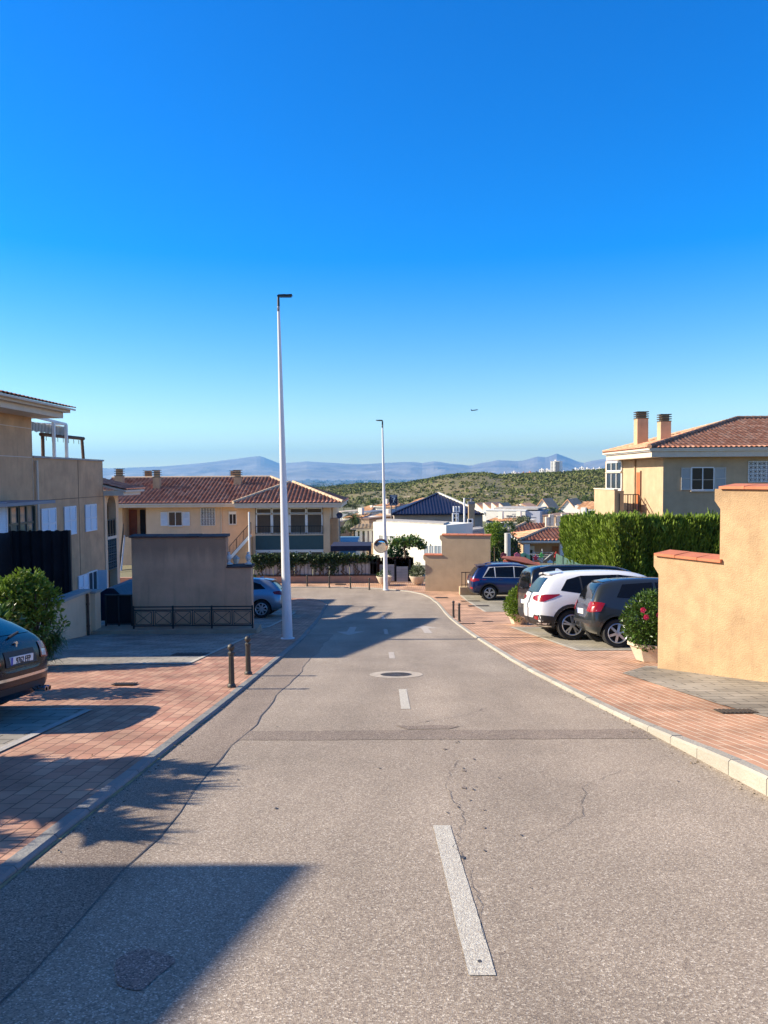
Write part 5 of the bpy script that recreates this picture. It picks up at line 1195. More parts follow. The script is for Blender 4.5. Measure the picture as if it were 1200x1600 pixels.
P = [(x0, y0, z0), (XC + 23, y0, z0), (XC + 23, ay, zr_), (xr_, ay, zr_)]; slab(P, .1, 'roof_deck', M_cream, C_); tiles('roof_tiles', P, M_tileO, C_, tw=.25, amp=.05, sub=6, tl=.36)
P = [(x0, y1, z0), (x0, y0, z0), (xr_, ay, zr_)]; slab(P, .1, 'roof_deck', M_cream, C_); tiles('roof_tiles', P, M_tileO, C_, tw=.25, amp=.05, sub=6, tl=.36)
slab([(x0, y1, z0), (XC + 23, y1, z0), (XC + 23, ay, zr_), (xr_, ay, zr_)][::-1], .1, 'roof_back', M_tileO, C_)
M_rdark = mk('lichened ridge tiles', (.22, .13, .09), .85, island=.5, var=.3)
ridge(C_, (x0, y0, z0 + .08), (xr_, ay, zr_ + .07), M_rdark, .12); ridge(C_, (x0, y1, z0 + .06), (xr_, ay, zr_ + .06), M_ridge, .1); ridge(C_, (xr_, ay, zr_ + .07), (XC + 23, ay, zr_ + .07), M_rdark, .12)
for px, w, ytop, yb_, Y in [(1001.5, .62, 643, 698, 43.5), (1037.5, .56, 647, 692, 41.5)]: chimney(C_, fx(px, Y, 680), Y, w, fz(yb_, Y, px) - .8, fz(ytop, Y, px), .42, M_stuccoC)
xa_, xb_ = fx(1080, YC, 750), fx(1115, YC, 750); zt1, zb1 = fz(730.5, YC, 1097), fz(765.5, YC, 1097)
window(C_, (xa_, YC, zb1), ux, xb_ - xa_, zt1 - zb1, ny); sw = fx(1079, YC, 750) - fx(1064, YC, 750)
M_shg = mk('grey shutter', (.50, .47, .42), .5); shutter(C_, (fx(1064, YC, 750), YC - .005, zb1), ux, sw, zt1 - zb1, ny, M_shg); shutter(C_, (fx(1116.5, YC, 750), YC - .005, zb1), ux, sw * 1.15, zt1 - zb1, ny, M_shg)
MB().box(xa_, xb_, YC - .022, YC - .016, zb1 + .5, zb1 + .52).build('curtain_rail', M_cream, C_)
lattice(C_, (fx(1169, YC, 740), YC - .004, fz(753, YC, 1180)), ux, 2.2, fz(721, YC, 1180) - fz(753, YC, 1180), ny, 10, 5)
mb = MB(); mb.box(XC + .01, XC + 22, YC - .008, YC - .001, fz(767, YC, 1060) - .01, fz(767, YC, 1060) + .012); mb.build('wall_joint', M_stucco2, C_)
# west face: door, stairs, balcony, bay window
def CX(px, py, X=None): return atX(px, py, XC if X is None else X)
ya_, yb_ = CX(1001.5, 770).y, CX(995.5, 770).y; zt1, zb1 = CX(998, 738).z, CX(998, 799).z
MB().box(XC - .05, XC - .003, ya_, yb_, zb1, zt1).build('door', mk('orange varnished door', (.45, .13, .03), .4, var=.2), C_)
MB().box(XC - .06, XC - .004, ya_ - .08, ya_ - .002, zb1, zt1 + .08).build('door_frame', M_wood, C_)
mb = MB(); mb.tube((XC - .06, yb_ + .25, zb1), (XC - .06, yb_ + .25, ze), .05, n=8); mb.build('drainpipe', M_stuccoC, C_)
XB = XC - 1.7; yq0, yq1 = atX(960, 790, XB).y, atX(930, 790, XB).y; zq = atX(945, 765, XB).z
MB().box(XB, XB + .18, yq0, yq1 + .2, -5, zq).box(XB + .182, XB + .50, yq0, yq0 + .18, -5, zq - .03).build('balcony_wall', M_stuccoC, C_); MB().box(XB - .04, XB + .22, yq0 - .02, yq1 + .24, zq + .002, zq + .06).build('balcony_coping', M_cream, C_); MB().box(XB + .184, XC - .002, yq0 + .19, yq1 + .2, -5, zb1 - .03).build('balcony_floor', M_concrete, C_)
MB().box(XB + .2, XC - .002, ya_ - .6, yq0 - .004, -5, zb1 - .02).build('landing', M_concrete, C_)
railing(C_, (XB + .25, ya_ - .4, zb1), (XB + .25, yq0 - .05, zb1), 1.0, .14)
railing(C_, (XB + .25, ya_ - .5, zb1), (XC - .3, ya_ - .5, zb1), .95, .14)
n_ = 12; mb = MB(); sy = ya_ - .62
for i in range(n_): mb.box(XB + .45, XC - .35, sy - .30 * (i + 1), sy - .30 * i + .02, zb1 - .17 * (i + 2), zb1 - .17 * (i + 1))
mb.build('steps', mk('terracotta steps', (.40, .24, .14), .8, var=.3, vscale=12), C_)
M_str = mk('pale green stringer', (.33, .40, .30), .6)
mb = MB(); mb.bar((XB + .38, sy, zb1 - .05), (XB + .38, sy - 3.6, zb1 - 2.1), .12, .3); mb.bar((XC - .28, sy, zb1 - .05), (XC - .28, sy - 3.6, zb1 - 2.1), .08, .2); mb.build('stringer', M_str, C_)
railing(C_, (XC - .28, sy, zb1), (XC - .28, sy - 3.4, zb1 - 1.95), .9, .3, M_wood)
yv0, yv1 = CX(973, 745).y, CX(953, 745).y + .5; zw0, zw1 = CX(964, 766).z, ze
for i in range(3): window(C_, (XC - .04, yv1 - (yv1 - yv0) * (i + 1) / 3 + .02, zw0 + .05), Vector((0, 1, 0)), (yv1 - yv0) / 3 - .04, zw1 - zw0 - .75, Vector((-1, 0, 0)), panes=1, fr=.12, name='bay_window')
for i in range(3): window(C_, (XC - .04, yv1 - (yv1 - yv0) * (i + 1) / 3 + .02, zw1 - .62), Vector((0, 1, 0)), (yv1 - yv0) / 3 - .04, .55, Vector((-1, 0, 0)), panes=1, fr=.1, name='bay_window')

# ------------------------------------------------------------------ small tiled house in the dip, with its yard
YD = 72.0; fD = lambda px, Y=YD: fx(px, Y, 850)
D = thing('small_house', 'small pink ochre house with layered red tiled roofs beyond the parked cars', 'house', (fD(840), YD, -10))
zeD = fz(846, YD, 835); xd0 = fD(814); xd1 = fD(905)
M_pinkwall = mk('pinkish render', (.56, .36, .22), .85, var=.12, vscale=1.5)
MB().box(xd0 + .8, xd1, YD, YD + 6, -13, zeD).build('wall', M_pinkwall, D)
MB().box(xd0, xd0 + .55, YD - 1.6, YD - 1.1, -13, zeD - .1).build('porch_pillar', M_white, D); MB().box(fD(875, YD - 1.5), fD(875, YD - 1.5) + .5, YD - 1.6, YD - 1.1, -13, zeD - .1).build('porch_pillar', M_white, D)
MB().box(fD(862.5), fD(874.5), YD - .05, YD - .004, fz(885, YD, 868), fz(853.5, YD, 868)).build('door', mk('orange door', (.42, .14, .04), .5), D)
MB().box(fD(825), fD(835), YD - .05, YD - .004, fz(880, YD, 830), fz(853, YD, 830)).build('door', M_white, D); MB().box(fD(827), fD(832), YD - .07, YD - .052, fz(876, YD, 830), fz(859, YD, 830)).build('pane', M_glass, D)
ye = YD - 1.9; zz = fz(845, ye, 840); yr = YD + 2.6; zq = fz(826, yr, 850)
MB().box(fD(813, ye) + .1, fD(905), ye + .1, YD + 6, zeD + .002, zeD + .10).build('eave_board', M_white, D)
P = [(fD(811, ye), ye, zz), (fD(905, ye), ye, zz), (fD(905, yr), yr, zq), (fD(855, yr), yr, zq)]; slab(P, .1, 'roof_deck', M_white, D); tiles('roof_tiles', P, M_tileR, D, tw=.36, amp=.11, sub=5, tl=.5)
P = [(fD(802, ye + 3), ye + 5, zz + .3), (fD(811, ye), ye, zz), (fD(855, yr), yr, zq)]; slab(P, .1, 'roof_deck', M_white, D); tiles('roof_tiles', P, M_tileO, D, tw=.36, amp=.1, sub=5, tl=.5)
ridge(D, (fD(811, ye), ye, zz + .1), (fD(855, yr), yr, zq + .1), r=.16); ridge(D, (fD(855, yr), yr, zq + .1), (fD(905, yr), yr, zq + .1), r=.16)
y2 = YD + 9; P = [(fD(788, y2 - 3), y2 - 3, fz(833, y2 - 3, 800)), (fD(862, y2 - 3), y2 - 3, fz(833, y2 - 3, 800)), (fD(862, y2), y2, fz(818, y2, 850)), (fD(821, y2), y2, fz(818, y2, 850))]
slab(P, .12, 'roof_deck', M_white, D); tiles('rear_roof_tiles', P, M_tileR, D, tw=.36, amp=.11, sub=5, tl=.5); ridge(D, Vector(P[0]) + Vector((0, 0, .1)), Vector(P[3]) + Vector((0, 0, .1)), r=.16)
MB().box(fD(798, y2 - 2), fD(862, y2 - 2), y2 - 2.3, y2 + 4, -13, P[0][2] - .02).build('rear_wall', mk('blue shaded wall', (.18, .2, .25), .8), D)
for px, yt in ((856.5, 808), (862, 804), (881, 803), (873.5, 806)): Y = YD + 6.5; MB().box(fD(px, Y) - .22, fD(px, Y) + .22, Y, Y + .5, -9, fz(yt, Y, px)).build('chimney', M_cream, D)
c = at(793, 880, 66); tag(MB().tube((c.x, 66, -12), (c.x, 66, fz(833, 66, 793)), .27, .27, 20).build('round_column', mk('pale concrete column', (.50, .49, .47), .7, var=.1), smooth=True, loc=(c.x, 66, -12)), 'thick round grey column left of the small tiled house', 'column')
t = thing('red_canopy', 'red brown sloping canopy roof in front of the small house, behind the navy car', 'canopy', (fx(820, 60, 880), 60, -11))
M_redc = mk('red canopy sheet', (.36, .10, .05), .8, var=.25, vscale=2)
for k, (a, b, c_, d) in enumerate([((783, 873), (846, 886), (820, 872), (786, 870)), ((790, 894), (850, 894), (842, 880), (786, 876))]):
    q = [at(*a, 58 - k), at(*b, 58 - k), at(*c_, 60 - k), at(*d, 60 - k)]; dz = Vector((0, 0, .08)); MB().add([v + dz for v in q] + q, [(0, 1, 2, 3), (7, 6, 5, 4), (0, 4, 5, 1), (1, 5, 6, 2), (2, 6, 7, 3), (3, 7, 4, 0)]).build('roof_sheet', M_redc, t)
for px in (788, 812, 846): X = fx(px, 58, 885); MB().box(X - .06, X + .06, 58.1, 58.22, -9, fz(886, 58, px)).build('post', M_black, t)
# rotary clothes dryer and the coloured ornaments on the yard fence
c = at(847, 873, 68); t = thing('clothes_dryer', 'white rotary clothes dryer with spread arms in front of the small house', 'clothes dryer', (c.x, 68, -11))
MB().tube((c.x, 68, -11), (c.x, 68, c.z + .9), .04, n=8).build('pole', M_white, t)
for k in range(4):
    a = k * math.pi / 2 + .4; MB().tube((c.x, 68, c.z - .3), (c.x + 1.3 * math.cos(a), 68 + 1.3 * math.sin(a), c.z + .5), .025, n=6).build('arm', M_white, t)
mb = MB()
for r0 in (.5, .9, 1.25):
    q = [(c.x + r0 * math.cos(k * math.pi / 2 + .4), 68 + r0 * math.sin(k * math.pi / 2 + .4), c.z - .3 + .62 * r0) for k in range(4)]
    for k in range(4): mb.tube(q[k], q[(k + 1) % 4], .01, n=4)
mb.build('lines', M_white, t)
t = thing('yard_fence', 'low cream fence with slats in front of the small house', 'fence', (fx(865, 62, 895), 62, -8))
zt_ = fz(885, 62, 860); mb = MB()
for px in range(778, 882, 3): X = fx(px, 62, 885); MBx = mb.box(X - .035, X + .035, 62, 62.05, zt_ - 1.6, zt_ + (.0 if px > 845 else .35))
mb.build('slats', M_cream, t); mb = MB(); mb.box(fx(778, 62), fx(882, 62), 62.05, 62.09, zt_ - .25, zt_ - .15); mb.box(fx(778, 62), fx(882, 62), 62.05, 62.09, zt_ - 1.3, zt_ - 1.2); mb.build('rail', M_cream, t)
orn = [(787, 868, 'c', 'maroon'), (808, 868, 'r', 'pink'), (818, 868, 'g', 'dark teal'), (824, 871, 'g', 'mint'), (837, 872, 'p', 'crimson'), (846, 868, 'g2', 'bright green'), (869, 867, 'r2', 'red'), (872, 872, 'm', 'magenta'), (850, 884, 'm2', 'rose'), (860, 880, 'b', 'sky blue'), (868, 882, 'g', 'pale green'), (877, 880, 'w', 'white'), (856, 888, 'y', 'yellow'), (876, 886, 'y', 'lemon')]
cols = dict(c=(.3, .05, .08), r=(.8, .2, .3), g=(.2, .5, .35), p=(.5, .03, .08), g2=(.15, .6, .15), r2=(.8, .08, .06), m=(.75, .08, .35), m2=(.8, .3, .4), b=(.3, .55, .8), w=(.8, .8, .8), y=(.8, .7, .15))
place_w = ['at the far left end by the round column', 'right of the round column', 'beside the white pillar, upper row', 'beside the white pillar, lower row', 'under the glazed door', 'at the foot of the clothes dryer', 'on the orange door', 'below the red star', 'on the lower fence left part', 'in the lower row under the dryer', 'in the lower row under the orange door', 'at the hedge end of the fence, upper one', 'hanging lowest on the fence', 'at the hedge end of the fence, lower one']
for (px, py, k, nm), wh in zip(orn, place_w):
    c = at(px, py, 61.9); n = 5 if k in ('r2', 'g2', 'm', 'm2', 'y', 'p') else 6; r1, r2 = .28, .13 if n == 5 else .22
    poly = [(c.x + (r1 if i % 2 == 0 else r2) * math.sin(math.pi * i / n), c.z + (r1 if i % 2 == 0 else r2) * math.cos(math.pi * i / n)) for i in range(2 * n)]
    tag(MB().prism(poly, 'Y', 61.88, 61.95).build('fence_ornament', mk('ornament ' + k, cols[k], .6), loc=(c.x, 61.9, c.z)), f'{nm} {"star" if n == 5 else "flower"} shaped ornament {wh}', 'ornament', 'coloured ornaments along the yard of the small house')
# ------------------------------------------------------------------ vine fence, far garden walls
YF = 42.85; xw0, xw1 = fx(395, YF, 905), fx(592, YF, 905); zwt = fz(900.5, YF, 500)
tag(MB().box(xw0 - 14, xw1, YF, YF + .22, -6, zwt).build('low_wall', mk('salmon render', (.50, .29, .19), .85, var=.15, vscale=2, streak=.3), loc=(xw1, YF, -4.4)), 'low salmon wall below the vine fence along the far pavement', 'wall')
V = thing('vine_fence', 'iron fence with pale block panels and a vine growing along its top', 'fence', (xw0, YF, zwt))
zf1 = fz(868, YF, 500); zm = fz(879, YF, 500)
M_block = mk('pale block screen', (.50, .49, .46), .85, var=.15, vscale=2, streak=.3)
for i, (a, b) in enumerate([(395, 425), (426, 458), (459, 487), (488, 513), (514, 545), (546, 578)]):
    mb = MB(); X0, X1 = fx(a, YF), fx(b, YF); mb.box(X0, X1 - .02, YF + .12, YF + .18, zwt - .01, zm)
    for k in range(1, 4): z = zwt + (zm - zwt) * k / 4; mb.box(X0, X1 - .02, YF + .112, YF + .118, z - .006, z + .006)
    mb.build('screen_panel', M_block, V)
mb = MB(); k = 0
for px in range(396, 592, 6): X = fx(px, YF); mb.box(X - .012, X + .012, YF + .05, YF + .075, zwt, zf1)
mb.bar((xw0, YF + .06, zwt + .08), (xw1, YF + .06, zwt + .08), .03); mb.bar((xw0, YF + .06, zm - .05), (xw1, YF + .06, zm - .05), .03); mb.build('bars', M_black, V)
M_reed = mk('brown reed screen', (.19, .085, .055), .9, island=.5, var=.3)
mb = MB()
for i in range(330):
    X = rng.uniform(fx(452, YF), fx(592, YF)); w = rng.uniform(.012, .03); mb.box(X - w, X + w, YF + .2, YF + .22, zm - .2, zf1 - rng.uniform(.0, .25))
for i in range(60):
    X = rng.uniform(fx(578, YF), fx(592, YF)); mb.box(X - .02, X + .02, YF + .19, YF + .21, zwt, zf1 - rng.uniform(0, .2))
mb.build('reed_screen', M_reed, V)
def leaf_quads(mb, c, n_, size, spread, droop=0.0, norm=None, narrow=.55, flat=0.0):
    for _ in range(n_):
        p = Vector(c) + Vector((rng.gauss(0, spread[0]), rng.gauss(0, spread[1]), rng.gauss(0, spread[2])))
        d = Vector((rng.gauss(0, 1), rng.gauss(0, 1), rng.gauss(-droop, 1 - flat))).normalized()
        if norm is not None: d = (d + norm * .9).normalized()
        s = Vector((rng.gauss(0, 1), rng.gauss(0, 1), rng.gauss(0, 1))); s = s.cross(d).normalized(); L = size * rng.uniform(.6, 1.3); w = L * narrow * .5; nn = d.cross(s) * w * .35
        mb.add([p, p + d * L * .5 + s * w + nn, p + d * L, p + d * L * .5 - s * w + nn], [(0, 1, 2), (0, 2, 3)])
mb = MB(); den = lambda px: 1.0 if px < 470 else (.55 if px < 500 else (.9 if px < 545 else (.5 if px < 572 else .18)))
for i in range(1500):
    px = rng.uniform(394, 590)
    if rng.random() > den(px): continue
    z = zf1 - abs(rng.gauss(0, .20)) + rng.gauss(.02, .04); leaf_quads(mb, (fx(px, YF), YF + rng.uniform(-.12, .12), z), 5, .11, (.06, .06, .05), .4, narrow=.9)
for px, dep in [(400, .8), (420, .6), (440, .9), (447, .7), (455, .8), (490, .7), (500, .9), (517, 1.1), (523, .9), (540, .5), (470, .5), (408, .9)]:
    for k in range(60): z = zf1 - dep * rng.random(); leaf_quads(mb, (fx(px, YF) + rng.gauss(0, .12), YF - .02, z), 2, .11, (.05, .05, .05), .4, narrow=.9)
mb.build('vine_leaves', mk('dark vine leaves', (.035, .07, .018), .5, island=.7, var=.4, vscale=2, trans=.2), V)
mb = MB(); mb.path([(xw0 + (xw1 - xw0) * k / 30, YF + .03, zwt + .02 + .01 * (k % 2)) for k in range(31)], [.03] * 31, 6)
for i in range(26):
    X = fx(rng.uniform(398, 575), YF); z = zwt; pts = [(X, YF + .02, z)]
    for k in range(9): X += rng.gauss(0, .11); z += (zf1 - zwt) / 9; pts.append((X, YF + rng.uniform(-.02, .08), z))
    mb.path(pts, [.022] * 3 + [.014] * 7, 5)
mb.build('vine_stems', M_bark, V)
t = thing('canopy', 'dark blue flat canopy on posts right of the long house', 'canopy', (fx(548, 48), 48, -5)); X0, X1 = fx(516, 48), fx(579, 48); z0 = fz(861, 48, 548)
MB().box(X0, X1, 48, 51, z0, fz(853, 48, 548)).build('canopy_top', mk('navy fabric', (.008, .012, .045), .8), t)
for X in (X0 + .08, X1 - .08):
    for y in (48.1, 50.9): MB().box(X - .05, X + .05, y - .05, y + .05, -6, z0).build('post', M_black, t)
tag(MB().box(fx(516, 62, 850), fx(556, 62, 850), 62, 72, -9, fz(853, 62, 535)).build('pool_cover_roof', mk('pale blue roof', (.14, .28, .38), .6, var=.1), loc=(fx(535, 62), 62, -9)), 'low flat pale blue roof seen above the dark blue canopy', 'roof') 
# garden fence right of the vines: white boards and brown reeds
yg = 43.6; t = thing('garden_fence', 'grey board fence panels with brown reeds behind the far bowl planters', 'fence', (fx(620, yg), yg, -4.5))
for a, b, yt, ybm in ((591, 615.5, 882, 908), (619, 637, 885, 912)):
    mb = MB(); X0, X1 = fx(a, yg), fx(b, yg); zt_, zb_ = fz(yt, yg, 610), fz(ybm, yg, 610); n = 6
    for k in range(n): mb.box(X0, X1, yg, yg + .04, zb_ + (zt_ - zb_) * k / n, zb_ + (zt_ - zb_) * (k + .93) / n)
    mb.build('board_panel', M_block, t)
mb = MB()
for i in range(420):
    px = rng.uniform(588, 645); X = fx(px, yg + .3); w = rng.uniform(.012, .028); mb.box(X - w, X + w, yg + .3, yg + .33, -5, fz(871, yg, 600) - rng.uniform(0, .3))
mb.build('reed_screen', M_reed, t)
for px in (617, 640): X = fx(px, yg); MB().box(X - .05, X + .05, yg - .02, yg + .08, -5, fz(875, yg, 610)).build('post', M_dark, t)
tag(MB().box(fx(591, yg), fx(665, yg), yg - .02 - .25, yg - .03, -5.5, fz(909, yg, 620)).build('low_wall', MATS['salmon render'], loc=(fx(620, yg), yg, -4.4)), 'low salmon kerb wall behind the two far bowl planters', 'wall')
# ------------------------------------------------------------------ commercial buildings in the dip
YE = 74.0
E = thing('white_hall', 'large blank white rendered hall with a grey parapet behind the round mirror', 'building', (fx(640, YE), YE, -12))
xa_, xb_ = fx(583, YE), fx(697, YE); z0, z1 = fz(815.5, YE, 583), fz(821.5, YE, 697); YE2 = YE + 16
# front turned a little towards the sun
M_hall = mk('bright white render', (.84, .81, .70), .8, var=.05, vscale=.6)
A0 = Vector((fx(583, 77.5, 815), 77.5)); A1 = Vector((fx(697, 71.5, 820), 71.5)); zt_ = fz(815.5, 77.5, 583); d = (A1 - A0).normalized(); nb = Vector((-d.y, d.x)) * 4.5
MB().prism([tuple(A0), tuple(A1), tuple(A1 + nb), tuple(A0 + nb)], 'Z', -13, zt_).build('wall', M_hall, E)
mb = MB(); zq = fz(829, 78, 730)
A3 = Vector((fx(757, 78.2, 830), 78.2))
for k in range(3): z = fz(827 + k * 4, 78, 730); mb.prism([(A1.x + .02, A1.y - .02), (A3.x, A3.y), (A3.x, A3.y + .2), (A1.x + .02, A1.y + .2)], 'Z', z - .12, z + .1)
mb.build('parapet_rails', M_concrete, E)
MB().prism([(A1.x + .03, A1.y + .3), (A3.x, A3.y + .3), (A3.x, A3.y + 3.5), (A1.x + .03, A1.y + 3.5)], 'Z', -13, fz(825.5, 78.4, 730)).build('grey_block', M_concrete, E)
dn = Vector((d.y, -d.x, 0)); d3 = Vector((d.x, d.y, 0))
def EP(px, py): 
    r0 = ray(px, py); k = r0.x / r0.y; s = (k * A0.y - A0.x) / (d.x - k * d.y); Y = A0.y + s * d.y; return Vector((A0.x + s * d.x, Y, EYE.z + r0.z * Y / r0.y))
for a, b, yt, yb_ in ((592, 617, 836, 846),):
    p, q = EP(a, yb_), EP(b, yb_); h = EP(a, yt).z - p.z
    for i in range(3): window(E, (p + d3 * ((q - p).length * i / 3 + .05)), d3, (q - p).length / 3 - .1, h, dn, glass=mk('pale window glass', (.35, .36, .34), .2), panes=1)
for a, b in ((663, 670), (671, 678), (679, 690)):
    p, q = EP(a, 866), EP(b, 866); h = EP(a, 852).z - p.z; window(E, p, d3, (q - p).length, h, dn, glass=mk('blue grey blind', (.22, .27, .33), .5), panes=2)
MB().prism([(A0.x + .3, A0.y + .5), (A1.x - .2, A1.y + .4), (A1.x + .6, A1.y + 3.4), (A0.x + 1.4, A0.y + 3.4)], 'Z', zt_ + .003, zt_ + .15).build('roof', M_concrete, E)
# dark blue hipped roof
YB2 = 92.0; H = thing('blue_roofed_hall', 'hall with a big dark blue ribbed hipped roof behind the white hall', 'building', (fx(685, YB2), YB2, -12))
zb0 = fz(803, YB2, 680); zb1 = fz(816, YB2, 680)
MB().box(fx(616, YB2), fx(754, YB2), YB2, YB2 + 14, -13, zb0 - .02).build('wall', mk('grey brown render', (.36, .31, .26), .85, var=.15, vscale=1, streak=.3), H)
def corr(name, P, mat, parent, pitch=.5, amp=.09):
    P = [Vector(p) for p in P]; return tiles(name, P, mat, parent, tw=pitch, tl=40, amp=amp, sub=5)
M_blue = mk('dark blue roof sheet', (.007, .009, .034), .5, var=.25, vscale=1); ya_ = YB2 + 6; xa_ = fx(685, ya_, 772); za_ = fz(771, ya_, 685); x0, x1 = fx(612, YB2 - .5), fx(757, YB2 - .5)
P = [(x0, YB2 - .6, zb0), (x1, YB2 - .6, zb0), (xa_, ya_, za_)]; slab(P, .12, 'roof_deck', M_blue, H); corr('roof_sheets', P, M_blue, H, .38, .09)
slab([(x1, YB2 - .6, zb0), (x1, YB2 + 13, zb0), (xa_, ya_, za_)], .12, 'roof_deck', M_blue, H); slab([(x0, YB2 + 13, zb0), (x0, YB2 - .6, zb0), (xa_, ya_, za_)], .12, 'roof_deck', M_blue, H)
MB().bar((x1, YB2 - .6, zb0 + .1), (xa_, ya_, za_ + .1), .34, .14).build('hip_capping', M_whitewall, H); MB().bar((x0, YB2 - .6, zb0 + .1), (xa_, ya_, za_ + .1), .3, .1).build('hip_capping', M_blue, H)
Yk = 84; M_chim = mk('ochre chimney stack', (.42, .30, .18), .85, var=.1)
t = thing('chimney_stack', 'square ochre chimney stack with a grey cap right of the blue roof', 'chimney', (fx(737, Yk), Yk, -5)); MB().box(fx(732.5, Yk, 790), fx(741.5, Yk, 790), Yk, Yk + .8, -8, fz(788, Yk, 737)).build('stack', M_chim, t); MB().box(fx(731.5, Yk, 790), fx(742, Yk, 790), Yk - .06, Yk + .86, fz(788, Yk, 737) + .002, fz(784, Yk, 737)).build('cap', M_grey, t)
MB().tube((fx(737, Yk, 780), Yk + .4, fz(784, Yk, 737)), (fx(737, Yk, 780), Yk + .4, fz(779, Yk, 737)), .12, n=8).build('flue', M_grey, t)
Ym = 76.5; t = thing('roof_mast', 'thin white mast with a crossarm rising in front of the blue roof', 'mast', (fx(725.5, Ym), Ym, -8)); xm = fx(725.5, Ym, 800)
MB().tube((xm, Ym, -10), (xm, Ym, fz(778, Ym, 725)), .09, n=8).build('pole', M_white, t); MB().bar((xm, Ym, fz(779, Ym, 725)), (fx(741, Ym, 780), Ym, fz(779, Ym, 741)), .08).build('crossarm', M_grey, t)
t = thing('aerial', 'three pronged white aerial on the hall roof left of the white mast', 'aerial', (fx(713, 80), 80, -6)); x = fx(713, 80, 800)
MB().tube((x, 80, -8), (x, 80, fz(792, 80, 713)), .05, n=6).build('pole', M_white, t)
for px in (709, 713, 717.5): X = fx(px, 80, 800); MB().tube((X, 80, fz(800, 80, px)), (X, 80, fz(791, 80, px)), .09, n=8).build('antenna', M_white, t)
MB().bar((fx(708, 80, 798), 80, fz(799, 80, 709)), (fx(718.5, 80, 798), 80, fz(799, 80, 718)), .07).build('crossarm', M_white, t)
t = thing('air_conditioner', 'tall white air conditioning unit with two fans on the hall roof', 'air conditioner', (fx(712, 81), 81, -5)); X0, X1 = fx(707, 81, 810), fx(717, 81, 810); z0, z1 = fz(816, 81, 712), fz(802, 81, 712)
MB().box(X0, X1, 81, 81.5, z0 - .5, z1).build('casing', M_white, t)
for k in (.27, .73): MB().lathe(((X0 + X1) / 2, 80.98, z0 + (z1 - z0) * k), [(.001, 0), (.2, 0), (.2, .03)], 16, 'Y').build('fan', M_dark, t)
t = thing('air_conditioner', 'small single fan air conditioning unit at the foot of the ochre chimney stack', 'air conditioner', (fx(735, 80), 80, -5)); X0, X1 = fx(731, 80, 810), fx(739.5, 80, 810); z0, z1 = fz(817, 80, 735), fz(811, 80, 735)
MB().box(X0, X1, 80, 80.4, z0 - .3, z1).build('casing', M_white, t); MB().lathe((X0 + .26, 79.98, (z0 + z1) / 2), [(.001, 0), (.16, 0), (.16, .03)], 16, 'Y').build('fan', M_dark, t)
# columned pavilion
YG = 80; t = thing('columned_pavilion', 'white columned pavilion with a pale sand tiled roof left of the white hall', 'building', (fx(570, YG), YG, -12))
x0, x1 = fx(556, YG), fx(586, YG); ze_ = fz(829.5, YG, 570); zr_ = fz(819, YG + 3, 575)
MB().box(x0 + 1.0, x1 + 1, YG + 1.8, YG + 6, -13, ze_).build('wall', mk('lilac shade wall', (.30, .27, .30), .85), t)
for px in (557, 564, 572, 579): X = fx(px, YG, 840); MB().box(X - .14, X + .14, YG, YG + .28, -13, ze_ - .002).build('column', M_white, t)
MB().box(x0, x1, YG - .05, YG + .35, ze_, ze_ + .28).build('beam', M_white, t)
M_tileS = tile_mat('sand roof tiles', (.46, .33, .20), (.52, .38, .24), (.58, .44, .29)); P = [(x0 - .6, YG - .5, ze_ + .3), (x1 + .5, YG - .5, ze_ + .3), (x1 + .5, YG + 3.4, zr_), (fx(562, YG + 3), YG + 3.4, zr_)]
slab(P, .12, 'roof_deck', M_cream, t); tiles('roof_tiles', P, M_tileS, t, tw=.4, amp=.06, sub=5, tl=.5)
MB().box(fx(572, YG - 1), x1, YG - 1.2, YG - .8, -13, fz(848, YG, 578)).build('low_ochre_wall', M_stucco3, t)
# satellite dish
c = at(507 + 21.5, 805, 57); xq = at(530.5, 805, 57)
t = thing('satellite_dish', 'dark blue satellite dish right of the long house', 'satellite dish', (xq.x, 57, -6)); 
MB().lathe((xq.x, 57, xq.z), [(.001, .0), (.15, -.02), (.22, -.05), (.235, -.06)], 24, 'Y').build('dish', mk('dark blue dish', (.01, .02, .07), .5), t, True); MB().tube((xq.x, 57.05, -6), (xq.x, 57.05, xq.z), .04, n=8).build('pole', M_grey, t)
MB().bar((xq.x, 57, xq.z - .22), (xq.x - .02, 56.7, xq.z), .02).build('feed_arm', M_grey, t)
# billboard sign with a white figure
Yb = 95; xq0, xq1 = fx(608.8, Yb), fx(621.2, Yb); z0, z1 = fz(790, Yb, 615), fz(773, Yb, 615)
t = thing('billboard', 'dark blue roof sign with a white running figure, right of the far lamp post', 'sign', ((xq0 + xq1) / 2, Yb, -9))
MB().box(xq0, xq1, Yb, Yb + .2, z0, z1).build('sign_board', mk('navy sign', (.006, .012, .05), .5), t)
for X in (xq0 + .2, xq1 - .2): MB().tube((X, Yb + .3, -13), (X, Yb + .3, z1), .07, n=6).build('post', M_grey, t)
xm = (xq0 + xq1) / 2; zc = z0 + (z1 - z0) * .42; mb = MB(); s = .36
mb.lathe((xm + .1, Yb - .02, zc + .5 * s * 1.6), [(.001, 0), (.11, 0)], 12, 'Y')
for a, b in (((0, .3), (0, -.15)), ((0, .22), (-.38, .38)), ((0, .22), (.36, .0)), ((0, -.15), (-.38, -.55)), ((0, -.15), (.38, -.5))): mb.bar((xm + a[0] * .8, Yb - .02, zc + a[1] * .8), (xm + b[0] * .8, Yb - .02, zc + b[1] * .8), .09, .02)
mb.build('figure', M_white, t)
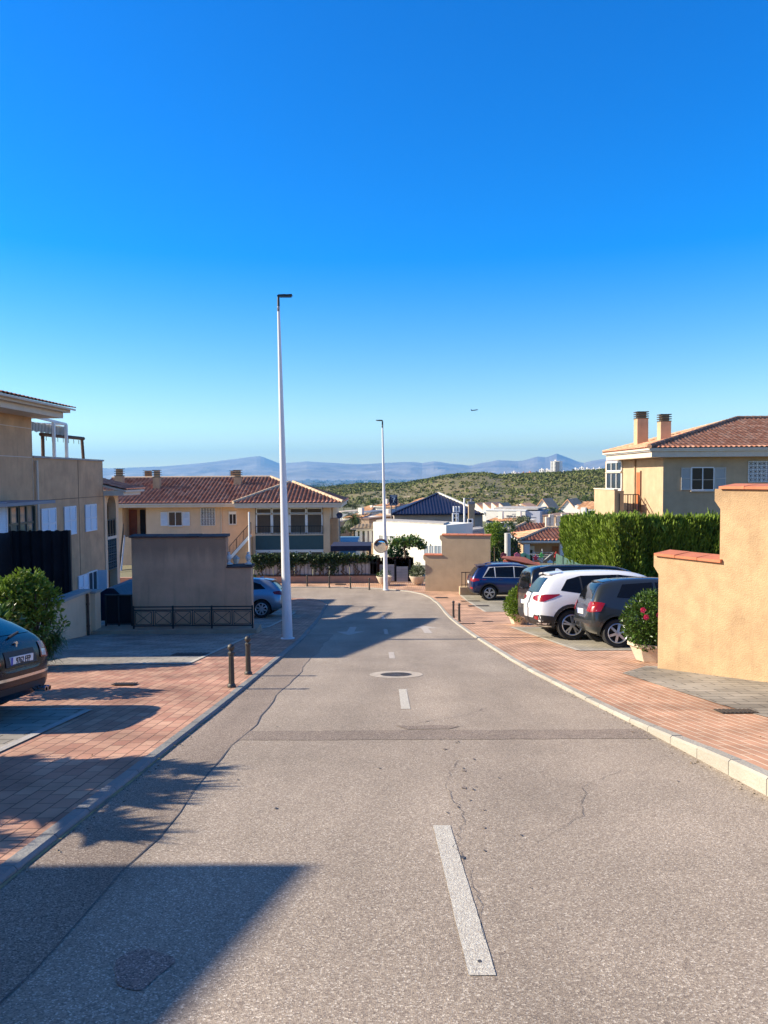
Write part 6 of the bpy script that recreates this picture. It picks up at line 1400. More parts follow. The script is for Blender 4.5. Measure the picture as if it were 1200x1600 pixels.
mb = MB(); mb.box(xm - .38, xm + .38, Yb - .03, Yb - .01, z1 - .20, z1 - .12); mb.box(xm - .22, xm + .24, Yb - .03, Yb - .01, z1 - .36, z1 - .29); mb.box(xm - .45, xm + .45, Yb - .03, Yb - .01, z0 + .06, z0 + .10); mb.build('marks', M_white, t)
# white sign building
Ys = 118; t = thing('lettered_building', 'flat roofed white building with dark lettering on its front', 'building', (fx(790, Ys), Ys, -12))
x0, x1, x2 = fx(758.5, Ys), fx(821, Ys), fx(841, Ys + 1); zt_ = fz(798, Ys, 790); zb_ = -13.5; ztl = fz(797.5, Ys, 790)
MB().box(x0, x1, Ys, Ys + 9, zb_, zt_).build('wall', M_whitewall, t); MB().box(x1 + .003, x2, Ys + .35, Ys + 9, zb_, zt_ - .05).build('side_wing', mk('blue grey wall', (.40, .42, .50), .8), t)
MB().box(x0 - .1, x1 + .1, Ys - .08, Ys + 9, zt_ + .002, zt_ + .16).build('cornice', M_white, t); MB().box(x0 + 1, x2 - .5, Ys + 1, Ys + 8, zt_ + .161, zt_ + .4).build('roof', M_concrete, t)
M_let = mk('dark lettering', (.05, .05, .07), .6)
XZ = Matrix(((1, 0, 0, 0), (0, 0, -1, 0), (0, 1, 0, 0), (0, 0, 0, 1)))
text_mesh('GRAN ALACANT', 'lettering', M_let, t, Matrix.Translation((fx(805, Ys), Ys - .02, fz(806.5, Ys, 805))) @ XZ, .42, .012, sx=.85)
mb = MB()
for px, py, w in ((805, 803, 1.0), (805, 809.3, 1.3), (781, 807.3, 1.2)):
    X = fx(px, Ys); z = fz(py, Ys, px); n = 9
    for k in range(n): mb.box(X - w / 2 + w * k / n, X - w / 2 + w * (k + .7) / n, Ys - .02, Ys - .005, z - .04, z + .05 * (1 if k % 3 else .6))
mb.build('small_marks', M_let, t)
mb = MB(); X = fx(831, Ys); z = fz(808, Ys, 831)
for k in range(8): mb.box(X - .6 + .16 * k, X - .5 + .16 * k, Ys + .33, Ys + .345, z - .05, z + .06)
mb.build('small_marks', M_let, t)
t.rotation_euler.z = R(-24)
# ------------------------------------------------------------------ small houses of the town
M_roofO = tile_mat('town orange roof', (.46, .22, .11), (.54, .28, .14), (.62, .36, .20)); M_roofP = mk('town plain orange roof', (.74, .40, .22), .8, var=.2, vscale=1); M_roofB = mk('brown town roof', (.22, .14, .10), .85, var=.2, vscale=1, island=.2); M_tanw = mk('tan town wall', (.44, .32, .22), .85, var=.1)
def house(px0, px1, ye, yrg, Y, kind, wall, roof, label, dep=8, chim=False, win=2, zb_=-14):
    if kind in ('gable', 'half'): roof = M_roofP
    x0, x1 = fx(px0, Y, ye), fx(px1, Y, ye); ze = fz(ye, Y, (px0 + px1) / 2); xm = (x0 + x1) / 2
    t = thing('town_house', label, 'house', (xm, Y, zb_), 'small houses of the town in the dip')
    if kind == 'flat':
        MB().box(x0, x1, Y, Y + dep, zb_, ze).build('wall', wall, t); MB().box(x0 - .08, x1 + .08, Y - .08, Y + dep, ze + .002, ze + .18).build('parapet', roof, t)
    elif kind == 'gable':
        zr_ = fz(yrg, Y, xm); MB().prism([(x0, zb_), (x1, zb_), (x1, ze), (xm, zr_), (x0, ze)], 'Y', Y, Y + dep).build('wall', wall, t)
        for s in (-1, 1):
            xe_ = x0 - .3 if s < 0 else x1 + .3; k = (zr_ - ze) / ((x1 - x0) / 2); ze2 = ze - .3 * k
            MB().add([(xe_, Y - .3, ze2 + .02), (xm, Y - .3, zr_ + .02), (xm, Y + dep, zr_ + .02), (xe_, Y + dep, ze2 + .02), (xe_, Y - .3, ze2 + .2), (xm, Y - .3, zr_ + .2), (xm, Y + dep, zr_ + .2), (xe_, Y + dep, ze2 + .2)],
                     [(0, 1, 2, 3), (4, 7, 6, 5), (0, 4, 5, 1), (1, 5, 6, 2), (2, 6, 7, 3), (3, 7, 4, 0)]).build('roof', roof, t)
    elif kind == 'half':      # long white wall rising to the left with a tile strip, as in a saw-tooth row
        zr_ = fz(yrg, Y, px0); MB().prism([(x0, zb_), (x1, zb_), (x1, ze), (x0 + (x1 - x0) * .12, zr_), (x0, zr_)], 'Y', Y, Y + dep).build('wall', wall, t)
        MB().prism([(x1 + .1, ze + .01), (x1 + .1, ze + .2), (x0 + (x1 - x0) * .12, zr_ + .2), (x0 + (x1 - x0) * .12, zr_ + .01)], 'Y', Y - .1, Y + dep).build('roof', roof, t)
    else:
        yr_ = Y + dep / 2; zr_ = fz(yrg, yr_, (px0 + px1) / 2); MB().box(x0, x1, Y, Y + dep, zb_, ze).build('wall', wall, t); o = .35; hip = (x1 - x0) * (.28 if kind == 'hip' else .0)
        P = [(x0 - o, Y - o, ze), (x1 + o, Y - o, ze), (x1 + o - hip, yr_, zr_), (x0 - o + hip, yr_, zr_)]; slab(P, .15, 'roof_deck', wall, t); tiles('roof', P, roof, t, tw=.6, amp=.10, sub=4, tl=.8)
        if kind == 'hip':
            slab([(x1 + o, Y - o, ze), (x1 + o, Y + dep + o, ze), (x1 + o - hip, yr_, zr_)], .15, 'roof_side', roof, t); slab([(x0 - o, Y + dep + o, ze), (x0 - o, Y - o, ze), (x0 - o + hip, yr_, zr_)], .15, 'roof_side', roof, t)
    n = win
    for i in range(n):
        w = min(1.1, (x1 - x0) / (n * 2.2)); X = x0 + (x1 - x0) * (i + .5) / n - w / 2
        window(t, (X, Y - .002, ze - 2.0), ux, w, 1.1, ny, panes=1, fr=.1)
    t.rotation_euler.z = R(-30)
    if chim: MB().box(x1 - 1.2, x1 - .6, Y + dep * .3, Y + dep * .3 + .6, ze, ze + 1.3).build('chimney', wall, t)
    return t
Wh, Cr = M_whitewall, M_cream
H_ = [(742, 754, 796, 787, 235, 'half', Wh, M_roofO, 'first cream gable of the saw-tooth row right of the ochre chimney stack'),
      (754, 767, 796, 786, 232, 'half', Wh, M_roofO, 'second cream gable from the left of the saw-tooth row above the lettered building'),
      (767, 780, 796, 786, 229, 'half', Wh, M_roofO, 'third cream gable from the left of the saw-tooth row above the lettered building'),
      (779, 791, 796, 787, 226, 'half', Wh, M_roofO, 'fourth, rightmost cream gable of the saw-tooth row above the lettered building'),
      (794, 809, 797, 790, 180, 'side', M_tanw, M_roofB, 'dark brown roofed house directly behind the lettered building'),
      (810, 834, 797, 788, 190, 'half', Wh, M_roofO, 'house with a long sloping white wall behind the right part of the lettered building'),
      (833, 862, 799, 786, 170, 'gable', Wh, M_roofO, 'broad white gabled house left of the round headed palm'),
      (869, 905, 802, 787, 150, 'gable', Wh, M_roofO, 'broad white gabled house right of the round headed palm'),
      (898, 928, 802, 790, 130, 'half', Wh, M_roofO, 'white walled house with orange roof edge nearest the yellow balcony'),
      (906, 944, 796, 784, 105, 'side', Wh, M_roofO, 'orange tiled roof just left of the ochre balcony above the hedge'),
      (848, 880, 807, 801, 100, 'flat', M_tanw, M_roofB, 'low tan house behind the chimneys of the small tiled house'),
      (884, 915, 810, 803, 96, 'side', Wh, M_tileS, 'low cream roofed house just above the left end of the hedge'),
      (763, 783, 815, 809.5, 104, 'side', Wh, M_roofO, 'orange roofed cottage below the left part of the lettered building'),
      (786, 812, 815, 809.5, 103, 'side', Wh, M_roofO, 'orange roofed cottage below the middle of the lettered building'),
      (637, 661, 789, 779, 140, 'hip', M_tanw, M_roofO, 'orange roof peeping over the left slope of the blue roof'),
      (559, 579, 799, 790, 170, 'hip', Wh, M_roofO, 'small orange pyramid roofed house in front of the scrub hill'),
      (586, 601, 791, 786, 140, 'hip', Wh, M_roofO, 'square cream tower house with a small dark window'),
      (602, 617, 793, 787, 138, 'hip', M_tanw, M_roofO, 'tan house under the dark blue roof sign'),
      (578, 603, 810, 803, 112, 'side', Wh, M_roofO, 'white house with a wide brown tiled roof above the white hall'),
      (602, 614, 805, 802, 110, 'flat', Wh, Cr, 'small flat white house between lamp post and blue roof'),
      (534, 557, 804, 797, 125, 'flat', Wh, Cr, 'white flat roofed house left of the palm tree'),
      (556, 580, 801, 797, 128, 'flat', M_concrete, M_grey, 'grey flat roofed house right of the palm tree'),
      (521, 533, 801, 796, 120, 'flat', Wh, Cr, 'white block behind the satellite dish'),
      (538, 560, 810, 803, 100, 'side', Wh, M_roofO, 'white house with low brown roof around the palm trunk'),
      (560, 578, 812, 806, 98, 'flat', M_tanw, M_roofB, 'shaded tan house between the palm and the sand roof'),
      (515, 526, 816, 808, 95, 'flat', M_tanw, Cr, 'narrow tan house beside the end of the long house')]
for h in H_: house(*h[:4], *h[4:9], win=1 if h[1] - h[0] < 16 else 2, zb_=-14, chim=h[5] in ('side', 'hip'), dep=7)
# ------------------------------------------------------------------ scrub hill
HS = [(430, 772), (500, 762), (540, 758.5), (565, 756), (600, 757), (640, 755), (670, 750), (700, 743.5), (730, 740.5), (760, 739.5), (785, 743), (815, 741), (850, 740), (880, 739), (915, 736.5), (950, 734), (1000, 731), (1080, 728), (1250, 730), (1500, 740), (1900, 752)]
def interp(L, x):
    if x <= L[0][0]: return L[0][1]
    for (a, ya), (b, yb_) in zip(L, L[1:]):
        if x <= b: return ya + (yb_ - ya) * (x - a) / (b - a)
    return L[-1][1]
def hz(px, Y):           # height of the hill surface in direction px at distance Y (a valley lies in front)
    Yr = 640 + (px < 640) * 0 + 260 * max(0, min(1, (700 - px) / 260)); zr_ = fz(interp(HS, px), Yr, px); t = (Y - 250) / (Yr - 250)
    base = -15.5
    if t < 0: return base - .5
    if t <= 1: s = t ** .8; z = base + (zr_ - base) * (s * s * (3 - 2 * s) * .35 + s * .65)
    else: z = zr_ - (t - 1) * 60 * (1 + .2 * t)
    X = (px - 600) * Y / F
    z += 2.2 * noise.noise((X * .012, Y * .012, 3)) * min(1, max(0, t * 3)) * (1 if t < .9 else max(0, 1 - (t - .9) * 10)) + .8 * noise.noise((X * .05, Y * .05, 7)) * (1 if .02 < t < .93 else 0)
    return z
mb = MB(); cols_ = [380 + i * 8 for i in range(190)]; Ys_ = [245 + i * 14 for i in range(64)]; vs = []
for Y in Ys_:
    for px in cols_: vs.append(((px - 600) * Y / F, Y, hz(px, Y)))
n = len(cols_); mb.add(vs, [(j * n + i, j * n + i + 1, (j + 1) * n + i + 1, (j + 1) * n + i) for j in range(len(Ys_) - 1) for i in range(n - 1)])
M_hill = mk('dry grassy hill', (.19, .15, .065), .95, col2=(.12, .115, .04), vscale=.035, bump=.5, bscale=1)
struct(mb.build('hill', M_hill, smooth=True, fixn=False))
def shrub(mb, x, y, z, r, n_=12):
    for _ in range(n_):
        a = rng.uniform(0, 2 * math.pi); e = rng.uniform(-.1, 1) ; q = r * rng.uniform(.35, 1); c = Vector((x + q * math.cos(a) * math.cos(e), y + q * math.sin(a) * math.cos(e), z + r * .1 + q * .75 * abs(math.sin(e + .25))))
        d = Vector((math.cos(a) * math.cos(e), math.sin(a) * math.cos(e), math.sin(e) + .4)).normalized() + Vector((rng.gauss(0, .4), rng.gauss(0, .4), rng.gauss(0, .4))); d.normalize()
        u = d.orthogonal().normalized(); v = d.cross(u); s = r * rng.uniform(.28, .55); th = rng.uniform(0, 6.3); u2 = u * math.cos(th) + v * math.sin(th); v2 = d.cross(u2)
        mb.add([c - u2 * s, c - v2 * s * .8 + d * s * .3, c + u2 * s, c + v2 * s * .8 + d * s * .3], [(0, 1, 2), (0, 2, 3)])
mb = MB(); mb2 = MB()
for i in range(15000):
    px = rng.uniform(440, 1010); t_ = rng.random() ** .8; Y = 262 + t_ * 640
    Yr = 640 + 260 * max(0, min(1, (700 - px) / 260))
    if Y > Yr + 12: continue
    X = (px - 600) * Y / F; den = noise.noise((X * .013 + 5, Y * .009, 1)) + .6 * noise.noise((X * .05, Y * .04, 9)); k = (Y - 250) / (Yr - 250)
    thr = -.05 if k < .15 else (.22 if k < .55 else -.12)
    if k > .80: thr = -.6
    if den < thr and rng.random() < .74: continue
    r0 = rng.uniform(.6, 1.55) * (1.0 if k < .5 else 1.3); shrub(mb2 if (k > .78 or rng.random() < .25) else mb, X, Y, hz(px, Y), r0, 9)
stuff(mb.build('hill_scrub', M_scrub)); stuff(mb2.build('hill_pines', M_pine))
mb = MB()
for i in range(260):
    px = rng.uniform(470, 960); Y = rng.uniform(262, 480); X = (px - 600) * Y / F
    if noise.noise((X * .02, Y * .02, 14)) < .02: continue
    r0 = rng.uniform(.5, 1.5); mb.ball((X, Y, hz(px, Y)), r0, 1, .4, .35, rng.uniform(1, 2.5), 1)
stuff(mb.build('hill_rocks', mk('pale rock', (.36, .29, .21), .9, island=.25, var=.2, vscale=.3)))
# dark trees at the foot of the hill
def crown_cloud(mb, c, rx, rz, n, size, seed, hole=.18, narrow=.6, lumps=9):
    r2 = random.Random(seed); L = [(Vector((r2.gauss(0, .45) * rx, r2.gauss(0, .45) * rx, r2.uniform(-.55, .65) * rz)), r2.uniform(.32, .6)) for _ in range(lumps)]
    for i in range(n):
        o, s = r2.choice(L); d = Vector((r2.gauss(0, 1), r2.gauss(0, 1), r2.gauss(0, 1))).normalized(); k = s * (r2.random() ** .35)
        p = Vector(c) + o + Vector((d.x * rx * k, d.y * rx * k, d.z * rz * k))
        if noise.noise(p * (1.6 / max(rx, .5)) + Vector((seed, 0, 0))) < -hole - .15 and r2.random() < .8: continue
        dd = (d + Vector((r2.gauss(0, .7), r2.gauss(0, .7), r2.gauss(0, .7)))).normalized(); sd = dd.orthogonal().normalized(); a = r2.uniform(0, 6.3); sd = sd * math.cos(a) + dd.cross(sd) * math.sin(a); Ls = size * r2.uniform(.6, 1.3); w = Ls * narrow * .5
        mb.add([p, p + dd * Ls * .5 + sd * w, p + dd * Ls, p + dd * Ls * .5 - sd * w], [(0, 1, 2), (0, 2, 3)])
def tree(name, label, x, y, z0, zc, rx, rz, n, size, mat, seed, cat='tree', group=None, tr=None):
    t = thing(name, label, cat, (x, y, z0), group); mb = MB(); r2 = random.Random(seed); tr = tr or max(.06, rx * .07)
    mb.path([(x, y, z0 - .1), (x + r2.uniform(-.1, .1) * rx, y, (z0 + zc) / 2), (x, y, zc)], [tr, tr * .75, tr * .45], 8)
    for k in range(6):
        a = r2.uniform(0, 6.3); mb.path([(x, y, zc - rz * .4 + k * rz * .1), (x + rx * .3 * math.cos(a), y + rx * .3 * math.sin(a), zc + rz * .1), (x + rx * .6 * math.cos(a), y + rx * .6 * math.sin(a), zc + rz * r2.uniform(.1, .5))], [tr * .4, tr * .28, tr * .1], 6)
    mb.build('trunk', M_bark, t); mb = MB(); crown_cloud(mb, (x, y, zc), rx, rz, n, size, seed); mb.build('crown', mat, t); return t
M_dkleaf = mk('dark tree leaves', (.045, .07, .018), .6, island=.6, var=.4, vscale=.5, trans=.15); M_midleaf = mk('mid green tree leaves', (.07, .115, .025), .6, island=.6, var=.35, vscale=.6, trans=.2)
TL = [(506, 789, 9, 160, 0, 'dark bushy tree just right of the roof corner of the long house'), (522, 787, 9, 168, 0, 'dark tree left of the orange pyramid roof, second from the roof corner'), (537, 786, 10, 172, 1, 'green tree above the flat white house left of the palm'), (551, 790, 7, 165, 0, 'dark low tree between palm and orange pyramid roof'), (583, 786, 7, 190, 1, 'small green tree left of the cream tower house'),
      (625, 788, 7, 180, 0, 'dark tree between the blue roof sign and the orange roof'), (800, 783, 5, 262, 0, 'small dark tree above the brown roofed house behind the lettered building'), (838, 783, 5, 250, 1, 'small green tree above the broad white gable left of the palm'), (915, 780, 8, 200, 1, 'green tree beyond the orange roof left of the ochre balcony'),
      (532, 827, 9, 88, 0, 'dark conifer behind the satellite dish'), (547, 826, 9, 86, 0, 'dark shady bush at the foot of the palm'), (566, 833, 5, 84, 1, 'yellow green bush left of the columned pavilion')]
for i, (px, py, rp, Y, k, lab) in enumerate(TL):
    c = at(px, py, Y); r0 = rp * Y / F; tree('tree', lab, c.x, Y, c.z - r0 * 1.6, c.z, r0, r0 * .85, 900, r0 * .2, (M_dkleaf, M_midleaf)[k], 40 + i)
c = at(776, 850, 70); tree('tree', 'tall dense green tree between the tan stepped wall and the round column', c.x, 70, -12, c.z, 1.35, 2.5, 5200, .24, M_midleaf, 77)
c = at(771, 836, 69); tree('tree', 'bright green tree rising directly over the right end of the tan stepped wall', c.x, 68.5, -12, c.z, 1.1, 1.2, 2600, .18, M_leaf, 78)
c = at(815, 812, 88); tree('tree', 'pale grey green tree right above the rear roof of the small tiled house', c.x, 88, -12, c.z - .2, 1.5, .7, 1600, .2, mk('pale olive leaves', (.14, .16, .08), .6, island=.5, trans=.2), 79)
def palm(label, px, py, Y, z0, L, n, seed, tr=.22):
    c = at(px, py, Y); r2 = random.Random(seed); t = thing('palm_tree', label, 'palm tree', (c.x, Y, z0))
    MB().path([(c.x, Y, z0), (c.x + .05, Y, (z0 + c.z) / 2), (c.x, Y, c.z)], [tr * 1.2, tr, tr * .9], 10).build('trunk', M_bark, t); mb = MB()
    for i in range(n):
        a = r2.uniform(0, 6.3); e = r2.uniform(-.5, 1.25); d = Vector((math.cos(a) * math.cos(e), math.sin(a) * math.cos(e), math.sin(e))); p = Vector((c.x, Y, c.z)); g = r2.uniform(.18, .30); side = d.cross(Vector((0, 0, 1))).normalized(); prev = p
        for k in range(9):
            d = (d - Vector((0, 0, g * .9))).normalized(); q = prev + d * L / 9; w = L * .17 * math.sin(math.pi * (k + .8) / 10)
            for s in (-1, 1):
                for j in range(2):
                    b0 = prev.lerp(q, j / 2); mb.add([b0, b0 + d * L / 22, b0 + side * s * w + d * L * .06 - Vector((0, 0, w * .45))], [(0, 1, 2)])
            prev = q
    mb.build('fronds', M_palm, t); return t
palm('feathery palm tree standing in front of the white houses left of the columned pavilion', 553, 809, 92, -12, 1.9, 46, 1)
palm('round headed palm between the two broad white gables', 867, 800, 118, -12, 2.1, 60, 2)
palm('small palm on the skyline slope above the right white gable', 904, 782, 210, -14, 2.6, 40, 3); palm('thin palm left of the orange roof near the ochre balcony', 886, 779, 230, -14, 2.6, 36, 4, .3); palm('low palm in front of the scrub slope right of the first one', 926, 784, 190, -14, 2.8, 40, 5)
# ------------------------------------------------------------------ skyline buildings on the hill, far city, mountains, aeroplane
def block(px0, px1, yt, yb_, Y, label, wall, name='hill_building', dark=None, fl=3, dep=None, side=0, wc=None):
    x0, x1 = fx(px0, Y, yt), fx(px1, Y, yt); zt_, zb_ = fz(yt, Y, px0), fz(yb_, Y, px0) - 4; t = thing(name, label, 'building', ((x0 + x1) / 2, Y, zb_), 'buildings on the skyline of the scrub hill'); dep = dep or (x1 - x0)
    MB().box(x0, x1, Y, Y + dep, zb_, zt_).build('wall', wall, t)
    if side: xs_ = fx(side, Y, yt); MB().box(xs_, x1 + .05, Y - .15, Y - .01, zb_, zt_ - .5).build('painted_shade_side', dark, t)  # shade of the right side painted as a dark sheet on the front
    mb = MB(); fh = (zt_ - zb_ - 3) / fl; nc = wc or max(2, int((x1 - x0) / 3.5))
    for i in range(nc):
        for j in range(fl):
            X = x0 + (x1 - x0) * (i + .3) / nc; z = zb_ + 3 + fh * (j + .3); mb.box(X, X + (x1 - x0) / nc * .4, Y - .22, Y - .02 if not side else Y - .16, z, z + fh * .45)
    mb.build('windows', mk('far windows', (.10, .11, .13), .5), t); t.rotation_euler.z = R(-30); MB().box(x0 + (x1 - x0) * .4, x0 + (x1 - x0) * .6, Y + 1, Y + 4, zt_, zt_ + 1.6).build('roof_hut', wall, t); return t
M_farw = mk('far white wall', (.72, .70, .66), .8); M_farp = mk('far pink wall', (.50, .28, .22), .8); M_farg = mk('far grey and painted shade', (.06, .08, .12), .8)
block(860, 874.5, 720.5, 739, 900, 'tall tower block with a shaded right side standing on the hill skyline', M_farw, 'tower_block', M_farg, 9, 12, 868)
for i, (a, b, yt, w, lab, fl) in enumerate([(786, 790, 739, M_farw, 'tiny white house at the far left end of the hill skyline row', 2), (799, 806, 737.5, M_farw, 'white skyline block left of the pink terraces', 2), (807, 813, 739.5, M_farw, 'small low white skyline house directly left of the pink terraces', 1), (814, 820, 738.8, M_farp, 'left pink terrace on the hill skyline', 1), (821, 833, 738, M_farp, 'right pink terrace on the hill skyline', 2), (834, 841, 738, M_farg, 'grey low block between pink terrace and tower block', 1),
    (842, 850, 733.5, M_farw, 'white gabled block left of the tower block, the taller one', 2), (850, 858, 734, M_farw, 'white block touching the left of the tower block', 2), (876, 884, 737, M_farw, 'low white house just right of the tower block', 1), (893, 904, 732.5, M_farw, 'long white apartment block right of the tower, left part', 3), (905, 912, 730.5, M_farw, 'tallest white block in the group right of the tower', 3), (912.5, 921, 732, M_farw, 'white block at the right end of the group right of the tower', 3), (923, 931, 732.5, M_farw, 'white block left of the ochre house roof edge', 2), (932, 940, 731.5, M_farw, 'white block nearest the ochre house roof edge', 3), (941, 956, 733, M_farw, 'white block half hidden behind the ochre house', 3)]):
    block(a, b, yt, 741 if a < 880 else 739, 900 + (i % 3) * 14, lab, w, fl=fl, dep=10)
# the far city on the plain
M_city = mk('far city walls', (.66, .62, .56), .85, island=.35); mb = MB(); m2 = MB()
for i in range(2600):
    px = rng.uniform(380, 800); py = 748.6 + abs(rng.gauss(0, 6.5)) * (1.0 if px < 640 else .8)
    if py > 771: continue
    zc = -75; Y = (1.6 - zc) * F / max(3.4, py - 744.8)
    if noise.noise((px * .035, py * .28, 5)) < .02 and rng.random() < .8: continue
    X = (px - 600) * Y / F; w = rng.uniform(9, 30) * (1 + Y / 16000); h = rng.choice([5, 7, 9, 12, 16, 24]) * (1 if rng.random() < .9 else 1.8); mb.box(X - w, X + w, Y, Y + w, -77, -75 + h)
stuff(mb.build('far_city', M_city))
mb = MB()
for i in range(2600):
    px = rng.uniform(380, 800); Y = 2400 * (1.0 + 5 * rng.random() ** 1.6); X = (px - 600) * Y / F
    if noise.noise((X * .0012, Y * .0007, 2)) < .0: continue
    shrub(mb, X, Y, -76, rng.uniform(10, 32), 7)
stuff(mb.build('far_trees', mk('far trees', (.05, .075, .03), .9, island=.4)))
MS = [(-900, 735), (-400, 728), (0, 716), (60, 713), (120, 724), (165, 732), (200, 731), (250, 729), (290, 726), (330, 722), (360, 718), (380, 715.5), (392, 714), (404, 712.5), (412, 714), (425, 719), (438, 724), (455, 723), (480, 721), (500, 722), (540, 724.5), (565, 725.5), (600, 723.5), (640, 721.5), (660, 723.5), (680, 720.5), (700, 724), (735, 727.5), (750, 724), (778, 719), (812, 720.5), (824, 718), (835, 714), (843, 713), (850, 714.5), (857, 713.5), (870, 708.8), (882, 713), (900, 720), (911, 723.5), (925, 720), (945, 717), (970, 714), (1000, 718), (1100, 712), (1200, 724), (1500, 716), (2100, 735)]
cols_ = [-900 + 6 * i for i in range(500)]; Ys_ = [14500 + i * 420 for i in range(20)]; vs = []
for j, Y in enumerate(Ys_):
    for px in cols_:
        Yr = 20800; zt_ = fz(interp(MS, px), Yr, px); t = min(1, (Y - 14500) / (Yr - 14500)); X = (px - 600) * Y / F
        rd = 1 - abs(noise.noise((X * .00055, Y * .0003, 4))) * 2; r3 = 1 - abs(noise.noise((X * .0016, Y * .0009, 8))) * 2
        s = t ** 1.25; z = -80 + (zt_ + 80) * s + (rd * 85 + r3 * 45 - 40) * math.sin(math.pi * t) * .9
        if Y > Yr: z = -80 + (zt_ + 80) * max(0, 1 - (Y - Yr) / 1600)
        if t >= 1 and Y - 420 < Yr: z = zt_ + noise.noise((X * .004, 1, 1)) * 9
        vs.append((X, Y, z))
n = len(cols_); mb = MB(); mb.add(vs, [(j * n + i, j * n + i + 1, (j + 1) * n + i + 1, (j + 1) * n + i) for j in range(len(Ys_) - 1) for i in range(n - 1)])
struct(mb.build('mountains', mk('bare mountain', (.17, .15, .13), .95, col2=(.40, .36, .31), vscale=.0009), fixn=False))
ap = at(741, 641, 3000); t = thing('aeroplane', 'tiny distant aeroplane flying low in the blue sky above the mountains', 'aeroplane', ap)
M_ap = mk('aeroplane paint', (.05, .07, .10), .5); a = ap + Vector((-13, -4, -2.2)); b_ = ap + Vector((15, 4, 2.6)); dd = (b_ - a)
MB().path([a, a + dd * .1, a + dd * .5, a + dd * .93, b_], [.5, 1.9, 2.0, 1.7, .4], 12).build('fuselage', M_ap, t, True)
MB().add([ap + Vector(v) for v in ((-2, 0, -.4), (3.5, 0, .3), (-7, -16, 0), (-4.5, -16.5, .3), (-2, 0, -.1), (3.5, 0, .6), (-7, -16, .2), (-4.5, -16.5, .5), (-9, 15, 1.4), (-6.5, 15.5, 1.7), (-9, 15, 1.6), (-6.5, 15.5, 1.9))], [(0, 1, 3, 2), (4, 6, 7, 5), (0, 2, 6, 4), (1, 5, 7, 3), (0, 8, 9, 1), (4, 5, 11, 10), (0, 4, 10, 8), (1, 9, 11, 5)]).build('wing', M_ap, t)
MB().add([a + Vector(v) for v in ((0, -.2, .5), (4.5, -.2, 1.5), (-1.6, -.2, 6), (.8, -.2, 6.2), (0, .2, .5), (4.5, .2, 1.5), (-1.6, .2, 6), (.8, .2, 6.2))], [(0, 1, 3, 2), (4, 6, 7, 5), (0, 2, 6, 4), (1, 5, 7, 3), (2, 3, 7, 6)]).build('tail_fin', M_ap, t)
# ------------------------------------------------------------------ plants, planters, hedge near the street
def bush_leaves(mb, lobes, n, size, seed, narrow=.55, out=1.0, droop=0):
    r2 = random.Random(seed); wts = [l[3] ** 2 for l in lobes]
    for i in range(n):
        x, y, z, r0 = r2.choices(lobes, wts)[0]; d = Vector((r2.gauss(0, 1), r2.gauss(0, 1), r2.gauss(0, 1))).normalized(); k = r0 * (1 - .45 * r2.random() ** 1.8); p = Vector((x, y, z)) + d * k
        dd = (d * out + Vector((r2.gauss(0, .6), r2.gauss(0, .6), r2.gauss(.15 - droop, .6)))).normalized(); sd = dd.orthogonal().normalized(); a = r2.uniform(0, 6.3); sd = sd * math.cos(a) + dd.cross(sd) * math.sin(a); Ls = size * r2.uniform(.6, 1.35); w = Ls * narrow * .5; nn = dd.cross(sd) * w * .4
        mb.add([p, p + dd * Ls * .45 + sd * w + nn, p + dd * Ls, p + dd * Ls * .45 - sd * w + nn], [(0, 1, 2), (0, 2, 3)])
def stems(mb, base, lobes, r0=.02, seed=1):
    r2 = random.Random(seed)
    for x, y, z, r_ in lobes:
        m = Vector(((base[0] + x) / 2 + r2.uniform(-.08, .08), (base[1] + y) / 2, (base[2] + z) / 2)); mb.path([base, m, (x, y, z)], [r0, r0 * .7, r0 * .3], 6)
# big planter with the pink flowering bush, beside the ochre wall
c = Vector((fx(1019, 13.35), 13.35, 0)); zp_ = zr(13.35) + hp(13.35); pw = .42
def planter(name, label, x, y, z, r0, h, octa=True, group=None):
    t = thing(name, label, 'planter', (x, y, z), group)
    n = 8 if octa else 28
    MB().lathe((x, y, z), [(r0 * .62, .03), (r0 * .66, .03), (r0 * .95, h * .82), (r0 * 1.05, h * .84), (r0 * 1.06, h), (r0 * .93, h), (r0 * .90, h * .86), (.001, h * .85)] if octa else [(r0 * .45, .05), (r0 * .72, h * .3), (r0 * .95, h * .75), (r0 * 1.06, h * .92), (r0 * 1.07, h), (r0 * .94, h), (r0 * .9, h * .9), (.001, h * .88)], n).build('bowl', M_planter, t, not octa)
    for k in range(4):
        mb = MB(); a = k * math.pi / 2 + math.pi / 4 + (.0 if octa else .3); ca, sa = math.cos(a), math.sin(a); u = Vector((ca, sa, 0)); v = Vector((-sa, ca, 0)); b0 = Vector((x, y, z))
        mb.add([b0 + u * r0 * .55 - v * .06, b0 + u * r0 * .72 - v * .06, b0 + u * r0 * 1.02 - v * .07 + Vector((0, 0, h * .8)), b0 + u * r0 * .80 - v * .07 + Vector((0, 0, h * .8)), b0 + u * r0 * .55 + v * .06, b0 + u * r0 * .72 + v * .06, b0 + u * r0 * 1.02 + v * .07 + Vector((0, 0, h * .8)), b0 + u * r0 * .80 + v * .07 + Vector((0, 0, h * .8))],
               [(0, 1, 2, 3), (4, 7, 6, 5), (0, 4, 5, 1), (1, 5, 6, 2), (2, 6, 7, 3)])
    mb.build('foot', M_planter, t); MB().lathe((x, y, z), [(.001, h * .88), (r0 * .9, h * .88)], n).build('soil', M_soil, t); return t
planter('planter', 'large cream planter holding the pink flowering bush beside the ochre wall', c.x, 13.35, zp_, .40, .36)
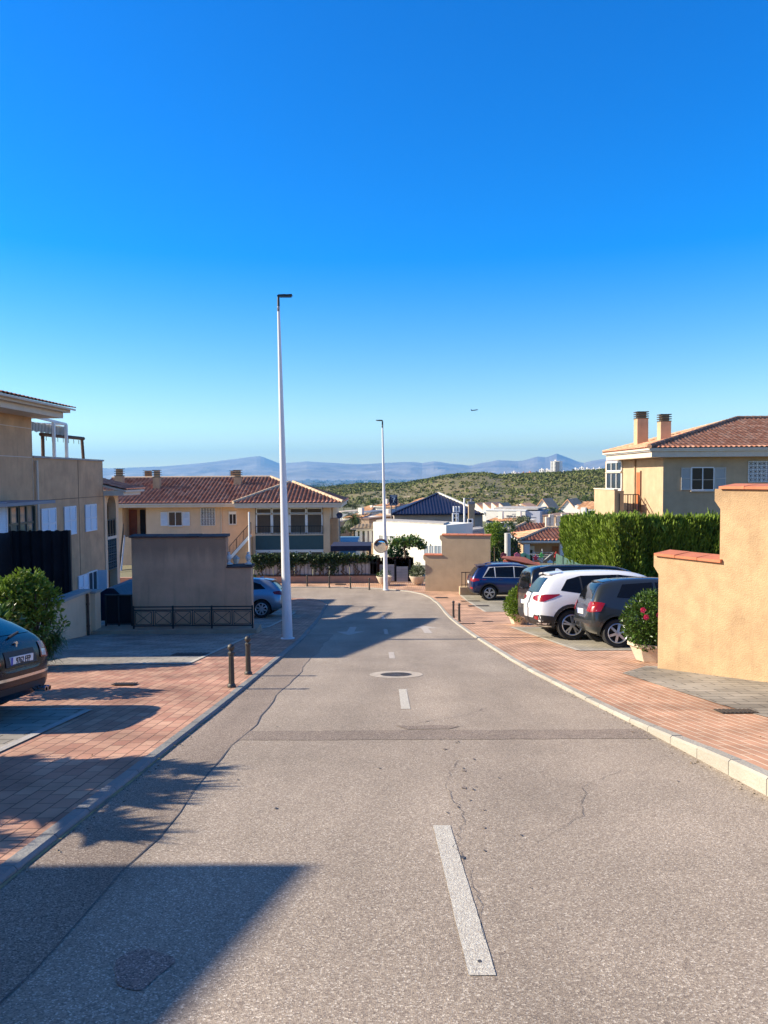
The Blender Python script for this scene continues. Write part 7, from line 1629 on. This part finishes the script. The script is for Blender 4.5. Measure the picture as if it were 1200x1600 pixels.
bz = zp_ + .36; lob = [(c.x - .04, 13.3, bz + .42, .44), (c.x + .22, 13.35, bz + .42, .38), (c.x - .22, 13.25, bz + .32, .34), (c.x + .05, 13.35, bz + .62, .30), (c.x + .18, 13.2, bz + .20, .30), (c.x - .12, 13.15, bz + .15, .28)]
def shrub_thing(name, label, base, lobes, n, size, mat, seed, cat='bush', group=None, narrow=.55, droop=0, r0=.02):
    t = thing(name, label, cat, base, group); mb = MB(); stems(mb, base, lobes, r0, seed); mb.build('stems', M_bark, t); mb = MB(); bush_leaves(mb, lobes, n, size, seed, narrow, droop=droop); mb.build('foliage', mat, t); return t
hb = shrub_thing('flowering_bush', 'round glossy bush with pink flowers in the large planter by the ochre wall', (c.x, 13.35, bz - .05), lob, 6500, .058, M_leafd, 5, narrow=.62)
for i, (px, py) in enumerate([(1004, 953), (1009, 964), (1029, 961), (1001, 963)]):
    if i == 3: continue
    p = at(px, py, 12.9); mb = MB()
    for k in range(5):
        a = k * 1.2566 + i; d = Vector((math.cos(a), -.5, math.sin(a))).normalized(); s = Vector((-math.sin(a), 0, math.cos(a))); mb.add([p, p + d * .035 + s * .03, p + d * .062, p + d * .035 - s * .03], [(0, 1, 2), (0, 2, 3)])
    mb.tube(p, p + Vector((0, -.06, .0)), .006, .003, 5); mb.build('flower', M_flower, hb)
# middle planter with bush, left of the van
c = Vector((fx(812, 23.6, 960), 23.6, 0)); zp_ = zr(23.6) + hp(23.6); planter('planter', 'cream planter with a rounded green bush, left of the black van', c.x, 23.6, zp_, .40, .38)
bz = zp_ + .38; shrub_thing('round_bush', 'rounded bright green bush in the planter between navy car and black van', (c.x, 23.6, bz - .05), [(c.x, 23.5, bz + .40, .40), (c.x - .2, 23.5, bz + .2, .32), (c.x + .2, 23.5, bz + .28, .30), (c.x + .05, 23.5, bz + .66, .26), (c.x - .1, 23.4, bz + .05, .28)], 4200, .07, M_leaf, 6, narrow=.65)
# far bowl planters
for i, (px, py, lab, lab2) in enumerate([(600.5, 913.5, 'cream bowl planter half hidden by the far lamp post', 'low sparse plant in the bowl planter behind the far lamp post'), (652, 915.5, 'cream bowl planter left of the tan stepped wall', 'bushy white flowered plant in the bowl planter left of the tan wall')]):
    c = at(px, py, 41.6); z = zr(41.6) + hp(41.6); w = 12 * 41.6 / F; pl = planter('bowl_planter', lab, c.x, 41.6, z, .42, .50, False, 'cream bowl planters on the far pavement')
    h = (.22, .5)[i]; shrub_thing('planter_plant', lab2, (c.x, 41.6, z + .42), [(c.x - .15, 41.6, z + .5 + h * .4, .18 + h * .2), (c.x + .12, 41.6, z + .5 + h * .5, .18 + h * .2), (c.x, 41.6, z + .5 + h, .12 + h * .25)], (260, 900)[i], .09, M_leafd if i == 0 else mk('grey green leaves', (.10, .14, .06), .5, island=.6, trans=.2), 20 + i, 'plant')
# papaya-like tree beside the mirror and the dark green shrub under it
c = at(632, 870, 44.6); t = thing('spreading_tree', 'small umbrella shaped tree with drooping leaves right of the round mirror', 'tree', (c.x, 44.6, -5)); mb = MB(); ztop = fz(850, 44.6, 632)
mb.path([(c.x + .2, 44.6, -5), (c.x + .1, 44.6, -3.4), (c.x, 44.6, ztop - .3)], [.10, .08, .05], 8); mb2 = MB(); r2 = random.Random(4)
for k in range(46):
    a = r2.uniform(0, 6.3); L = r2.uniform(.4, 1.15); e = Vector((c.x + .1 + L * math.cos(a), 44.6 + L * .8 * math.sin(a), ztop + .32 - L * L * .28 + r2.uniform(-.22, .12))); mb.path([(c.x, 44.6, ztop - .25 + r2.uniform(-.1, .2)), ((c.x + e.x) / 2, (44.6 + e.y) / 2, ztop + .12), e], [.02, .014, .008], 5)
    for j in range(9): leaf_quads(mb2, e, 3, .19, (.12, .12, .07), .5, narrow=.55)
mb.build('trunk', M_bark, t); mb2.build('crown', M_leafd, t)
c = at(621, 862, 45.2); shrub_thing('dark_shrub', 'dense dark green shrub at the foot of the umbrella shaped tree', (c.x, 45.2, -5), [(c.x - .1, 45.2, c.z - .1, .42), (c.x - .5, 45.2, c.z - .2, .3), (c.x + .3, 45.2, c.z - .3, .4), (c.x, 45.2, c.z - .7, .4)], 2400, .13, mk('deep green leaves', (.02, .065, .02), .4, island=.5, trans=.15), 31)
c = at(603, 870, 44.2)
# left bush group: glossy shrub and a spiky clump under it
def zg_(y): return zr(y) + hp(y)
P0 = (-6.2, 13.5)
def L3(px, py, Y, r0): p = at(px, py, Y); return (p.x, p.y, p.z, r0)
lob = [L3(22, 930, 13.2, .34), L3(55, 925, 13.4, .30), L3(70, 948, 13.4, .30), L3(35, 955, 13.1, .38), L3(5, 945, 13.0, .42), L3(-25, 950, 13.0, .45), L3(60, 970, 13.3, .30), L3(20, 985, 13.0, .38), L3(85, 960, 13.5, .18), L3(-20, 985, 12.9, .4), L3(20, 912, 13.2, .16), L3(52, 910, 13.4, .13), L3(38, 903, 13.3, .10), L3(78, 930, 13.5, .12), L3(98, 975, 13.5, .12), L3(64, 918, 13.4, .14), L3(5, 915, 13.1, .14)]
r3 = random.Random(22); base_l = list(lob); lob = [(x, y, z, r0 * .78) for x, y, z, r0 in base_l]
for _ in range(34):
    x, y, z, r0 = r3.choice(base_l); d = Vector((r3.gauss(0, 1), r3.gauss(0, 1), r3.gauss(.3, 1))).normalized(); lob.append((x + d.x * r0 * .95, y + d.y * r0 * .9, z + d.z * r0 * .95, r3.uniform(.07, .17)))
shrub_thing('leafy_bush', 'large glossy green bush behind the blue black hatchback at the left edge', (-6.3, 13.3, zg_(13.3)), lob, 5200, .09, M_leaf, 9, narrow=.5, r0=.03)
lob = [L3(45, 1000, 12.7, .30), L3(75, 1000, 12.8, .22), L3(25, 1005, 12.6, .3), L3(62, 1012, 12.6, .2), L3(85, 990, 12.9, .16)]
t = thing('spiky_clump', 'dark clump of drooping narrow leaves below the large green bush', 'plant', (-5.9, 12.7, zg_(12.7))); mb = MB(); r2 = random.Random(3)
for i in range(1500):
    x, y, z, r0 = r2.choice(lob); a = r2.uniform(0, 6.3); d = Vector((math.cos(a), math.sin(a), r2.uniform(.1, 1.3))).normalized(); p = Vector((x, y, z - .1)) + Vector((r2.gauss(0, r0 * .4), r2.gauss(0, r0 * .4), r2.gauss(0, r0 * .5))); side = d.cross(Vector((0, 0, 1))).normalized() * .010; q = p
    L = r2.uniform(.12, .3); prev = None
    for k in range(4):
        w = side * (1 - k / 3.2); cur = (q - w, q + w)
        if prev: mb.add([prev[0], prev[1], cur[1], cur[0]], [(0, 1, 2, 3)])
        prev = cur; d = (d - Vector((0, 0, .42))).normalized(); q = q + d * L / 3
        if q.z < zg_(12.7) + .01: break
mb.build('leaves', M_leafd, t); mb = MB(); stems(mb, (-5.9, 12.7, zg_(12.7)), lob, .03); mb.build('stems', M_bark, t)
# bush showing over the silver hatchback
c = at(397, 905, 31); shrub_thing('small_bush', 'small bright bush above the roof of the silver blue hatchback', (c.x - .2, 31, zg_(31)), [(c.x - .1, 31, c.z - .1, .25), (c.x + .15, 31, c.z - .25, .25), (c.x - .3, 31, c.z - .5, .35), (c.x + .1, 31, c.z - .7, .4)], 1500, .09, M_leaf, 12)
# ------------------------------------------------------------------ clipped cypress hedge and its green mesh fence
HX = 8.75; y0h = atX(960, 850, HX).y; y1h = atX(879, 850, HX).y + .5; zt0 = atX(958, 811, HX).z; zt1 = atX(882, 811, HX).z
x1h = fx(1140, y0h); Hd = thing('hedge', 'tall clipped cypress hedge in front of the hipped house', 'hedge', (HX, y0h, zr(y0h)))
def htop(x, y): return zt0 + (zt1 - zt0) * (y - y0h) / (y1h - y0h) if x < HX + 1.3 else zt0 - .05
zb_ = zr(30) - .6; dpt = 1.3
MB().box(HX + .30, HX + dpt - .3, y0h + .30, y1h, zb_, min(zt0, zt1) - .38).build('stems', M_hedgec, Hd); MB().box(HX + dpt - .31, x1h, y0h + .30, y0h + dpt - .2, zb_, zt0 - .42).build('stems', M_hedgec, Hd)  # added dark core boxes that stop the view through the foliage
mb = MB(); r2 = random.Random(8)
def spray(p, out, sz, m=4):
    for k in range(m):
        d = (Vector((0, 0, 1)) * r2.uniform(.6, 1.2) + out * r2.uniform(.15, .8) + Vector((r2.gauss(0, .22), r2.gauss(0, .22), 0))).normalized(); s = d.cross(Vector((r2.gauss(0, 1), r2.gauss(0, 1), .1))).normalized(); L = sz * r2.uniform(.6, 1.4); w = L * .14; q = p + Vector((r2.gauss(0, .03), r2.gauss(0, .03), r2.gauss(0, .05)))
        mb.add([q - s * w * .5, q + s * w * .5, q + d * L * .6 + s * w, q + d * L, q + d * L * .6 - s * w], [(0, 1, 2, 3, 4)])
def face(n, fn):
    for i in range(n):
        p, o = fn(); lum = noise.noise((p.x * 1.7, p.y * 1.7, p.z * .55)); p = p - o * (.14 - .34 * lum) + o * r2.uniform(-.10, .06)
        if lum < -.42 and r2.random() < .5: continue
        spray(p, o, r2.choice((.13, .17, .22)))
def f_w(): y = r2.uniform(y0h, y1h); return Vector((HX, y, r2.uniform(zb_ + .5, htop(HX, y) - .03))), Vector((-1, 0, 0))
def f_f(): x = r2.uniform(HX, x1h); return Vector((x, y0h, r2.uniform(zb_ + .5, zt0 - .03))), Vector((0, -1, 0))
def f_t(): 
    if r2.random() < .6: y = r2.uniform(y0h, y1h); x = HX + r2.uniform(0, dpt)
    else: x = r2.uniform(HX, x1h); y = y0h + r2.uniform(0, dpt)
    return Vector((x, y, htop(x, y) - .05 + .16 * noise.noise((x * 2.9, y * 2.9, 2)) + .10 * noise.noise((x * 8, y * 8, 5)))), Vector((0, 0, 1))
face(9500, f_w); face(6500, f_f); face(4200, f_t); mb.build('foliage', M_hedge, Hd)
M_mesh = mk('green mesh', (.055, .12, .10), .8, var=.3, vscale=3); zq = atX(960, 905, HX - .15).z
fence = thing('mesh_fence', 'green mesh screened fence along the foot of the cypress hedge', 'fence', (HX - .15, y0h, zr(y0h)))
netting('screen', '', (HX - .16, y1h + .1), (HX - .16, y0h - 1.0), lambda t_: zr(33) - .3, lambda t_: zq, .02, .012, parent=fence, mat=M_mesh)
for y in [y0h - 1 + 2.1 * k for k in range(6)]: MB().tube((HX - .19, y, zr(y) - .2), (HX - .19, y, zq + .06), .025, n=8).build('post', M_greenf, fence)
netting('screen', '', (HX - .16, y0h - 1.0), (x1h + 1, y0h - 1.0), lambda t_: zr(28) - .3, lambda t_: zq - .25, .02, .012, parent=fence, mat=mk('black mesh', (.012, .018, .014), .9))
# low step and bracket beside the navy car, small rail
x0 = fx(701, 35.6, 945); tag(MB().box(3.72, 6.2, 37.0, 37.5, zr(37) - .3, zr(37) + .42).build('low_step', M_beige, loc=(4, 37, zr(37))), 'low ochre step at the foot of the tan wall behind the navy car', 'step')
t = thing('small_railing', 'short black railing between the tan stepped wall and the navy car', 'railing', (3.85, 37.2, zr(37) + .42)); z = zr(37) + .42
for x in (3.83, 4.02, 4.25): MB().box(x - .015, x + .015, 37.18, 37.21, z, z + .72).build('post', M_black, t)
MB().bar((3.8, 37.195, z + .72), (5.4, 37.195, z + .72), .035).build('rail', M_black, t); MB().bar((3.8, 37.195, z + .10), (5.4, 37.195, z + .10), .02).build('rail', M_black, t)
# ------------------------------------------------------------------ neighbours just outside the left edge (their shade falls into the street)
zN = 5.71; XN = -11.0; yN = 4.36
N_ = thing('neighbour_house', 'tan terraced house uphill of the apartment house, outside the left edge', 'house', (-12, 0, 1))
MB().box(-24, -12, -14, yN - .4, -3, zN - .4).build('wall', M_stucco2, N_)
P = [(XN - .35, -14.5, zN), (XN + .03, yN + .0, zN), (-15, yN + .0, zN + .8), (-15, -14.5, zN + .8)]; slab(P, .35, 'roof', M_tileR, N_)
for y in (-6, -1): window(N_, (-11.99, y, 1.6), ax, 1.4, 1.3, nx, panes=2)
# hedge of yucca-like shrubs and shrubs on the verge
t = thing('tall_hedge', 'tall ragged hedge outside the left edge whose shade crosses the pavement', 'hedge', (-5.6, 5, 0)); mb = MB(); r2 = random.Random(15); spray_mb = mb
def tuft(x, y, z, L, n, w=.03):
    for k in range(n):
        a = r2.uniform(0, 6.3); e = r2.uniform(.1, 1.5); d = Vector((math.cos(a) * math.cos(e), math.sin(a) * math.cos(e), math.sin(e))); s = d.orthogonal().normalized() * w; p = Vector((x, y, z)); mb.add([p - s, p + s, p + d * L * r2.uniform(.6, 1.2)], [(0, 1, 2)])
for i in range(190):
    y = r2.uniform(4.4, 6.45); x = -5.7 + r2.gauss(0, .25); zt_ = 1.66 + .30 * noise.noise((y * 3.1, 1, 4)); z = r2.uniform(zg_(5) - .2, zt_ - .25); tuft(x, y, z, .30, 50, .05)
for y in (4.9, 5.35, 5.75, 6.2): tuft(-5.6, y, 1.5, .34, 60, .05)
mb.build('foliage', M_leafd, t); MB().box(-5.95, -5.5, 4.5, 6.4, zg_(6) - .3, .95).build('stems', M_hedgec, t)  # the box is an added dark core behind the leaves
shrub_thing('verge_shrub', 'low shrub outside the left edge between the hatchback and the large bush', (-5.7, 10.2, zg_(10)), [(-5.6, 10.0, zg_(10) + .5, .45), (-5.3, 10.2, zg_(10) + .8, .35), (-5.8, 10.3, zg_(10) + 1.0, .35), (-5.2, 9.9, zg_(10) + .9, .25)], 1800, .12, M_leafd, 14)
# ------------------------------------------------------------------ the air
hz_ = bpy.data.meshes.new('haze'); hzo = MB().box(-34000, 34000, -3000, 26000, -140, 900).build('haze', bpy.data.materials.new('haze'))
hm = hzo.data.materials[0]; hm.use_nodes = True; t_ = hm.node_tree; t_.nodes.clear(); o_ = t_.nodes.new('ShaderNodeOutputMaterial'); v_ = t_.nodes.new('ShaderNodeVolumePrincipled'); v_.inputs['Color'].default_value = (.16, .52, 1, 1); v_.inputs['Density'].default_value = 5e-5; v_.inputs['Anisotropy'].default_value = .2
t_.links.new(v_.outputs[0], o_.inputs['Volume']); stuff(hzo)
